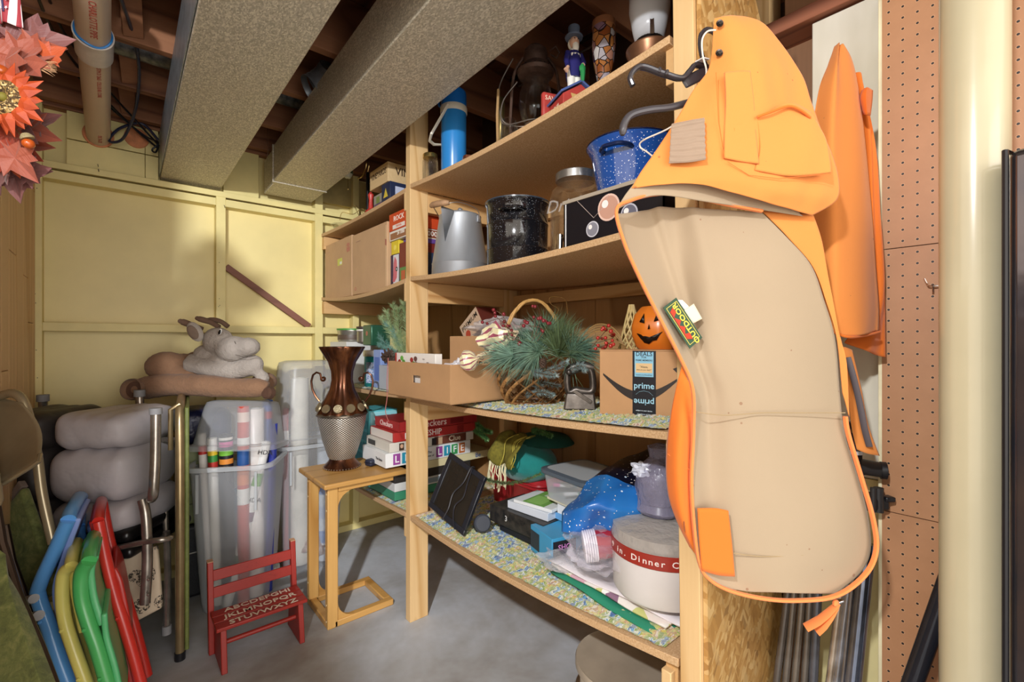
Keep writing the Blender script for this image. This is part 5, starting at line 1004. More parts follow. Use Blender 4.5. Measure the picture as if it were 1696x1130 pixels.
BX = carton('snack_box', 'tilted dark box lettered PREMIUM behind the plastic bag', 'box', (-.02, -.08, 0), (.10, .08, .10), mc('6a3026'), 0, None, (('X', 'r', -.08, -.05, .08, .05, 'cdb094'), ('X', 't', .0, .02, 'PREMIUM', .034, '1e1a18'), ('X', 'p', [(-.04+.02*math.cos(a*.5), -.02+.02*math.sin(a*.5)) for a in range(12)], 'b84a34')))
BX.location = (1.32, 1.74, 1.25); BX.rotation_euler = (R_(-35), 0, 0)
plas = film('clear_crinkled_plastic', 'f0ecec', .22, .12, bump=.9, bscale=30)
def bag(name, lab, c_, r, sc, lump, seed, m=plas, sub=0):
    o = MB().ball((0, 0, 0), r, 40, sc, lump=lump, seed=seed).build(name, m, ang=25); o.location = c_; tag(o, lab, 'plastic bag'); return o
bag('plastic_bag', 'crinkled clear plastic bag of red and white bows over the open boxes', (1.25, 1.50, 1.26), .10, (1.2, 1.5, .55), .7, 4)
crumple('ribbon_bows', 'red and cream ribbon bows inside the clear plastic bag', 'bow', (1.25, 1.50, 1.25), .075, None, mat('striped_ribbon_mass', 'e0d0c8', .5, var=.3, scale=25, col2='b05a58'), (1.1, 1.4, .5), 1.0, 6)
# striped ribbon ornaments
n = NT('striped_satin'); sp = n.N.new('ShaderNodeSeparateXYZ'); n.L.new(n.mapping(), sp.inputs[0]); a = n.math('FRACT', n.math('MULTIPLY', n.math('ARCTAN2', sp.outputs['Y'], sp.outputs['X']), 1.75)); c = n.ramp(a, [(0, 'e8ddb0'), (.45, 'efe6c4'), (.5, '9a4a5c'), (.78, '8c3c50'), (.82, 'e8ddb0')], 'CONSTANT'); n.set(col=c, rough=.3, sheen=.4); STR = n.m
for i, (p, r, rot, lab) in enumerate((((.93, 1.32, 1.152), .036, (1.3, .3, .6), 'round satin ornament striped cream and burgundy hanging over the tray'), ((1.02, 1.28, 1.225), .050, (1.2, .8, .2), 'larger folded satin bow striped cream and burgundy above the round one'))):
    o = thing('striped_ornament', lab, 'ornament', p); o.rotation_euler = rot; MB().ball((0, 0, 0), r, 24, (1, 1, .85 if i == 0 else 1.2), lump=.15 if i == 0 else .6, seed=i).build('satin_ball', STR, o); MB().tube([(0, 0, r*.8), (.02, 0, r*1.2), (0, .01, r*1.7), (-.02, 0, r*1.2), (0, 0, r*.8)], .007, 8, flat=.3).build('ribbon_loop', STR, o)
# basket
BK = thing('wicker_basket', 'diamond woven wicker basket with arched handle full of pine greenery', 'basket', (1.175, 1.255, zC(1.25)+.004), R_(-25))
wick = mat('honey_wicker', 'b98a54', .5, var=.2, scale=30, col2='7c5530'); wick2 = mat('dark_wicker', '8a6038', .5, var=.2, scale=30)
ra, rb, hh = .125, .098, .125
def bkp(a, t): 
    q = .80+.28*math.sin(t*PI*.55); return Vector((ra*q*math.cos(a), rb*q*math.sin(a), t*hh))
for s_ in (-1, 1):
    for i in range(14):
        a0 = 2*PI*i/14; pts = [bkp(a0+s_*t*1.35, t)*(1+.006*s_) for t in [k/10 for k in range(11)]]
        for off in (-.0045, .0, .0045): pass
        MB().tube([p+Vector((0, 0, .0)) for p in pts], .0062, 6, flat=.28).build('weave_strand', wick if s_ > 0 else wick2, BK)
MB().tube([bkp(2*PI*k/40, 1.0)*1.0 for k in range(40)], .006, 8, closed=True).build('rim', wick, BK); MB().tube([bkp(2*PI*k/40, .0)+Vector((0, 0, .005)) for k in range(40)], .005, 8, closed=True).build('base_ring', wick2, BK)
MB().lathe([(0, .003), (.09, .003), (.09, .006), (0, .006)], n=24, sy=.8).build('base', wick2, BK)
hp = [Vector((ra*1.03*math.cos(t), 0, .11+.27*math.sin(t))) for t in [PI*k/24 for k in range(25)]]
for k in range(3):
    tw = []
    for i, p in enumerate(hp): a = i*.9+k*2.1; tw.append(p+Vector((.004*math.cos(a), .004*math.sin(a), .002*math.sin(a))))
    MB().tube(tw, .0045, 6).build('handle_strand', mat('pale_wicker', 'd8a862', .5, var=.15, scale=30), BK)
BKg = thing('pine_spray', 'dark green long needled pine spray bursting out of the basket and over the tray', 'greenery', (1.05, 1.30, 1.15))
def burst(o, c_, n_, L, mt, mean, spread=.8, w=.0008):
    m = MB(); c_ = Vector(c_); mean = Vector(mean).normalized()
    for i in range(int(n_*1.6)):
        d = (mean+Vector([random.gauss(0, spread*1.35) for _ in range(3)])).normalized(); l = L*random.uniform(.6, 1.1); e = c_+d*l; mid = c_+d*l*.55+Vector((0, 0, .006)); e = e+Vector((0, 0, -.012*random.random())); x, y = basis(d)
        m.add([c_-x*w, c_+x*w, mid+x*w, mid-x*w, e], [(0, 1, 2, 3), (3, 2, 4)]); m.add([c_-y*w, c_+y*w, mid+y*w, mid-y*w, e], [(0, 1, 2, 3), (3, 2, 4)])
    m.build('needles', mt, o, smooth=False, world=True, kind='stuff')
def S3(u, v, X): return P(u, v, X=X)
burst(BKg, S3(893, 583, 1.07), 260, .15, needleD, (-.15, .75, -.28), .30); burst(BKg, S3(893, 583, 1.07), 90, .08, needleD, (-.2, 0, .4), .6)
burst(BKg, S3(850, 590, 1.0), 180, .13, needleD, (-.1, .8, .0), .35); burst(BKg, S3(925, 590, 1.12), 260, .15, mat('olive_needles', '6f8458', .6, var=.2, scale=20), (0, -.1, .8), .45)
burst(BKg, S3(945, 588, 1.14), 200, .13, needleD, (.2, -.7, .3), .4); burst(BKg, S3(900, 565, 1.15), 200, .12, needleD, (0, .1, .5), .8); burst(BKg, S3(870, 580, 1.1), 160, .12, needleD, (0, .5, .5), .6)
burst(BKg, S3(915, 575, 1.2), 160, .16, mat('olive_needles', '6f8458', .6), (0, -.3, .7), .4)
branch(BKg, [[S3(885, 618, 1.05), S3(915, 612, 1.06), S3(938, 600, 1.06)], [S3(882, 615, 1.05), S3(900, 620, 1.04), S3(920, 622, 1.04)], [S3(945, 615, 1.1), S3(960, 605, 1.1), S3(968, 612, 1.1)]], .024, 22, frost)
branch(BKg, [[S3(870, 655, 1.12), S3(895, 650, 1.12), S3(915, 655, 1.12)], [S3(880, 640, 1.13), S3(900, 635, 1.13), S3(925, 640, 1.13)]], .024, 22, frost)
o = pinecone(S3(899, 602, 1.03), .013, 'tiny pale pinecone in the front of the basket greenery')
berry = mat('burgundy_berry', '8c2a34', .15, var=.15, scale=30, coat=.4); berryr = mat('red_berry', 'b8322c', .15, coat=.4)
def berries(lab, stems, mt, r=.006, X=1.05):
    o = thing('berry_pick', lab, 'berries', P(*stems[0][0], X=X))
    for st in stems:
        pts = [P(u, v, X=X+.02*math.sin(i*2.1)) for i, (u, v) in enumerate(st)]; MB().tube(smooth_line(pts, 4), .0011, 6).build('stem', mc('6a4c38', .6), o, world=True)
        m = MB()
        for p in pts[1:]:
            for k in range(2): m.ball(p+Vector((random.uniform(-.01, .01), random.uniform(-.012, .012), random.uniform(-.012, .012))), r*random.uniform(.85, 1.2), 10)
        m.build('berry', mt, o, world=True, kind='stuff')
berries('burgundy berries on thin stems rising left of the basket handle', [((850, 560), (832, 522), (814, 513)), ((850, 565), (833, 529), (803, 535)), ((860, 570), (838, 540), (818, 522)), ((858, 575), (857, 560), (860, 568)), ((870, 575), (845, 545), (848, 550)), ((880, 560), (886, 530), (868, 538)), ((885, 560), (895, 525), (889, 505)), ((880, 565), (898, 545), (877, 540)), ((890, 565), (908, 538), (905, 530))], berry)
berries('bright red berries at the right edge of the basket greenery beside the pumpkin', [((975, 580), (1002, 572), (1014, 566)), ((980, 575), (1005, 545), (998, 540)), ((980, 570), (1015, 560), (1008, 555)), ((985, 585), (1003, 578), (990, 575)), ((985, 570), (995, 560), (1010, 570))], berryr, .006, 1.12)
GV = thing('grapevine_arc', 'thin curved twigs of a small grapevine wreath behind the red berries', 'wreath', S3(1005, 575, 1.18))
for k in range(7): MB().tube(smooth_line([S3(975-k, 545+k*2, 1.16), S3(990, 537+k*2, 1.17), S3(1010, 540+k*2, 1.18), S3(1026, 555+k*2, 1.18), S3(1030+k, 575, 1.19), S3(1020, 590, 1.2)], 5), .0014, 6).build('twig', mc('8a6a44' if k % 2 else 'a8864e', .7), GV, world=True)
MB().tube(smooth_line([S3(940, 520, 1.12), S3(937, 498, 1.12), S3(925, 492, 1.12), S3(911, 493, 1.12), S3(912, 503, 1.12), S3(925, 512, 1.12), S3(920, 522, 1.12)], 6), .0011, 6).build('curled_wire', mat('gold_wire', 'd8b878', .25, .9), BKg, world=True)
# sad iron
IR = thing('sad_iron', 'antique heavy flat iron standing between the basket and the shipping carton', 'iron', (1.125, .985, zC(.98)+.006), -R_(48))
iron = mat('cast_iron', '6f6862', .35, .75, var=.25, scale=25, bump=.15, bscale=90)
MB().add([(-.052, -.035, 0), (.052, -.035, 0), (.052, .045, 0), (-.052, .045, 0), (-.042, -.028, .055), (.045, -.028, .055), (.045, .038, .055), (-.042, .038, .055)], [(0,3,2,1), (4,5,6,7), (0,1,5,4), (1,2,6,5), (2,3,7,6), (3,0,4,7)]).build('sole', iron, IR, bevel=.006, seg=3)
MB().tube(smooth_line([(-.034, 0, .055), (-.040, 0, .10), (-.034, 0, .128), (0, 0, .138), (.030, 0, .13), (.040, 0, .10), (.038, 0, .06), (.010, 0, .058), (-.012, 0, .062)], 5, True), .0125, 12, True, flat=.9).build('handle', iron, IR)
MB().tube([(-.036, 0, .120), (.01, 0, .138), (.044, 0, .133)], [.014, .016, .013], 12).ball((-.034, -.012, .118), .010, 10).build('grip', iron, IR)
MB().bar((-.018, -.032, .062), (.034, -.038, .028), .008, .010).build('lever', iron, IR)
# shipping carton with arrow
p1 = P(993, 688, Z=zC(.8)); p2 = P(1126, 700, Z=zC(.8)); 
aa = math.atan2((p1-p2).x, (p1-p2).y); L_ = (p1-p2).length
mid = (p1+p2)/2; 
AM = thing('shipping_carton', 'brown shipping carton with black smile arrow and dark printed tape, under the pumpkin pail', 'box', (mid.x, mid.y, zC(.8)+.004), -aa)
hA = .183; kr3 = mat('parcel_cardboard', 'c29466', .7, var=.06, scale=6)
MB().span((0, -L_/2, 0), (.26, L_/2, hA)).build('box_body', kr3, AM, bevel=.002)
MB().span((-.001, -L_/2, hA), (.13, L_/2, hA+.003)).build('lid_flap', kr3, AM)
fA = fr((-.0006, 0, hA/2), *SX)
def pr(poly, col, z=0, nm='printed_shape'): MB().prism(poly, 0, .0004, fA @ Matrix.Translation((0, 0, z))).build(nm, mc(col, .4), AM)
arc_t = [(-L_*.46+L_*.92*t, .012-.058*math.sin(PI*t)**.8) for t in [k/20 for k in range(21)]]
def arc2(t): x = -L_*.45+L_*.93*t; return x, .028-.062*math.sin(PI*(t*.93+.02)), .003+.010*math.sin(PI*t)
up = [(arc2(k/20)[0], arc2(k/20)[1]+arc2(k/20)[2]) for k in range(21)]; dn = [(arc2(k/20)[0], arc2(k/20)[1]-arc2(k/20)[2]) for k in range(21)][::-1]
pr(up+dn, '2e2826'); pr([(L_*.42, .045), (L_*.49, .052), (L_*.49, .03)], '2e2826')
tw = .064; tx = .0175
MB().box((0, 0, 0), (tw, hA+.002, .0006), fA @ Matrix.Translation((tx, 0, .0008))).build('dark_tape', mc('1f232a', .3), AM)
F2_ = lambda x, y: fA @ Matrix.Translation((tx+x, y, .0014))
MB().box((0, .055, 0), (.052, .068, .0004), fA @ Matrix.Translation((tx, 0, .0012))).build('tape_label', mc('8cc4dc', .35), AM)
MB().box((0, .045, 0), (.046, .026, .0004), fA @ Matrix.Translation((tx, 0, .0014))).build('tape_label', mc('e2c08c', .4), AM)
for tt, y, s_, cc, sx_, rt in (('DEALS', .083, .016, '1f232a', 1, 0), ('FOR', .074, .007, '1f232a', 1, 0), ('PRIME MEMBERS', .066, .0065, '1f232a', 1, 0), ('"Alexa,', .048, .008, '3a2c20', 1, 0), ('what are your deals?"', .040, .0052, '3a2c20', .9, 0), ('amazon.com/AlexaDeals', .026, .0045, '1f3a4a', 1, 0), ('prime', -.004, .024, 'a8dcf0', 1, 0), ('prime', -.048, .024, 'a8dcf0', 1, 180), ('subject to your device', -.072, .005, 'd8e8f0', 1, 0), ('Conditions of Use', -.082, .005, 'd8e8f0', 1, 0)):
    text(tt, s_, F2_(0, y) @ Matrix.Rotation(R_(rt), 4, 'Z'), mc(cc, .4), AM, 'tape_text', sx=sx_, bold=.01)
MB().tube([F2_(-.022, -.026), F2_(-.012, -.018), F2_(0, -.016), F2_(.014, -.019), F2_(.024, -.028)] and [F2_(a, b) @ Vector((0, 0, 0)) for a, b in ((-.022, -.028), (-.012, -.020), (0, -.0175), (.014, -.020), (.025, -.030))], [.0022, .002, .0018, .0012, .0006], 6, flat=.3).build('tape_arrow', mc('a8dcf0', .4), AM)
# pumpkin pail
n = NT('orange_plastic'); n.set(col=n.mix(n.noise(n.mapping(), 4, 2), 'd9701c', 'e8842c'), rough=.28); ORP = n.m
pc = P(1090, 545, X=1.30)
PK = thing('pumpkin_pail', 'orange plastic pumpkin pail with carved black face on top of the shipping carton', 'pumpkin', (pc.x, pc.y, 1.183))
MB().lathe([(0, 0), (.045, .0), (.07, .02), (.083, .055), (.084, .085), (.074, .12), (.055, .142), (.05, .145), (.04, .14)], n=64, flute=lambda a, z: -.03*abs(math.sin(a*5))).build('shell', ORP, PK)
fv = Vector((-pc.x, -pc.y, 0)).normalized(); ff = math.atan2(fv.y, fv.x)
def onp(a, z, r=.0855): k = {0: 1}; q = pl([(0, .045), (.02, .072), (.055, .086), (.085, .087), (.12, .077), (.142, .057)], z)[0]; return Vector((q*math.cos(a), q*math.sin(a), z))
for poly in ([(.20, .095), (.42, .100), (.36, .112), (.30, .118)], [(-.35, .095), (-.13, .09), (-.2, .12)], [(.08, .075), (.0, .072), (.04, .088)], [(.5, .065), (.42, .058), (.3, .04), (.15, .038), (0, .028), (-.2, .032), (-.35, .05), (-.45, .06), (-.3, .042), (-.15, .046), (0, .042), (.1, .05), (.2, .046), (.32, .054)]):
    pts = [onp(ff-.35+a, z)*1.004 for a, z in poly]; cen = sum(pts, Vector())/len(pts)*1.03
    MB().add(pts+[cen], [(i, (i+1) % len(pts), len(pts)) for i in range(len(pts))]).build('painted_feature', mc('1c120c', .4), PK, solid=.0015)
# wicker cone
WC = thing('wicker_cone', 'pale woven wicker cone left of the pumpkin pail', 'basket', P(1046, 586, X=1.33)); WC.location.z = 1.183
for s_ in (-1, 1):
    for i in range(8): MB().tube([(.045*(1-t*.85)*math.cos(i*.785+s_*t*2.5), .045*(1-t*.85)*math.sin(i*.785+s_*t*2.5), t*.16) for t in [k/10 for k in range(11)]], .003, 6).build('cane', mc('cdb478', .6), WC)
# ---- near bay, lowest shelf
zR = lambda y: shelf_z('D', y)+.018
A_ = P(768, 888, Z=zR(1.4)); B_ = P(710, 838, D=1.93); D_ = P(805, 791, D=1.86); C_ = B_+(D_-A_)
MO = thing('computer_monitor', 'small black flat monitor leaning on its corner by the pine post, cable wrapped round it', 'monitor', A_)
ex = (B_-A_); ey = (D_-A_); nz = ex.cross(ey).normalized(); ey2 = nz.cross(ex).normalized()
if nz.dot(-A_) < 0: nz = -nz
def mp(a, b, c=0): return A_+ex*a+ey*b+nz*c
def qbox(lo, hi): 
    return MB().add([mp(x, y, z) for z in (lo[2], hi[2]) for x, y in ((lo[0], lo[1]), (hi[0], lo[1]), (hi[0], hi[1]), (lo[0], hi[1]))], [(0,1,2,3), (4,7,6,5), (0,4,5,1), (1,5,6,2), (2,6,7,3), (3,7,4,0)])
bz_ = mc('22242b', .3)
for lo, hi in (((0, 0, -.012), (1, .09, .006)), ((0, .91, -.012), (1, 1, .006)), ((0, .09, -.012), (.10, .91, .006)), ((.90, .09, -.012), (1, .91, .006))): qbox(lo, hi).build('bezel', bz_, MO, world=True, bevel=.002)
qbox((.08, .08, -.03), (.92, .92, -.001)).build('housing', mc('17181c', .4), MO, world=True); qbox((.10, .09, -.001), (.90, .91, .001)).build('screen', mat('dark_glossy_screen', '2c2823', .12, var=.2, scale=4), MO, world=True)
cb = mc('2a2a30', .3)
MB().tube(smooth_line([mp(.35, 1.02, -.01), mp(.36, .99, .012), mp(.40, .7, .012), mp(.52, .45, .014), mp(.5, .2, .012), mp(.55, -.02, .008)], 6), .003, 6).tube(smooth_line([mp(.33, 1.0, .012), mp(.30, .75, .014), mp(.28, .5, .012), mp(.38, .3, .014), mp(.30, .1, .012), mp(.2, .0, .012)], 6), .003, 6).build('cable', cb, MO, world=True)
wb = P(797, 866, Z=zR(1.5)+.03)
WBc = thing('small_speaker', 'small round dark speaker lying on the rug beside the monitor', 'speaker', wb, -R_(20))
MB().lathe([(0, .0), (.028, 0), (.034, .006), (.034, .022), (.028, .028), (0, .028)], n=28, M=fr((0, 0, 0), (1, 0, 0), (0, .25, 1))).build('body', mc('3a3e48', .5), WBc, bevel=0)
MB().box((0, .012, -.024), (.05, .04, .012)).build('foot', mc('22242b', .3), WBc, bevel=.003)
# red tub with hat and scarf
RT = thing('red_tub', 'red plastic storage tub behind the monitor', 'storage bin', (1.462, 1.585, zR(1.5)), 0)
redp = mat('red_plastic', 'a8262c', .3, var=.05)
loft([rrect(.20, .33, .04, z=0), rrect(.215, .355, .045, z=.11), rrect(.225, .36, .045, z=.115)]).build('tub_body', redp, RT, ang=60)
loft([rrect(.225, .36, .045, z=.115), rrect(.235, .375, .05, z=.117), rrect(.235, .375, .05, z=.155), rrect(.225, .365, .05, z=.16), rrect(.21, .35, .045, z=.16)], False).build('rim', redp, RT, ang=50)
MB().tube([(*p[:2], .136) for p in rrect(.238, .378, .05)], .006, 6, closed=True).build('rim_bead', redp, RT)
felt = mat('teal_felt', '14807c', .95, var=.08, scale=20, bump=.5, bscale=200, sheen=.4); feltd = mat('dark_green_felt', '14544a', .95, var=.1, bump=.5, bscale=200)
HT = thing('felt_hat', 'round teal felt hat with dark green brim lying in the red tub', 'hat', (1.415, 1.52, .70))
MB().ball((-.04, 0, -.005), .118, 28, (1.0, 1.3, .74), lump=.08).build('crown', felt, HT); MB().lathe([(.04, .095), (.10, .085), (.125, .065), (.135, .07), (.11, .095), (.05, .11)], c=(.05, -.03, .0), n=36, sy=1.0, flute=lambda a, z: .05*math.sin(3*a)).build('brim', feltd, HT)
MB().bar((-.08, .14, .05), (-.05, .05, .055), .03, .006).build('hat_band', felt, HT, bevel=.003)
SCF = thing('fringed_scarf', 'olive scarf with long cream fringe draped over the teal hat', 'scarf', (1.325, 1.50, .735))
olv = mat('olive_knit', '7c7426', .9, var=.2, scale=60, bump=.8, bscale=250); crf = mc('e6dfb8', .8)
def sc_p(s_, t):
    y = .07-.17*s_; ang_ = t*1.9; return (-.0-.125*math.sin(ang_)*(.9+.1*math.sin(s_*9)), y+.01*math.sin(t*9), .085*math.cos(ang_)-.0+.008*math.sin(s_*14))
MB().grid(sc_p, 22, 12).build('scarf_cloth', olv, SCF, solid=.006)
for i in range(16):
    s_ = i/20+.02; p = Vector(sc_p(s_*.8, 1)); pts = [p, p+Vector((-.008, random.uniform(-.006, .006), -.03)), p+Vector((-.004, random.uniform(-.012, .012), -.05-.025*random.random())), p+Vector((-.006, random.uniform(-.012, .012), -.085-.03*random.random()))]
    MB().tube(smooth_line(pts, 3), .0022, 6).build('fringe_strand', crf, SCF)
for i in range(4):
    y = random.uniform(-.10, .05); MB().tube(smooth_line([(-.03, y, .09), (-.08, y+.02, .07), (-.118, y-.01, .02), (-.12, y+.015, -.03)], 4), .0018, 6).build('loose_cord', mc('b8ac48', .8), SCF)
TI = thing('tinsel_garland', 'dark green tinsel garland hanging above the felt hat', 'garland', (1.25, 1.45, .88))
branch(TI, [[P(790, 702, X=1.22), P(800, 712, X=1.2), P(812, 716, X=1.2)], [P(786, 712, X=1.22), P(798, 720, X=1.2), P(806, 728, X=1.2)], [P(880, 712, X=1.25), P(898, 716, X=1.25), P(912, 722, X=1.26)]], .022, 60, mat('tinsel_green', '2c5a34', .3, var=.3, scale=60, col2='6f9a5a'), .0016)
branch(TI, [[P(800, 792, X=1.16), P(830, 800, X=1.15), P(862, 798, X=1.16), P(895, 785, X=1.2)]], .016, 50, mat('tinsel_green', '2c5a34'), .0012)
# black tray box, papers, books
g0 = 'papers and books on the black tray'
bx0 = carton('black_tray', 'flat worn black box lid holding papers beside the red tub', 'tray', (1.145, 1.18, zR(1.3)+.035), (1.335, 1.475, .568), mat('scuffed_black_card', '17181b', .45, var=.3, scale=40, col2='3a3632'), R_(2), None, (('X', 't', -.05, 0, '3', .03, 'd0d0d0'),))
carton('black_box', 'low black printed box supporting the front of the black tray', 'box', (1.165, 1.20, zR(1.3)), (1.32, 1.44, zR(1.3)+.034), mc('1c1c22', .4), 0, None, ())
carton('paper_stack', 'thick stack of white paper on the black tray', 'paper', (1.175, 1.195, .569), (1.335, 1.40, .598), mc('d6dee8', .6), R_(5), g0)
carton('activity_book', 'thin booklet with green cover on top of the white paper stack', 'book', (1.18, 1.19, .599), (1.33, 1.37, .611), mc('e8ecee', .5), R_(9), g0, (('Z', 'r', -.05, -.07, .05, .08, '7cae54'), ('Z', 'r', -.04, -.06, .03, .02, '9acb6a'), ('Z', 'r', -.02, .03, .04, .06, 'c8dcc0')))
carton('magazine_stack', 'blue edged stack of magazines under the clear marker box', 'book', (1.22, .98, .569), (1.44, 1.175, .632), mc('e2e6ea', .5), R_(-4), g0, (('X', 'r', -.13, -.03, .13, -.006, '6aa8dc'), ('Y', 'r', -.11, -.03, .11, -.006, '6aa8dc')))
carton('magazine', 'top magazine with yellow and grey sketched cover', 'book', (1.21, .97, .633), (1.45, 1.22, .643), mc('dcd8c0', .5), R_(-6), g0, (('Z', 'r', .0, -.12, .12, .1, 'd8d488'), ('Z', 'r', -.1, -.1, .0, .08, 'b4b8bc')))
carton('blue_card_box', 'bright blue box with black and pink lettering under the starry cloth', 'box', (1.11, 1.055, zR(1.1)), (1.30, 1.20, .565), mc('3f9ccc', .4), R_(-14), None, (('Y', 'r', -.09, -.03, .0, .035, '1c1c24'), ('Y', 't', -.045, .012, 'SHO', .026, 'd88ad0'), ('X', 'r', -.07, -.03, -.01, .03, '24303c')), .002)
carton('box_under', 'plain dark carton holding up the magazines and marker box', 'box', (1.32, .98, zR(1.1)), (1.50, 1.24, .568), mc('2c2a2e', .5))
KC = thing('marker_box', 'clear plastic food box with slate lid full of coloured markers', 'container', (1.30, 1.115, .6445), R_(-6))
loft([rrect(.19, .22, .03, z=0), rrect(.215, .245, .035, z=.085), rrect(.22, .25, .035, z=.09)]).build('clear_body', film('clear_box_plastic', 'dce4ea', .22, .12), KC, ang=60)
loft([rrect(.225, .255, .035, z=.088), rrect(.235, .265, .04, z=.092), rrect(.235, .265, .04, z=.104), rrect(.20, .23, .035, z=.108)], False, False).build('lid_rim', mc('56626e', .35), KC, ang=50)
loft([rrect(.20, .23, .035, z=.104), rrect(.20, .23, .035, z=.107)], True, True).build('lid_panel', film('lid_clear', 'c8d0d4', .5, .15), KC, ang=50)
cnm = ['a pink', 'a sky blue', 'a white', 'a yellow', 'a violet', 'a green', 'a white', 'a red', 'a turquoise']
cols = ['d85a9a', '3aa0d8', 'e8e8ec', 'f0b83a', '7c5ac0', '3aa070', 'e8e8ec', 'd8443a', '40c0c0']
for i in range(34):
    a = random.uniform(0, PI); c_ = Vector((random.uniform(-.05, .05), random.uniform(-.07, .07), random.uniform(.012, .06))); d = Vector((math.cos(a), math.sin(a), random.uniform(-.15, .15)))*.035
    o = thing('marker_pen', 'felt marker with %s cap inside the clear box' % cnm[i % 9], 'marker', KC.matrix_basis @ c_, 0, 'felt markers in the clear box'); MB().cyl(-d, d*.3, .0065, n=8).build('barrel', mc('e8e8ec', .3), o); MB().cyl(d*.3, d, .0072, n=8).build('cap', mc(cols[i % 9], .3), o)
# starry cloth
n = NT('starry_blue_vinyl'); v = n.voro(n.mapping(), 70, 'F1', 'Distance'); v2 = n.voro(n.mapping((1, 1, 1), (.3, .2, .1)), 30, 'F1', 'Distance'); big = n.noise(n.mapping(), 3.2, 3, .6)
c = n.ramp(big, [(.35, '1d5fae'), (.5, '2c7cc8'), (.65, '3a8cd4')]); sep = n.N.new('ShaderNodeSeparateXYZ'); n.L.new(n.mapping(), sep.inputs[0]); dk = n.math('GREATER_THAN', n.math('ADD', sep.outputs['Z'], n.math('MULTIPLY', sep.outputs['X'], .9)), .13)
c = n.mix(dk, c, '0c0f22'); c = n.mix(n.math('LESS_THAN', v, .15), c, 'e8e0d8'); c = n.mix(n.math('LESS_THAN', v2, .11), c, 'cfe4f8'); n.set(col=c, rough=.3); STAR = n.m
ST = thing('starry_tablecloth', 'rumpled blue vinyl tablecloth printed with stars, navy towards the back', 'tablecloth', (1.25, .95, .60))
rows = [[(998, 783, 1.62), (1040, 755, 1.66), (1075, 742, 1.68), (1108, 740, 1.62)], [(972, 800, 1.50), (1005, 786, 1.46), (1045, 795, 1.44), (1112, 770, 1.5)], [(955, 828, 1.46), (990, 815, 1.38), (1040, 815, 1.36), (1112, 805, 1.42)], [(932, 850, 1.42), (968, 838, 1.34), (1020, 845, 1.32), (1110, 840, 1.4)], [(930, 878, 1.40), (975, 872, 1.36), (1010, 880, 1.34), (1100, 880, 1.42)], [(945, 884, 1.46), (978, 888, 1.40), (1020, 892, 1.38), (1100, 905, 1.44)]]
def stp(s_, t):
    a = s_*3; b = t*5; i = min(2, int(a)); j = min(4, int(b)); fa, fb = a-i, b-j
    q = [I(*rows[j+dj][i+di]) for dj in (0, 1) for di in (0, 1)]; p = q[0].lerp(q[1], fa).lerp(q[2].lerp(q[3], fa), fb)
    return p+Vector((FWD.x, FWD.y, 0))*(.012*math.sin(s_*9+t*4)+.007*math.sin(t*13-s_*5)+.02*mnoise.noise(p*14))
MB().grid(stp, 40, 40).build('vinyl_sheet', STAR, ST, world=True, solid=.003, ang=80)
# red cups in a bag
CU = thing('red_cup_stack', 'stack of red plastic cups with white rims lying in a clear bag', 'cups', P(966, 905, D=1.36))
ax = Vector((.62, -.55, .10)).normalized(); 
def cupM(off): return fr(tuple(ax*off), basis(ax)[0], basis(ax)[1])
z_ = fr((0, 0, 0), basis(ax)[0], basis(ax)[1]); sgn = 1 if Vector((z_[0][2], z_[1][2], z_[2][2])).dot(ax) > 0 else -1
for k in range(6): MB().lathe([(.043, 0), (.045, sgn*.001), (.045, sgn*.005), (.042, sgn*.006)], n=28, M=cupM(k*.0065)).build('white_rim', mc('ece6ee', .35), CU)
MB().lathe([(.041, 0), (.040, sgn*.03), (.034, sgn*.11), (0, sgn*.11)], n=28, M=cupM(.036), cap=False).build('cup_body', mc('a8242e', .3), CU); MB().lathe([(.042, 0), (.030, sgn*.09), (0, sgn*.09)], n=28, M=cupM(.0), cap=False).build('cup_inside', mc('efeaf0', .4), CU)
bag('plastic_bag', 'clear crinkled plastic bag around the red cups', tuple(CU.location+ax*.05+Vector((0, 0, -.012))), .075, (1.15, 1.25, .72), .5, 8, film('clear_crinkled_plastic2', 'e6e2ee', .10, .12, bump=.9, bscale=30))
# dinner plate pack
DP = thing('plate_pack', 'large round pack of white dinner plates with red lettered band in clear wrap', 'plates', (1.165, .715, zR(.7)+.034)); DP.scale = (.97, .97, .84)
MB().lathe([(0, 0), (.135, 0), (.140, .01), (.143, .145), (0, .145)], n=56).build('plates', mc('dcd6d2', .45), DP); MB().lathe([(.1445, .125), (.146, .127), (.147, .168), (.1445, .170)], n=56).build('red_band', mc('9c2f22', .4), DP)
MB().lathe([(.145, .17), (.14, .205), (.10, .218), (0, .222)], n=56).build('clear_top', film('wrap_top', 'cfc8c0', .45, .1, bump=.6, bscale=30), DP); MB().lathe([(0, .145), (.135, .145), (.13, .20), (.0, .205)], n=40).build('inner_plates', mat('patterned_plate_edges', 'a89c90', .5, var=.35, scale=40), DP)
st = '9 in. Dinner Count'; a0 = math.atan2(-DP.location.y, -DP.location.x)-1.15
for i, ch in enumerate(st):
    if ch != ' ':
        a = a0+i*.105; text(ch, .026, fr((.1475*math.cos(a), .1475*math.sin(a), .1475), (-math.sin(a), math.cos(a), 0), (0, 0, 1)), mc('f0e0d8', .4), DP, 'band_letter', bold=.01)
PW = thing('wrapped_bowls', 'upside down stack of bowls in smoky crinkled plastic on the plate pack', 'bowls', (DP.location.x+.035, DP.location.y+.03, DP.location.z+.188))
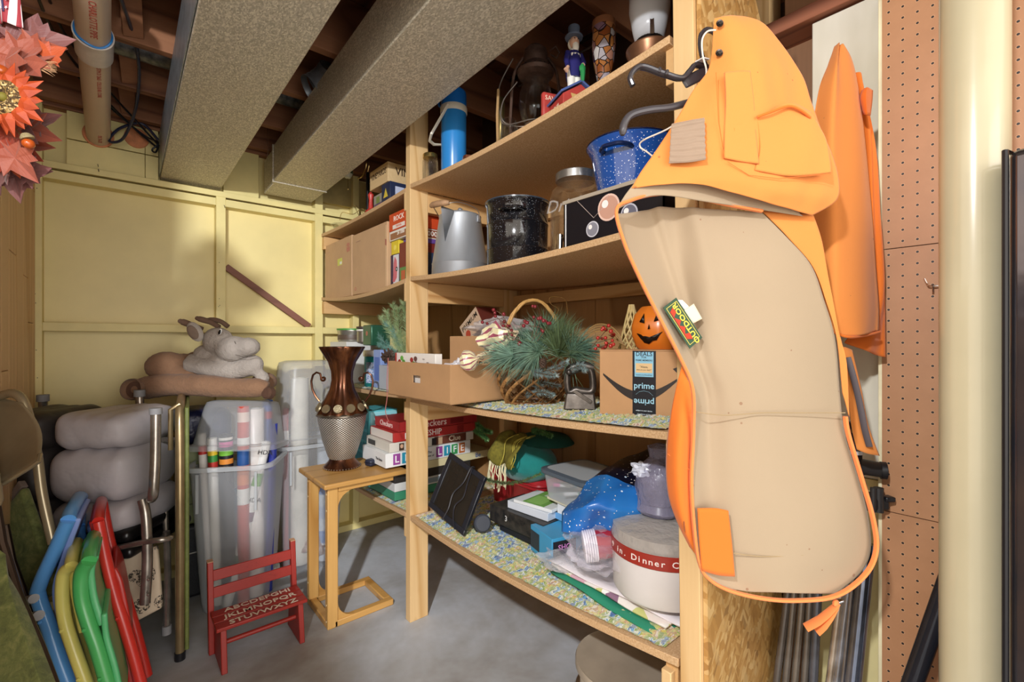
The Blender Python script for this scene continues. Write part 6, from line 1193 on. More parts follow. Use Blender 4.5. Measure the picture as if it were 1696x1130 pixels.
MB().lathe([(0, .0), (.055, 0), (.06, .012), (.052, .03), (.056, .034), (.062, .09), (.05, .12), (.02, .13), (0, .13)], n=36).build('bowls', mat('smoky_bowls', '6c6a80', .3, var=.25, scale=20), PW); MB().lathe([(.058, .004), (.066, .012), (.06, .03), (.068, .07), (.070, .11), (.05, .14), (.028, .16), (.035, .19), (.01, .20)], n=40, flute=lambda a, z: .07*math.sin(5*a+z*60)).build('plastic_wrap', film('smoky_wrap', 'a8a4bc', .35, .15, bump=.9, bscale=40), PW, ang=25)
crumple('tissue_knot', 'twisted white end of the plastic wrap over the bowls', 'plastic', tuple(PW.location+Vector((-.045, .03, .125))), .022, None, mc('d8dce8', .3), (1, 1.2, .8), 1.0, 14)
gb = 'flat gift bags under the plate pack'
n = NT('patchwork_print'); vc = n.voro(n.mapping((1, 1, .1)), 26, 'F1', 'Color'); s_ = n.N.new('ShaderNodeSeparateColor'); n.L.new(vc, s_.inputs[0]); c = n.ramp(s_.outputs[0], [(0, 'e8dcd4'), (.3, 'd0a8b4'), (.5, 'e6e0d8'), (.7, 'c8c880'), (.85, '8a6a80'), (.95, 'f0ece8')], 'CONSTANT'); n.set(col=c, rough=.4); PATCH = n.m
for k, (m_, z, lab, x0, y0_, x1, y1_, rz_) in enumerate(((mc('2f8a6c', .4), .0, 'green folded gift bag at the bottom of the flat pile', 1.03, .60, 1.45, 1.02, -.10), (PATCH, .010, 'pastel patchwork gift bag in the middle of the flat pile', 1.05, .62, 1.46, 1.04, -.05), (mc('e6dfe2', .4), .020, 'white folded gift bag on top of the flat pile', 1.06, .60, 1.46, 1.06, .02))):
    def gbp(s2, t): x = lerp(x0, x1, s2); y = lerp(y0_, y1_, t); return ((x-1.25), (y-.83), .006*math.sin(s2*5+k)+.003*math.sin(t*11+k*2))
    o = MB().grid(gbp, 14, 14).build('flat_gift_bag', m_, None, solid=.005, ang=60); o.location = (1.25, .83, zR(.83)+z); o.rotation_euler = (0, 0, rz_); tag(o, lab, 'gift bag', gb)
bag('plastic_bag', 'loose crumpled clear plastic in front of the red cups', (1.10, 1.03, zR(1.0)+.03), .06, (1.0, 1.4, .42), .6, 17, film('clear_crinkled_plastic3', 'e8e8ee', .18, .12, bump=.9, bscale=30))
# drum and tins under the lowest shelf
DR = thing('round_drum', 'beige drum with a flat dented lid standing on the floor under the near shelf', 'drum', (1.115, .80, 0))
MB().lathe([(0, 0), (.13, 0), (.132, .008), (.132, .10), (.135, .105), (.132, .11), (.132, .285), (0, .285)], n=48).build('drum_body', mat('beige_drum', 'c8bca6', .45, var=.1, scale=8), DR)
MB().lathe([(.0, .305), (.135, .305), (.143, .308), (.146, .302), (.146, .288), (.134, .286)], n=48).build('lid', mat('taupe_lid', 'a39684', .4, var=.1, scale=8), DR)
for k in range(5): MB().lathe([(.146, .02+k*.045), (.150, .025+k*.045), (.150, .03+k*.045), (.146, .035+k*.045)], n=40).build('hoop', mat('chrome', 'd8d8dc', .18, 1), DR)
# ================================================================= HANGING CLOTHES, POLES, WREATH, PIPES
def net(rows, nu, nv, fold=None):
    """smooth surface through a net of points (direction u, v and distance along the view depth)"""
    R = [[I(*p) for p in r] for r in rows]
    R = [smooth_line(r, max(2, nu//(len(r)-1))) for r in R]; n = len(R[0]); cols = [smooth_line([r[i] for r in R], max(2, nv//(len(R)-1))) for i in range(n)]; m = len(cols[0])
    F = Vector((FWD.x, FWD.y, 0)); mb = MB(); vs = []
    for j in range(m):
        for i in range(n):
            p = cols[i][j]
            if fold: p = p+F*fold(i/(n-1), j/(m-1), p)
            vs.append(p)
    mb.add(vs, [(j*n+i, j*n+i+1, (j+1)*n+i+1, (j+1)*n+i) for j in range(m-1) for i in range(n-1)])
    return mb, vs, n, m
def cloth(name, col, rough=.85, dirt=None):
    n = NT(name); a = n.noise(n.mapping(), 5, 4, .6); b = n.noise(n.mapping(), 700, 2, .6); sp = n.voro(n.mapping(), 38, 'F1', 'Distance'); n2 = n.noise(n.mapping(), 13, 2)
    c = n.mix(n.math('MULTIPLY', a, .25), col, dirt or col); c = n.mix(n.math('MULTIPLY', n.math('LESS_THAN', sp, n.math('MULTIPLY', n.math('SUBTRACT', n2, .45), .5)), .55), c, '7a4a2c') if dirt else c
    n.set(col=c, rough=rough, sheen=.15); n.bump(b, .25, .0008); return n.m
ORG = cloth('orange_canvas', 'e38d42', .85, 'd0742a'); TAN = cloth('tan_canvas_lining', 'a69379', .85, '927e64'); ORG2 = cloth('bright_orange_canvas', 'dc701c'); PIP = cloth('orange_piping', 'f28a48')
VE = thing('hunting_vest', 'orange hunting jacket hanging folded open to show its tan lining, nearest the camera', 'jacket', I(1250, 600, .86))
def sh(rows, nu, nv, nm, m_, fold=None, th=.0022, par=VE, ang=80):
    mb, vs, n, m = net(rows, nu, nv, fold); mb.build(nm, m_, par, world=True, solid=th, ang=ang); return vs, n, m
wr = lambda s, t, p, a=.004, f=22, q=0: a*mnoise.noise(Vector((p.x*f, p.y*f, p.z*f*.45+q)))
# tan body
body = [[(1022, 350, .835), (1090, 342, .90), (1160, 345, .885), (1262, 352, .865)],
        [(1035, 400, .835), (1105, 400, .91), (1172, 398, .885), (1302, 392, .865)],
        [(1062, 462, .835), (1122, 462, .905), (1185, 460, .865), (1345, 440, .87)],
        [(1092, 522, .835), (1140, 525, .895), (1195, 525, .865), (1366, 500, .87)],
        [(1128, 592, .84), (1160, 595, .875), (1215, 590, .86), (1384, 565, .87)],
        [(1148, 650, .85), (1178, 655, .875), (1240, 655, .855), (1394, 650, .865)],
        [(1147, 720, .85), (1180, 722, .870), (1250, 722, .85), (1404, 720, .86)],
        [(1145, 800, .85), (1182, 805, .865), (1260, 800, .845), (1425, 790, .86)],
        [(1150, 880, .85), (1185, 880, .862), (1270, 880, .843), (1445, 860, .86)],
        [(1158, 930, .85), (1200, 935, .858), (1280, 935, .843), (1450, 915, .86)],
        [(1172, 957, .85), (1215, 962, .855), (1290, 962, .845), (1432, 952, .86)],
        [(1205, 976, .85), (1245, 982, .852), (1300, 982, .847), (1385, 986, .855)]]
sh(body, 54, 88, 'lining', TAN, lambda s, t, p: wr(s, t, p, .009, 9)+wr(s, t, p, .016, 5, 3)+.022*(1/(1+math.exp((s-.31-.05*t)/.012)))*max(0, 1-t*1.5)-.006*math.exp(-((s-.6-.2*t)/.06)**2)*(1-t)+.004*math.sin(s*16+t*5)*math.exp(-((s-.35)/.3)**2)*(1-t))
edge = [(1262, 350), (1200, 338), (1130, 322), (1085, 322), (1045, 332), (1021, 348), (1033, 400), (1060, 462), (1090, 522), (1126, 592), (1147, 645), (1148, 720), (1145, 800), (1150, 880), (1158, 932), (1172, 957), (1205, 977), (1260, 991), (1320, 995), (1385, 987), (1432, 953), (1451, 912), (1446, 860), (1426, 790), (1405, 720), (1400, 690)]
ed_D = lambda i: .85 if i < 4 else .832 if i < 11 else .846 if i < 20 else .855
MB().tube(smooth_line([I(u, v, ed_D(i)) for i, (u, v) in enumerate(edge)], 6), .0055, 8, flat=.6).build('piping', PIP, VE, world=True)
# strip of lining between the shoulder and the opening
sh([[(1050, 304, .84), (1100, 300, .84), (1180, 304, .84), (1320, 348, .845)], [(1034, 325, .838), (1090, 314, .84), (1180, 322, .842), (1325, 354, .847)], [(1021, 347, .834), (1085, 324, .84), (1180, 336, .845), (1330, 358, .85)]], 30, 8, 'lining_fold', TAN)
# orange shoulder, the outside of the jacket, with its pockets
top = [[(1183, 32, .84), (1200, 28, .835), (1216, 27, .835), (1232, 28, .84)],
       [(1181, 52, .84), (1206, 50, .825), (1235, 45, .825), (1266, 42, .84)],
       [(1179, 85, .84), (1215, 85, .815), (1258, 82, .815), (1300, 80, .84)],
       [(1172, 118, .84), (1222, 120, .81), (1278, 118, .81), (1328, 125, .84)],
       [(1148, 150, .84), (1215, 158, .81), (1280, 158, .808), (1342, 172, .84)],
       [(1127, 187, .84), (1205, 196, .808), (1290, 200, .808), (1358, 215, .84)],
       [(1105, 222, .84), (1195, 232, .808), (1300, 240, .81), (1378, 258, .842)],
       [(1082, 256, .84), (1185, 266, .81), (1300, 280, .812), (1388, 295, .843)],
       [(1060, 287, .84), (1175, 292, .812), (1295, 315, .815), (1384, 332, .845)],
       [(1046, 312, .838), (1150, 304, .818), (1250, 330, .82), (1342, 358, .848)]]
fo = lambda s, t, p: wr(s, t, p, .005, 10)+wr(s, t, p, .004, 28, 5)
sh(top, 48, 72, 'shoulder', ORG, fo)
def inv(u, v): 
    """depth of the shoulder surface about there"""
    s = (u-1060)/330; return .811
def patch(nm, poly, m_, d, th=.0018, nu=14, nv=14, fold=None): return sh([[(u, v, d+.0) for u, v in r] for r in poly], nu, nv, nm, m_, fold, th)
patch('pocket_flap', [[(1200, 120), (1225, 118), (1242, 118)], [(1202, 170), (1226, 168), (1248, 170)], [(1200, 220), (1225, 222), (1252, 222)], [(1199, 262), (1228, 268), (1256, 272)]], ORG, .8045, .003, 12, 24, lambda s, t, p: wr(s, t, p, .002, 30))
patch('chest_pocket', [[(1252, 196), (1300, 176), (1340, 186)], [(1256, 222), (1310, 218), (1366, 228)], [(1258, 252), (1312, 255), (1374, 262)], [(1250, 282), (1312, 292), (1376, 286)]], ORG, .806, .003, 24, 18, lambda s, t, p: wr(s, t, p, .004, 26)-.010*(1-t)*math.exp(-((s-.55)/.3)**2))
MB().tube(smooth_line([I(*p) for p in ((1254, 194, .798), (1275, 186, .793), (1305, 176, .79), (1325, 182, .792), (1342, 195, .80))], 4), .0022, 8).build('pocket_edge', ORG2, VE, world=True)
stc = cloth('stitching_thread', 'd8742a')
for ln in ([(1186, 120), (1190, 200), (1200, 262)], [(1205, 268), (1240, 290), (1290, 296), (1376, 288)], [(1240, 118), (1244, 150), (1249, 175)], [(1212, 126), (1214, 150), (1238, 170), (1240, 126), (1212, 124)], [(1216, 212), (1218, 262)]):
    MB().tube([I(u, v, .8035) for u, v in ln], .0006, 5).build('seam', stc, VE, world=True)
kn = cloth('grey_knit', '9c8672')
sh([[(1112, 206, .824), (1140, 200, .812), (1167, 195, .802)], [(1110, 238, .822), (1140, 235, .81), (1168, 232, .800)], [(1108, 270, .82), (1138, 269, .808), (1169, 264, .798)]], 26, 60, 'knit_patch', kn, lambda s, t, p: .0012*math.sin(t*46+2*mnoise.noise(p*40))+.0012*mnoise.noise(p*60), .0015, ang=60)
for u, v in ((1192, 39), (1191, 88)):
    c_ = I(u, v, .823); Mx = fr(c_, (RGT.x, RGT.y, 0), (0, 0, 1))
    MB().lathe([(0, .003), (.003, .003), (.0035, .001), (.006, .002), (.0065, 0)], n=20, M=Mx, cap=False).build('snap', mat('dark_snap_metal', '5c5450', .25, .9), VE, world=True)
# orange outside showing right of the lining, and the left front hanging
sh([[(1262, 350, .868), (1300, 352, .864), (1346, 357, .86)], [(1304, 394, .87), (1335, 396, .868), (1362, 402, .865)], [(1347, 442, .875), (1360, 455, .873), (1374, 472, .872)], [(1368, 502, .876), (1377, 520, .875), (1387, 545, .874)], [(1386, 567, .875), (1393, 580, .875), (1402, 602, .874)], [(1396, 652, .87), (1400, 665, .87), (1406, 690, .87)]], 10, 30, 'right_front', ORG, lambda s, t, p: wr(s, t, p, .004, 15))
sh([[(1130, 605, .86), (1140, 620, .86), (1149, 640, .862)], [(1113, 680, .865), (1130, 690, .852), (1149, 700, .86)], [(1104, 755, .87), (1122, 758, .85), (1147, 770, .86)], [(1106, 815, .87), (1125, 830, .852), (1148, 835, .86)], [(1120, 860, .87), (1136, 880, .857), (1152, 888, .86)], [(1142, 905, .868), (1150, 915, .862), (1160, 932, .86)]], 12, 44, 'left_front', ORG2, lambda s, t, p: wr(s, t, p, .006, 14)-.008*math.sin(PI*s)*math.sin(PI*t))
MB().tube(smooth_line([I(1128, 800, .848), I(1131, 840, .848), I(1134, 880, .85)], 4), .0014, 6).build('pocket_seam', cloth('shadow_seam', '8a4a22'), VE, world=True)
MB().tube(smooth_line([I(1106, 752, .862), I(1125, 768, .848), I(1146, 780, .852)], 4), .0012, 6).build('seam', stc, VE, world=True)
sh([[(1155, 842, .8400), (1185, 842, .8385), (1206, 846, .8385)], [(1158, 895, .8395), (1187, 895, .838), (1212, 900, .8375)], [(1162, 945, .8395), (1190, 953, .838), (1217, 955, .837)]], 10, 10, 'square_patch', ORG2)
for ln in ([(1150, 682), (1200, 688), (1260, 684), (1320, 684), (1400, 684)], [(1200, 914), (1260, 922), (1330, 920)]):
    MB().tube(smooth_line([I(u, v, .8455) for u, v in ln], 5), .0010, 6).build('lining_seam', cloth('tan_seam', 'a08a66'), VE, world=True)
# woven label
c0, c1, c2, c3 = I(1117, 494, .872), I(1160, 560, .872), I(1143, 577, .858), I(1095, 510, .852)
lx_ = (c1-c0).normalized(); ly_ = (c0-c3); LM = fr(tuple((c0+c1+c2+c3)/4+Vector((-FWD.x, -FWD.y, 0))*.006), tuple(-lx_), tuple((c3-c0))); W_, H_ = (c1-c0).length, (c3-c0).length
if Vector((LM[0][2], LM[1][2], LM[2][2])).dot(FWD) > 0: LM = fr(tuple(LM.translation), tuple(lx_), tuple((c3-c0)))
LB = MB().box((0, 0, 0), (W_, H_, .001), LM).build('woven_label', mc('34503c', .7), VE, world=True)
for a, b, w2, h2 in ((0, H_*.38, W_*.88, .0009), (0, -H_*.38, W_*.88, .0009), (W_*.44, 0, .0009, H_*.76), (-W_*.44, 0, .0009, H_*.76)): MB().box((a, b, .0008), (w2, h2, .0006), LM).build('label_border', mc('e0d060', .6), VE, world=True)
text('OUTDOOR', .0175, LM @ Matrix.Translation((-.004, -.006, .001)), mc('ecd050', .6), VE, 'label_text', sx=.95, bold=.02, world=True)
text('RANGER', .017, LM @ Matrix.Translation((-.004, .0075, .001)), mc('cc3a22', .6), VE, 'label_text', sx=1.1, bold=.05, world=True) if 0 else MB().prism([(-.034, .002), (-.022, .0), (-.018, .012), (-.008, .002), (0, .012), (.006, .002), (.018, .013), (.024, .0), (.034, .003), (.030, .013), (-.028, .014)], .0008, .0016, LM).build('label_script', mc('cc3a22', .6), VE, world=True)
sh([[(1122, 497, .872), (1130, 497, .872)], [(1135, 515, .873), (1145, 512, .873)], [(1150, 535, .874), (1162, 528, .872)]], 4, 8, 'care_label', mc('ece6e0', .8), None, .001); sh([[(1132, 515, .868), (1149, 503, .868)], [(1148, 536, .868), (1163, 528, .866)]], 4, 6, 'care_label', mc('e0d4b8', .8), None, .001)
# zip end and tie
ZB = I(1380, 995, .85)
MB().box((0, 0, 0), (.010, .004, .008), fr(I(1392, 996, .852), (RGT.x, RGT.y, .3), (0, 0, 1))).build('zip_stop', mat('chrome', 'd8d8dc', .18, 1), VE, world=True, bevel=.001)
for a, b, c_ in (((1388, 1000), (1360, 1025), (1334, 1040)), ((1386, 1003), (1368, 1030), (1352, 1046))):
    pts = [I(*a, .849), I(*b, .845), I(*c_, .85)]; MB().tube(smooth_line(pts, 4), [.0055, .007, .008, .009, .009, .010, .010, .010, .010], 6, flat=.25).build('tie_ribbon', PIP, VE, world=True)
MB().ball(I(1384, 999, .848), .0075, 10, (1.2, .7, .8)).build('tie_knot', PIP, VE, world=True)

# hangers
HGm = mat('dark_grey_hanger_plastic', '3c383c', .18, var=.05)
HG = thing('clip_hanger', 'dark glossy plastic hanger with notched arm carrying the orange jacket', 'hanger', I(1160, 60, .90))
MB().tube(smooth_line([I(1048, 142, .84), I(1044, 128, .84), I(1052, 115, .84), (I(1066, 111, .845)), I(1098, 122, .85), I(1128, 130, .86), I(1142, 118, .865), I(1152, 108, .87), I(1170, 112, .88)], 5), [.0065]*41, 10, flat=.8).build('arm', HGm, HG, world=True)
MB().bar(I(1132, 138, .866), I(1176, 116, .88), .022, .006, tuple(-FWD)).build('clip_plate', HGm, HG, world=True, bevel=.003)
m = MB()
MB().tube(smooth_line([I(1176, 125, .88), I(1162, 90, .89), I(1160, 62, .90), I(1170, 50, .91), I(1184, 55, .92), I(1190, 75, .93)], 5), .0055, 10, flat=.8).build('hook', HGm, HG, world=True)
for u, v in ((1092, 117), (1104, 121)): MB().box((0, 0, 0), (.006, .010, .009), fr(I(u, v, .846), (RGT.x, RGT.y, -.3), (0, 0, 1))).build('notch', HGm, HG, world=True, bevel=.002)
H2 = thing('plastic_hanger', 'matt charcoal curved hanger arm below the glossy one', 'hanger', I(1090, 190, .86))
MB().tube(smooth_line([I(1031, 224, .84), I(1034, 205, .84), I(1046, 190, .84), I(1075, 182, .845), I(1110, 178, .855), I(1150, 168, .87), I(1200, 160, .89)], 5), [.004, .0055]+[.0072]*29, 10, flat=.9).build('arm', mat('charcoal_hanger', '4a464a', .4), H2, world=True)
tag(MB().tube(smooth_line([I(1186, 50, .835), I(1172, 52, .84), I(1163, 66, .845), I(1164, 92, .845), I(1170, 120, .85), I(1160, 150, .855), I(1138, 180, .86), I(1112, 210, .865), I(1066, 232, .90), I(1060, 243, .90), I(1072, 252, .90), I(1082, 260, .90)], 6), .0016, 6).build('drawstring', mc('ece2d2', .7)), 'thin cream drawstring looping from the jacket collar over the hangers', 'cord')
for u, v in ((1142, 116),): tag(MB().box((0, 0, 0), (.022, .002, .014), fr(I(1163, 100, .862), (.4, 1, .2), (0, 0, 1))).build('paper_tag', mc('f0eeea', .6)), 'small white paper tag on the glossy hanger', 'tag')

# second orange jacket against the board
J2 = thing('orange_jacket', 'bright orange work jacket hanging behind the tan lined one, against the white board', 'jacket', I(1400, 300, 1.02))
sh([[(1384, 76, 1.02), (1388, 74, 1.01), (1394, 77, 1.02)], [(1372, 108, 1.01), (1388, 105, .98), (1412, 102, 1.02)], [(1358, 150, 1.0), (1390, 150, .965), (1424, 150, 1.02)], [(1348, 230, 1.0), (1392, 235, .955), (1436, 240, 1.02)], [(1345, 330, 1.0), (1398, 330, .95), (1444, 335, 1.02)], [(1345, 430, .99), (1402, 430, .945), (1452, 430, 1.02)], [(1350, 500, .99), (1405, 515, .945), (1458, 505, 1.02)], [(1352, 535, .99), (1405, 556, .95), (1457, 548, 1.01)]], 24, 66, 'sleeve', ORG, lambda s, t, p: wr(s, t, p, .008, 8)+.006*math.sin(s*13+t*2))
sh([[(1412, 118, 1.03), (1422, 122, 1.03), (1430, 135, 1.05)], [(1430, 200, 1.04), (1438, 210, 1.04), (1444, 225, 1.06)], [(1438, 300, 1.04), (1447, 300, 1.04), (1454, 310, 1.06)], [(1444, 400, 1.04), (1455, 400, 1.04), (1462, 410, 1.06)], [(1440, 500, 1.04), (1455, 500, 1.04), (1466, 500, 1.06)], [(1400, 568, 1.03), (1435, 582, 1.03), (1466, 592, 1.05)]], 12, 50, 'back_panel', ORG2, lambda s, t, p: wr(s, t, p, .007, 9)+.005*math.sin(s*9+t*7))
sh([[(1428, 150, 1.0), (1436, 145, .985), (1445, 150, 1.0)], [(1424, 165, 1.0), (1434, 160, .98), (1444, 168, 1.0)], [(1430, 190, 1.0), (1436, 190, .985), (1441, 192, 1.0)]], 6, 8, 'collar_fold', ORG2)
MB().tube(smooth_line([I(1352, 536, .985), I(1380, 550, .962), I(1405, 558, .945), I(1432, 556, .98), I(1457, 550, 1.01)], 5), .003, 8).build('sleeve_hem', ORG2, J2, world=True)
sh([[(1388, 575, .98), (1400, 575, .975), (1412, 580, .98)], [(1402, 640, .98), (1414, 640, .975), (1424, 640, .98)], [(1410, 700, .98), (1425, 700, .975), (1437, 700, .98)], [(1420, 745, .98), (1438, 752, .975), (1456, 755, .98)]], 10, 24, 'front_edge', ORG, lambda s, t, p: wr(s, t, p, .005, 16))
MB().tube(smooth_line([I(1404, 592, .968), I(1412, 620, .965), I(1422, 660, .965), I(1432, 710, .965), I(1440, 740, .968)], 5), .006, 8, flat=.35).build('zip', mc('5c5458', .5), J2, world=True)
# ---- poles leaning in the corner
def pole(lab, a, b, r, col, metal=.55, rough=.25, rings=(), name='metal_pole', cat='pole', grp='thin poles leaning in the corner'):
    o = thing(name, lab, cat, b, 0, grp); MB().cyl(b, a, r, n=16).build('tube', mat('pole_'+col, col, rough, metal, var=.15, scale=10), o, world=True)
    for t in rings: c_ = a.lerp(b, t); d = (b-a).normalized()*.006; MB().cyl(c_-d, c_+d, r*1.14, n=16).build('joint_ring', mat('pole_ring', 'b8b4ac', .25, 1), o, world=True)
    return o
def pp2(u0, v0, u1, v1, D0, D1=None):
    a = I(u0, v0, D0); b = I(u1, v1, D1 or D0); d = b-a; t = (.01-a.z)/d.z; s = -(a.z-1.0)/d.z*0; return a-d*.25*1, a+d*t
specs = [('first thin black bronze pole from the left, beside the strand board panel', 1302, 1000, 1286, 1130, 1.19, .0085, '77706a', (.45,)), ('second thin dark pole from the left', 1313, 1000, 1301, 1130, 1.185, .0085, '857c72', (.5,)), ('third thin pole from the left with a shiny joint', 1327, 1000, 1316, 1130, 1.18, .0085, '8e8478', (.47,)),
         ('fourth thin pole from the left', 1340, 1000, 1332, 1130, 1.175, .0082, '857d74', (.5,)), ('fifth pole, slightly thicker, behind the orange tie', 1353, 1000, 1347, 1130, 1.165, .0105, '70727a', (.55,)),
         ('polished warm silver pole right of the orange tie', 1390, 1000, 1374, 1130, 1.15, .0085, 'cdbfae', ()), ('polished cold silver pole in the middle of the bundle', 1402, 1000, 1386, 1130, 1.14, .0085, 'b4b8c2', ()), ('thin bright pole third from the right of the bundle', 1410, 985, 1396, 1130, 1.13, .005, 'a8a8ac', ())]
for lab, u0, v0, u1, v1, D, r, col, rg in specs:
    a, b = pp2(u0, v0, u1, v1, D); pole(lab, a, b, r, col, rings=rg)
a = I(1436, 900, 1.10); b0 = I(1412, 1130, 1.08); b = a+(b0-a)*((.01-a.z)/(b0-a).z)
PV = thing('vacuum_tube', 'thick chrome and dark blue tube, rightmost of the leaning bundle', 'tube', b)
MB().cyl(b, a, .0175, n=24).build('tube', mat('blue_black_chrome', '98a2b8', .12, .8, var=.3, scale=4, col2='3a4458'), PV, world=True)
MB().cyl(I(1425, 960, 1.11), I(1404, 1130, 1.10), .009, n=16).build('inner_tube', mat('pole_cdbfae', 'cdbfae', .22, 1), PV, world=True)
bp_ = mat('black_plastic', '16161a', .4)
VH = thing('vacuum_fitting', 'black swivel fitting and stub of a vacuum wand beside the pegboard', 'vacuum wand', I(1420, 760, 1.08))
MB().cyl(I(1418, 745, 1.07), I(1418, 712, 1.07), .019, n=24).cyl(I(1418, 712, 1.07), I(1418, 700, 1.07), .016, n=24).build('collar', bp_, VH, world=True); MB().cyl(I(1418, 716, 1.068), I(1418, 710, 1.068), .0195, n=24).build('chrome_ring', chrome, VH, world=True)
MB().cyl(I(1417, 752, 1.07), I(1417, 744, 1.07), .014, n=20).build('white_band', mc('d8d8dc'), VH, world=True); MB().cyl(I(1416, 810, 1.09), I(1417, 752, 1.07), .013, n=20).build('neck', bp_, VH, world=True)
MB().cyl(I(1420, 772, 1.07), I(1462, 779, 1.06), .018, .017, 24).build('elbow_stub', mc('2c2a2a', .45), VH, world=True); MB().cyl(I(1458, 779, 1.06), I(1468, 780, 1.055), .0195, n=24).build('end_ring', bp_, VH, world=True)
CLp = thing('pole_clamp', 'black plastic clamp bracket gripping the poles below the vacuum fitting', 'clamp', I(1440, 830, 1.08))
MB().box((0, 0, 0), (.055, .03, .055), fr(I(1440, 830, 1.08), (RGT.x, RGT.y, 0), (0, 0, 1))).build('body', bp_, CLp, world=True, bevel=.006); MB().cyl(I(1455, 848, 1.06), I(1455, 808, 1.06), .010, n=16).cyl(I(1446, 848, 1.055), I(1446, 808, 1.055), .006, n=12).build('hinge', mc('2c2a2a', .45), CLp, world=True)
MB().box((0, 0, 0), (.022, .012, .022), fr(I(1470, 826, 1.06), (RGT.x, RGT.y, 0), (0, 0, 1))).build('lever', bp_, CLp, world=True, bevel=.003)
b1 = I(1447, 1130, 1.15); t1 = I(1449, 860, 1.15); SL = thing('slotted_rail', 'narrow grey slotted rail standing beside the cream board', 'rail', (t1.x, t1.y, 0))
MB().span((-.004, -.006, 0), (.004, .006, .93)).build('rail', mat('grey_rail', '8a8578', .4, .6), SL)
a = P(1600, 880, X=1.22); b0 = P(1512, 1130, X=1.20); b = a+(b0-a)*((.012-a.z)/(b0-a).z)
o = thing('black_pipe', 'thick glossy black pipe leaning diagonally behind the cream column', 'pipe', b); MB().cyl(b, a+(a-b)*.15, .0165, n=24).build('tube', mat('gloss_black_pipe', '2a2c34', .15, .3), o, world=True); MB().cyl(b, b+(a-b).normalized()*.02, .018, n=24).build('end_cap', bp_, o, world=True)

# ---- upper left: pipe, cables, wreath
PVm = mat('beige_pvc', 'cdb39a', .35, var=.03)
a = P(150, -40, D=1.30); b = P(163, 226, Y=YS+.012)
PV2 = thing('drain_pipe', 'beige plastic drain pipe printed in red running to the round hole', 'pipe', a)
d = (b-a).normalized(); MB().cyl(a, b, .0445, n=36).build('pipe', PVm, PV2, world=True)
hb = P(152, 72, D=1.58); hb = a+d*((hb-a).dot(d)); MB().cyl(hb-d*.07, hb+d*.05, .0515, n=36).cyl(hb-d*.078, hb-d*.07, .0535, n=36).build('coupling', mat('pale_pvc', 'ddd0c4', .35), PV2, world=True)
m = MB(); x_, y_ = basis(d)
MB().tube([hb-d*(.082+.004*math.sin(i*.9))+(x_*math.cos(i/26*2*PI)+y_*math.sin(i/26*2*PI))*.0465 for i in range(26)], .004, 6, closed=True).build('blue_primer', mc('2f84cc', .3), PV2, world=True)
vn = -(a+b)/2; vn = Vector((0, 0, H))-(a+b)/2; vn = (vn-d*vn.dot(d)).normalized()
ink = mc('b4483c', .5)
def ptext(s, t, sz, off=0, cc=ink):
    c_ = a.lerp(b, t); q = Matrix.Rotation(off, 3, d) @ vn; text(s, sz, fr(tuple(c_+q*.0449), tuple(d), tuple(q.cross(d))), cc, PV2, 'pipe_print', world=True, depth=.0003)
ptext('CHARLOTTE PIPE', .12, .026, 0); ptext('PVC DWV  ASTM D 2665  CELLULAR CORE', .42, .018, -.2); ptext('DELTA D2', .93, .02, -.1)
blkc = mc('14141a', .35)
def cable(lab, pts, r, m=blkc): tag(MB().tube(smooth_line(pts, 8), r, 8).build('cable', m), lab, 'cable')
Yc = 2.7
cable('upper black cable running diagonally under the joists to the duct', [P(78, -10, Y=2.1), P(110, 60, Y=2.4), P(180, 150, Y=2.78), P(230, 205, Y=2.9), P(262, 240, Y=2.9)], .0045)
cable('lower black cable running beside the first one to the wall', [P(60, -10, Y=2.05), P(100, 72, Y=2.4), P(175, 165, Y=2.78), P(225, 215, Y=2.9), P(262, 246, Y=2.9)], .005)
cable('thin black cable hanging lowest, curling at the duct side', [P(130, 128, Y=2.7), P(190, 185, Y=2.86), P(240, 225, Y=2.92), P(262, 236, Y=2.9), P(252, 248, Y=2.9), P(258, 252, Y=2.9), P(263, 240, Y=2.9)], .004)
cable('dark blue cable drooping in a long loop from the joists', [P(198, -8, Y=1.9), P(215, 40, Y=2.1), P(228, 90, Y=2.3), P(230, 140, Y=2.5), P(222, 190, Y=2.7), P(205, 228, Y=2.85), P(188, 236, Y=2.9), P(181, 230, Y=2.92), P(200, 212, Y=2.92), P(235, 205, Y=2.92), P(262, 232, Y=2.93)], .0062, mat('blue_black_cable', '2a3048', .25))
# pipes and cables at the back over the top shelf
tag(MB().cyl(P(735, 195, X=1.5), P(1100, 0, X=1.5)+Vector((0, -.3, 0)), .010, n=12).build('black_pipe', mat('dark_iron_pipe', '2e2824', .4, .6)), 'thin dark iron pipe running along behind the top shelf', 'pipe')
tag(MB().tube([P(735, 208, X=1.55), P(900, 122, X=1.55), P(1080, 20, X=1.55)], .004, 8).build('cable', mc('8a8074', .5)), 'grey cable running beside the dark pipe behind the top shelf', 'cable')
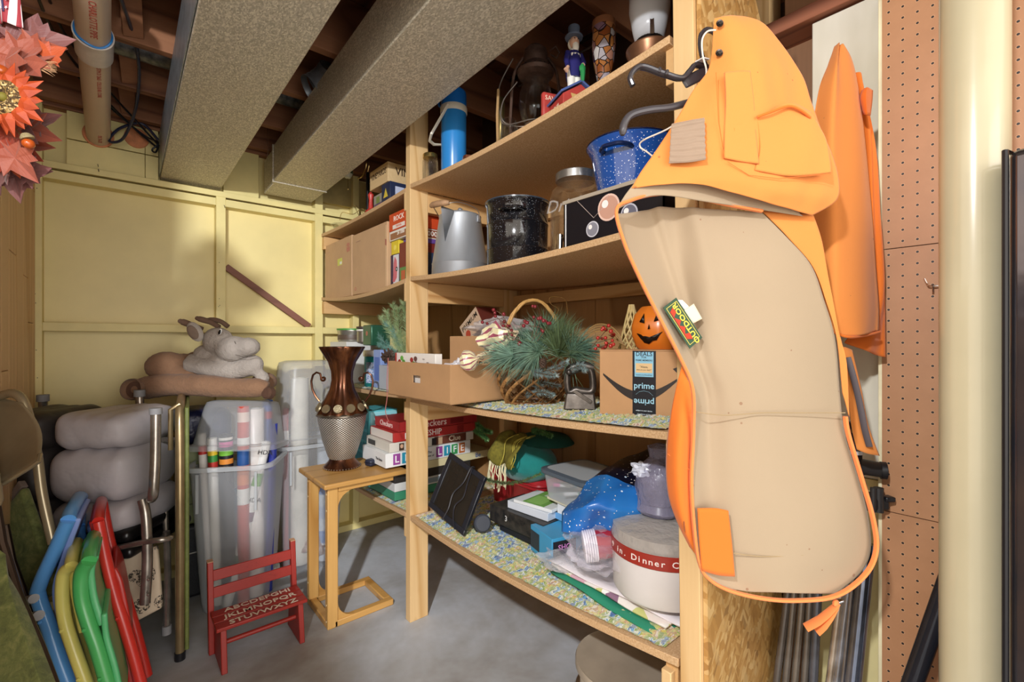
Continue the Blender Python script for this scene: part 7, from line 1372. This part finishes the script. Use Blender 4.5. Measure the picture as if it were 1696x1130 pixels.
# autumn wreath
WRc = I(-2, 165, .92)
WRt = thing('autumn_wreath', 'hanging autumn wreath of orange and mauve silk leaves with a sunflower and acorn', 'wreath', WRc)
def leafmesh(size, seed):
    rnd = random.Random(seed); half = [(0, -.5), (.06, -.28), (.34, -.30), (.26, -.12), (.52, .02), (.34, .08), (.40, .28), (.20, .22), (.16, .36), (0, .62)]
    pts = half+[(-x, y) for x, y in half[-2:0:-1]]; vs = [(0, 0, 0)]
    for x, y in pts: x += rnd.uniform(-.03, .03); y += rnd.uniform(-.03, .03); vs.append((x*size, y*size, size*(.22*abs(x)-.25*(y*y)*rnd.uniform(.6, 1.6)+rnd.uniform(-.04, .04))))
    n = len(pts); return MB().add(vs, [(0, i+1, (i+1) % n+1) for i in range(n)])
lm = {}
for nm, c1_, c2_ in (('rust', 'b0401f', '7c2a1a'), ('orange', 'c85a24', 'a03a16'), ('mauve', '8c5850', '6a4044'), ('coral', 'ac5c42', '8a3c2c'), ('dark', '6c241c', '481a16')):
    n = NT('leaf_'+nm); f = n.noise(n.mapping(), 30, 4, .6); wv = n.noise(n.mapping((60, 8, 1)), 3, 2); c = n.mix(f, c1_, c2_); n.set(col=c, rough=.55, sheen=.3); n.bump(wv, .5, .003); lm[nm] = n.m
protos = {}
for k, nm in enumerate(lm):
    for j in range(2):
        o = leafmesh(.095, k*7+j).build('leaf', lm[nm], WRt, smooth=False, solid=.0012); protos[(nm, j)] = o
first = set(); random.seed(11)
def leaf(u, v, D, nm, rz, sc=1.0, tilt=.3):
    k = (nm, random.randint(0, 1)); o = protos[k]
    if k in first: o = o.copy(); COL.objects.link(o); o.parent = WRt
    first.add(k)
    M_ = fr(tuple(I(u, v, D)), (RGT.x, RGT.y, 0), (0, 0, 1)) @ Matrix.Rotation(R_(rz), 4, 'Z') @ Matrix.Rotation(random.uniform(-tilt, tilt), 4, 'X') @ Matrix.Rotation(random.uniform(-tilt, tilt), 4, 'Y')
    M_ = Matrix.Translation(-WRc) @ M_; o.location = M_.translation; o.rotation_euler = M_.to_euler(); o.scale = (sc, sc, sc)
for a in [(15, 60, .93, 'dark', -30, 1), (45, 68, .91, 'mauve', -20, 1.05), (70, 70, .89, 'mauve', -70, .9), (20, 82, .90, 'orange', 10, 1), (35, 98, .87, 'coral', -40, 1.05), (8, 100, .86, 'coral', 170, 1.0), (60, 92, .88, 'coral', -75, .9), (85, 92, .88, 'orange', -60, .55), (5, 70, .92, 'rust', 30, .9),
          (-5, 118, .9, 'orange', 90, .9), (30, 205, .88, 'mauve', -140, .9), (50, 215, .90, 'coral', -110, 1.0), (60, 205, .91, 'mauve', -60, .8), (8, 225, .87, 'rust', 170, 1.2), (15, 250, .88, 'orange', -160, .9), (28, 245, .90, 'rust', -120, .8), (25, 262, .86, 'coral', -150, .8), (5, 275, .89, 'mauve', 150, 1.0), (35, 275, .90, 'mauve', -100, .9), (50, 285, .9, 'mauve', -80, .7), (-10, 255, .9, 'dark', 120, 1.0), (25, 295, .91, 'mauve', 180, .8), (-5, 200, .92, 'dark', 0, 1.2), (-10, 140, .93, 'dark', 0, 1.1), (20, 135, .93, 'dark', -60, .9), (40, 240, .93, 'coral', -90, .9)]: leaf(*a)
pet = mat('sunflower_petal', 'c85420', .6, var=.2, scale=30, col2='a83e18')
for i in range(22):
    a = 2*PI*i/22; L = .044+.006*(i % 3); z0 = .004*(i % 2)
    MB().add([(.024, -.008, z0), (.024, .008, z0), (.040, .012, z0-.003), (.040, -.012, z0-.003), (L+.012, 0, z0-.010), (.040, 0, z0+.003)], [(0, 1, 5), (1, 2, 5), (2, 4, 5), (4, 3, 5), (3, 0, 5)]).build('petal', pet, WRt, smooth=False, solid=.0008)
    o = WRt.children[-1]
pets = [c for c in WRt.children if c.name.startswith('petal')]
sfM = Matrix.Translation(-WRc) @ fr(tuple(I(10, 163, .83)), (RGT.x, RGT.y, 0), (0, 0, 1))
for i, o in enumerate(pets): M_ = sfM @ Matrix.Rotation(2*PI*i/22, 4, 'Z'); o.location = M_.translation; o.rotation_euler = M_.to_euler()
n = NT('seed_disc'); f = n.voro(n.mapping(), 320, 'F1', 'Color'); s_ = n.N.new('ShaderNodeSeparateColor'); n.L.new(f, s_.inputs[0]); n.set(col=n.ramp(s_.outputs[0], [(0, '2a1c12'), (.5, '6e5630'), (.75, 'b89858'), (1, 'e0c890')]), rough=.8); n.bump(s_.outputs[0], 1, .004)
MB().lathe([(0, .004), (.010, .006), (.018, .012), (.026, .012), (.031, .004), (.030, -.004)], n=40, M=sfM, cap=False).build('flower_disc', n.m, WRt); MB().ball(tuple((sfM @ Vector((0, 0, .005)))), .008, 12).build('disc_eye', mc('7c7428', .7), WRt)
for u, v, r in ((47, 238, .0095), (2, 118, .012)): MB().ball(tuple(I(u, v, .85)-WRc), r, 16, (1, 1, .95)).build('acorn', mat('acorn_orange', 'c85a20', .2, coat=.4), WRt)
MB().lathe([(0, .010), (.006, .009), (.0105, .003), (.010, 0)], n=18, M=Matrix.Translation(I(46, 230, .849)-WRc) @ Matrix.Rotation(-.4, 4, 'Y')).build('acorn_cap', mat('acorn_cap', 'a89870', .8, bump=.9, bscale=300), WRt)
MB().tube(smooth_line([I(20, 205, .86)-WRc, I(32, 222, .85)-WRc, I(42, 230, .85)-WRc], 4), .0012, 6).build('stem', mc('7c5a3a', .7), WRt)
m = MB()
for i in range(40): 
    a = random.uniform(-.55, .35); p = I(48+random.uniform(0, 14), 98+random.uniform(0, 10), .875); m.tube([p-WRc, p-WRc+RGT*math.cos(a)*.04+Vector((0, 0, math.sin(a)*.03-.008))], [.0006, .0002], 4)
m.build('wheat_beard', mc('c8a078', .7), WRt, kind='stuff')
# small flag tucked in the wreath
FL = thing('small_flag', 'small striped and starred paper flag in the top left corner above the wreath', 'flag', I(10, 15, .90))
def flg(s_, t): return I(-20+50*s_+6*t, -12+46*t+10*s_*t, .89)+Vector((FWD.x, FWD.y, 0))*(.006*math.sin(s_*9))
n = NT('flag_print'); sp = n.N.new('ShaderNodeSeparateXYZ'); n.L.new(n.mapping(rot=(0, 0, YAW)), sp.inputs[0]); st_ = n.math('GREATER_THAN', n.math('FRACT', n.math('MULTIPLY', sp.outputs['X'], 55)), .5); n.set(col=n.mix(st_, 'e8dcdc', 'a83a44'), rough=.6)
MB().grid(flg, 16, 10).build('striped_field', n.m, FL, world=True, solid=.001)
def cant(s_, t): return I(-20+28*s_+4*t, -12+30*t+4*s_*t, .888)+Vector((FWD.x, FWD.y, 0))*(.006*math.sin(s_*4.5))
MB().grid(cant, 10, 6).build('canton', mc('4a4470', .6), FL, world=True, solid=.001)
for k in range(6): c_ = I(-8+(k % 3)*9, -2+(k//3)*14, .883); MB().prism([(.0035*(1 if j % 2 else .45)*math.sin(j*PI/5), .0035*(1 if j % 2 else .45)*math.cos(j*PI/5)) for j in range(10)], 0, .0005, fr(tuple(c_), (RGT.x, RGT.y, 0), (0, 0, 1))).build('star', mc('e8e4ec', .6), FL, world=True)
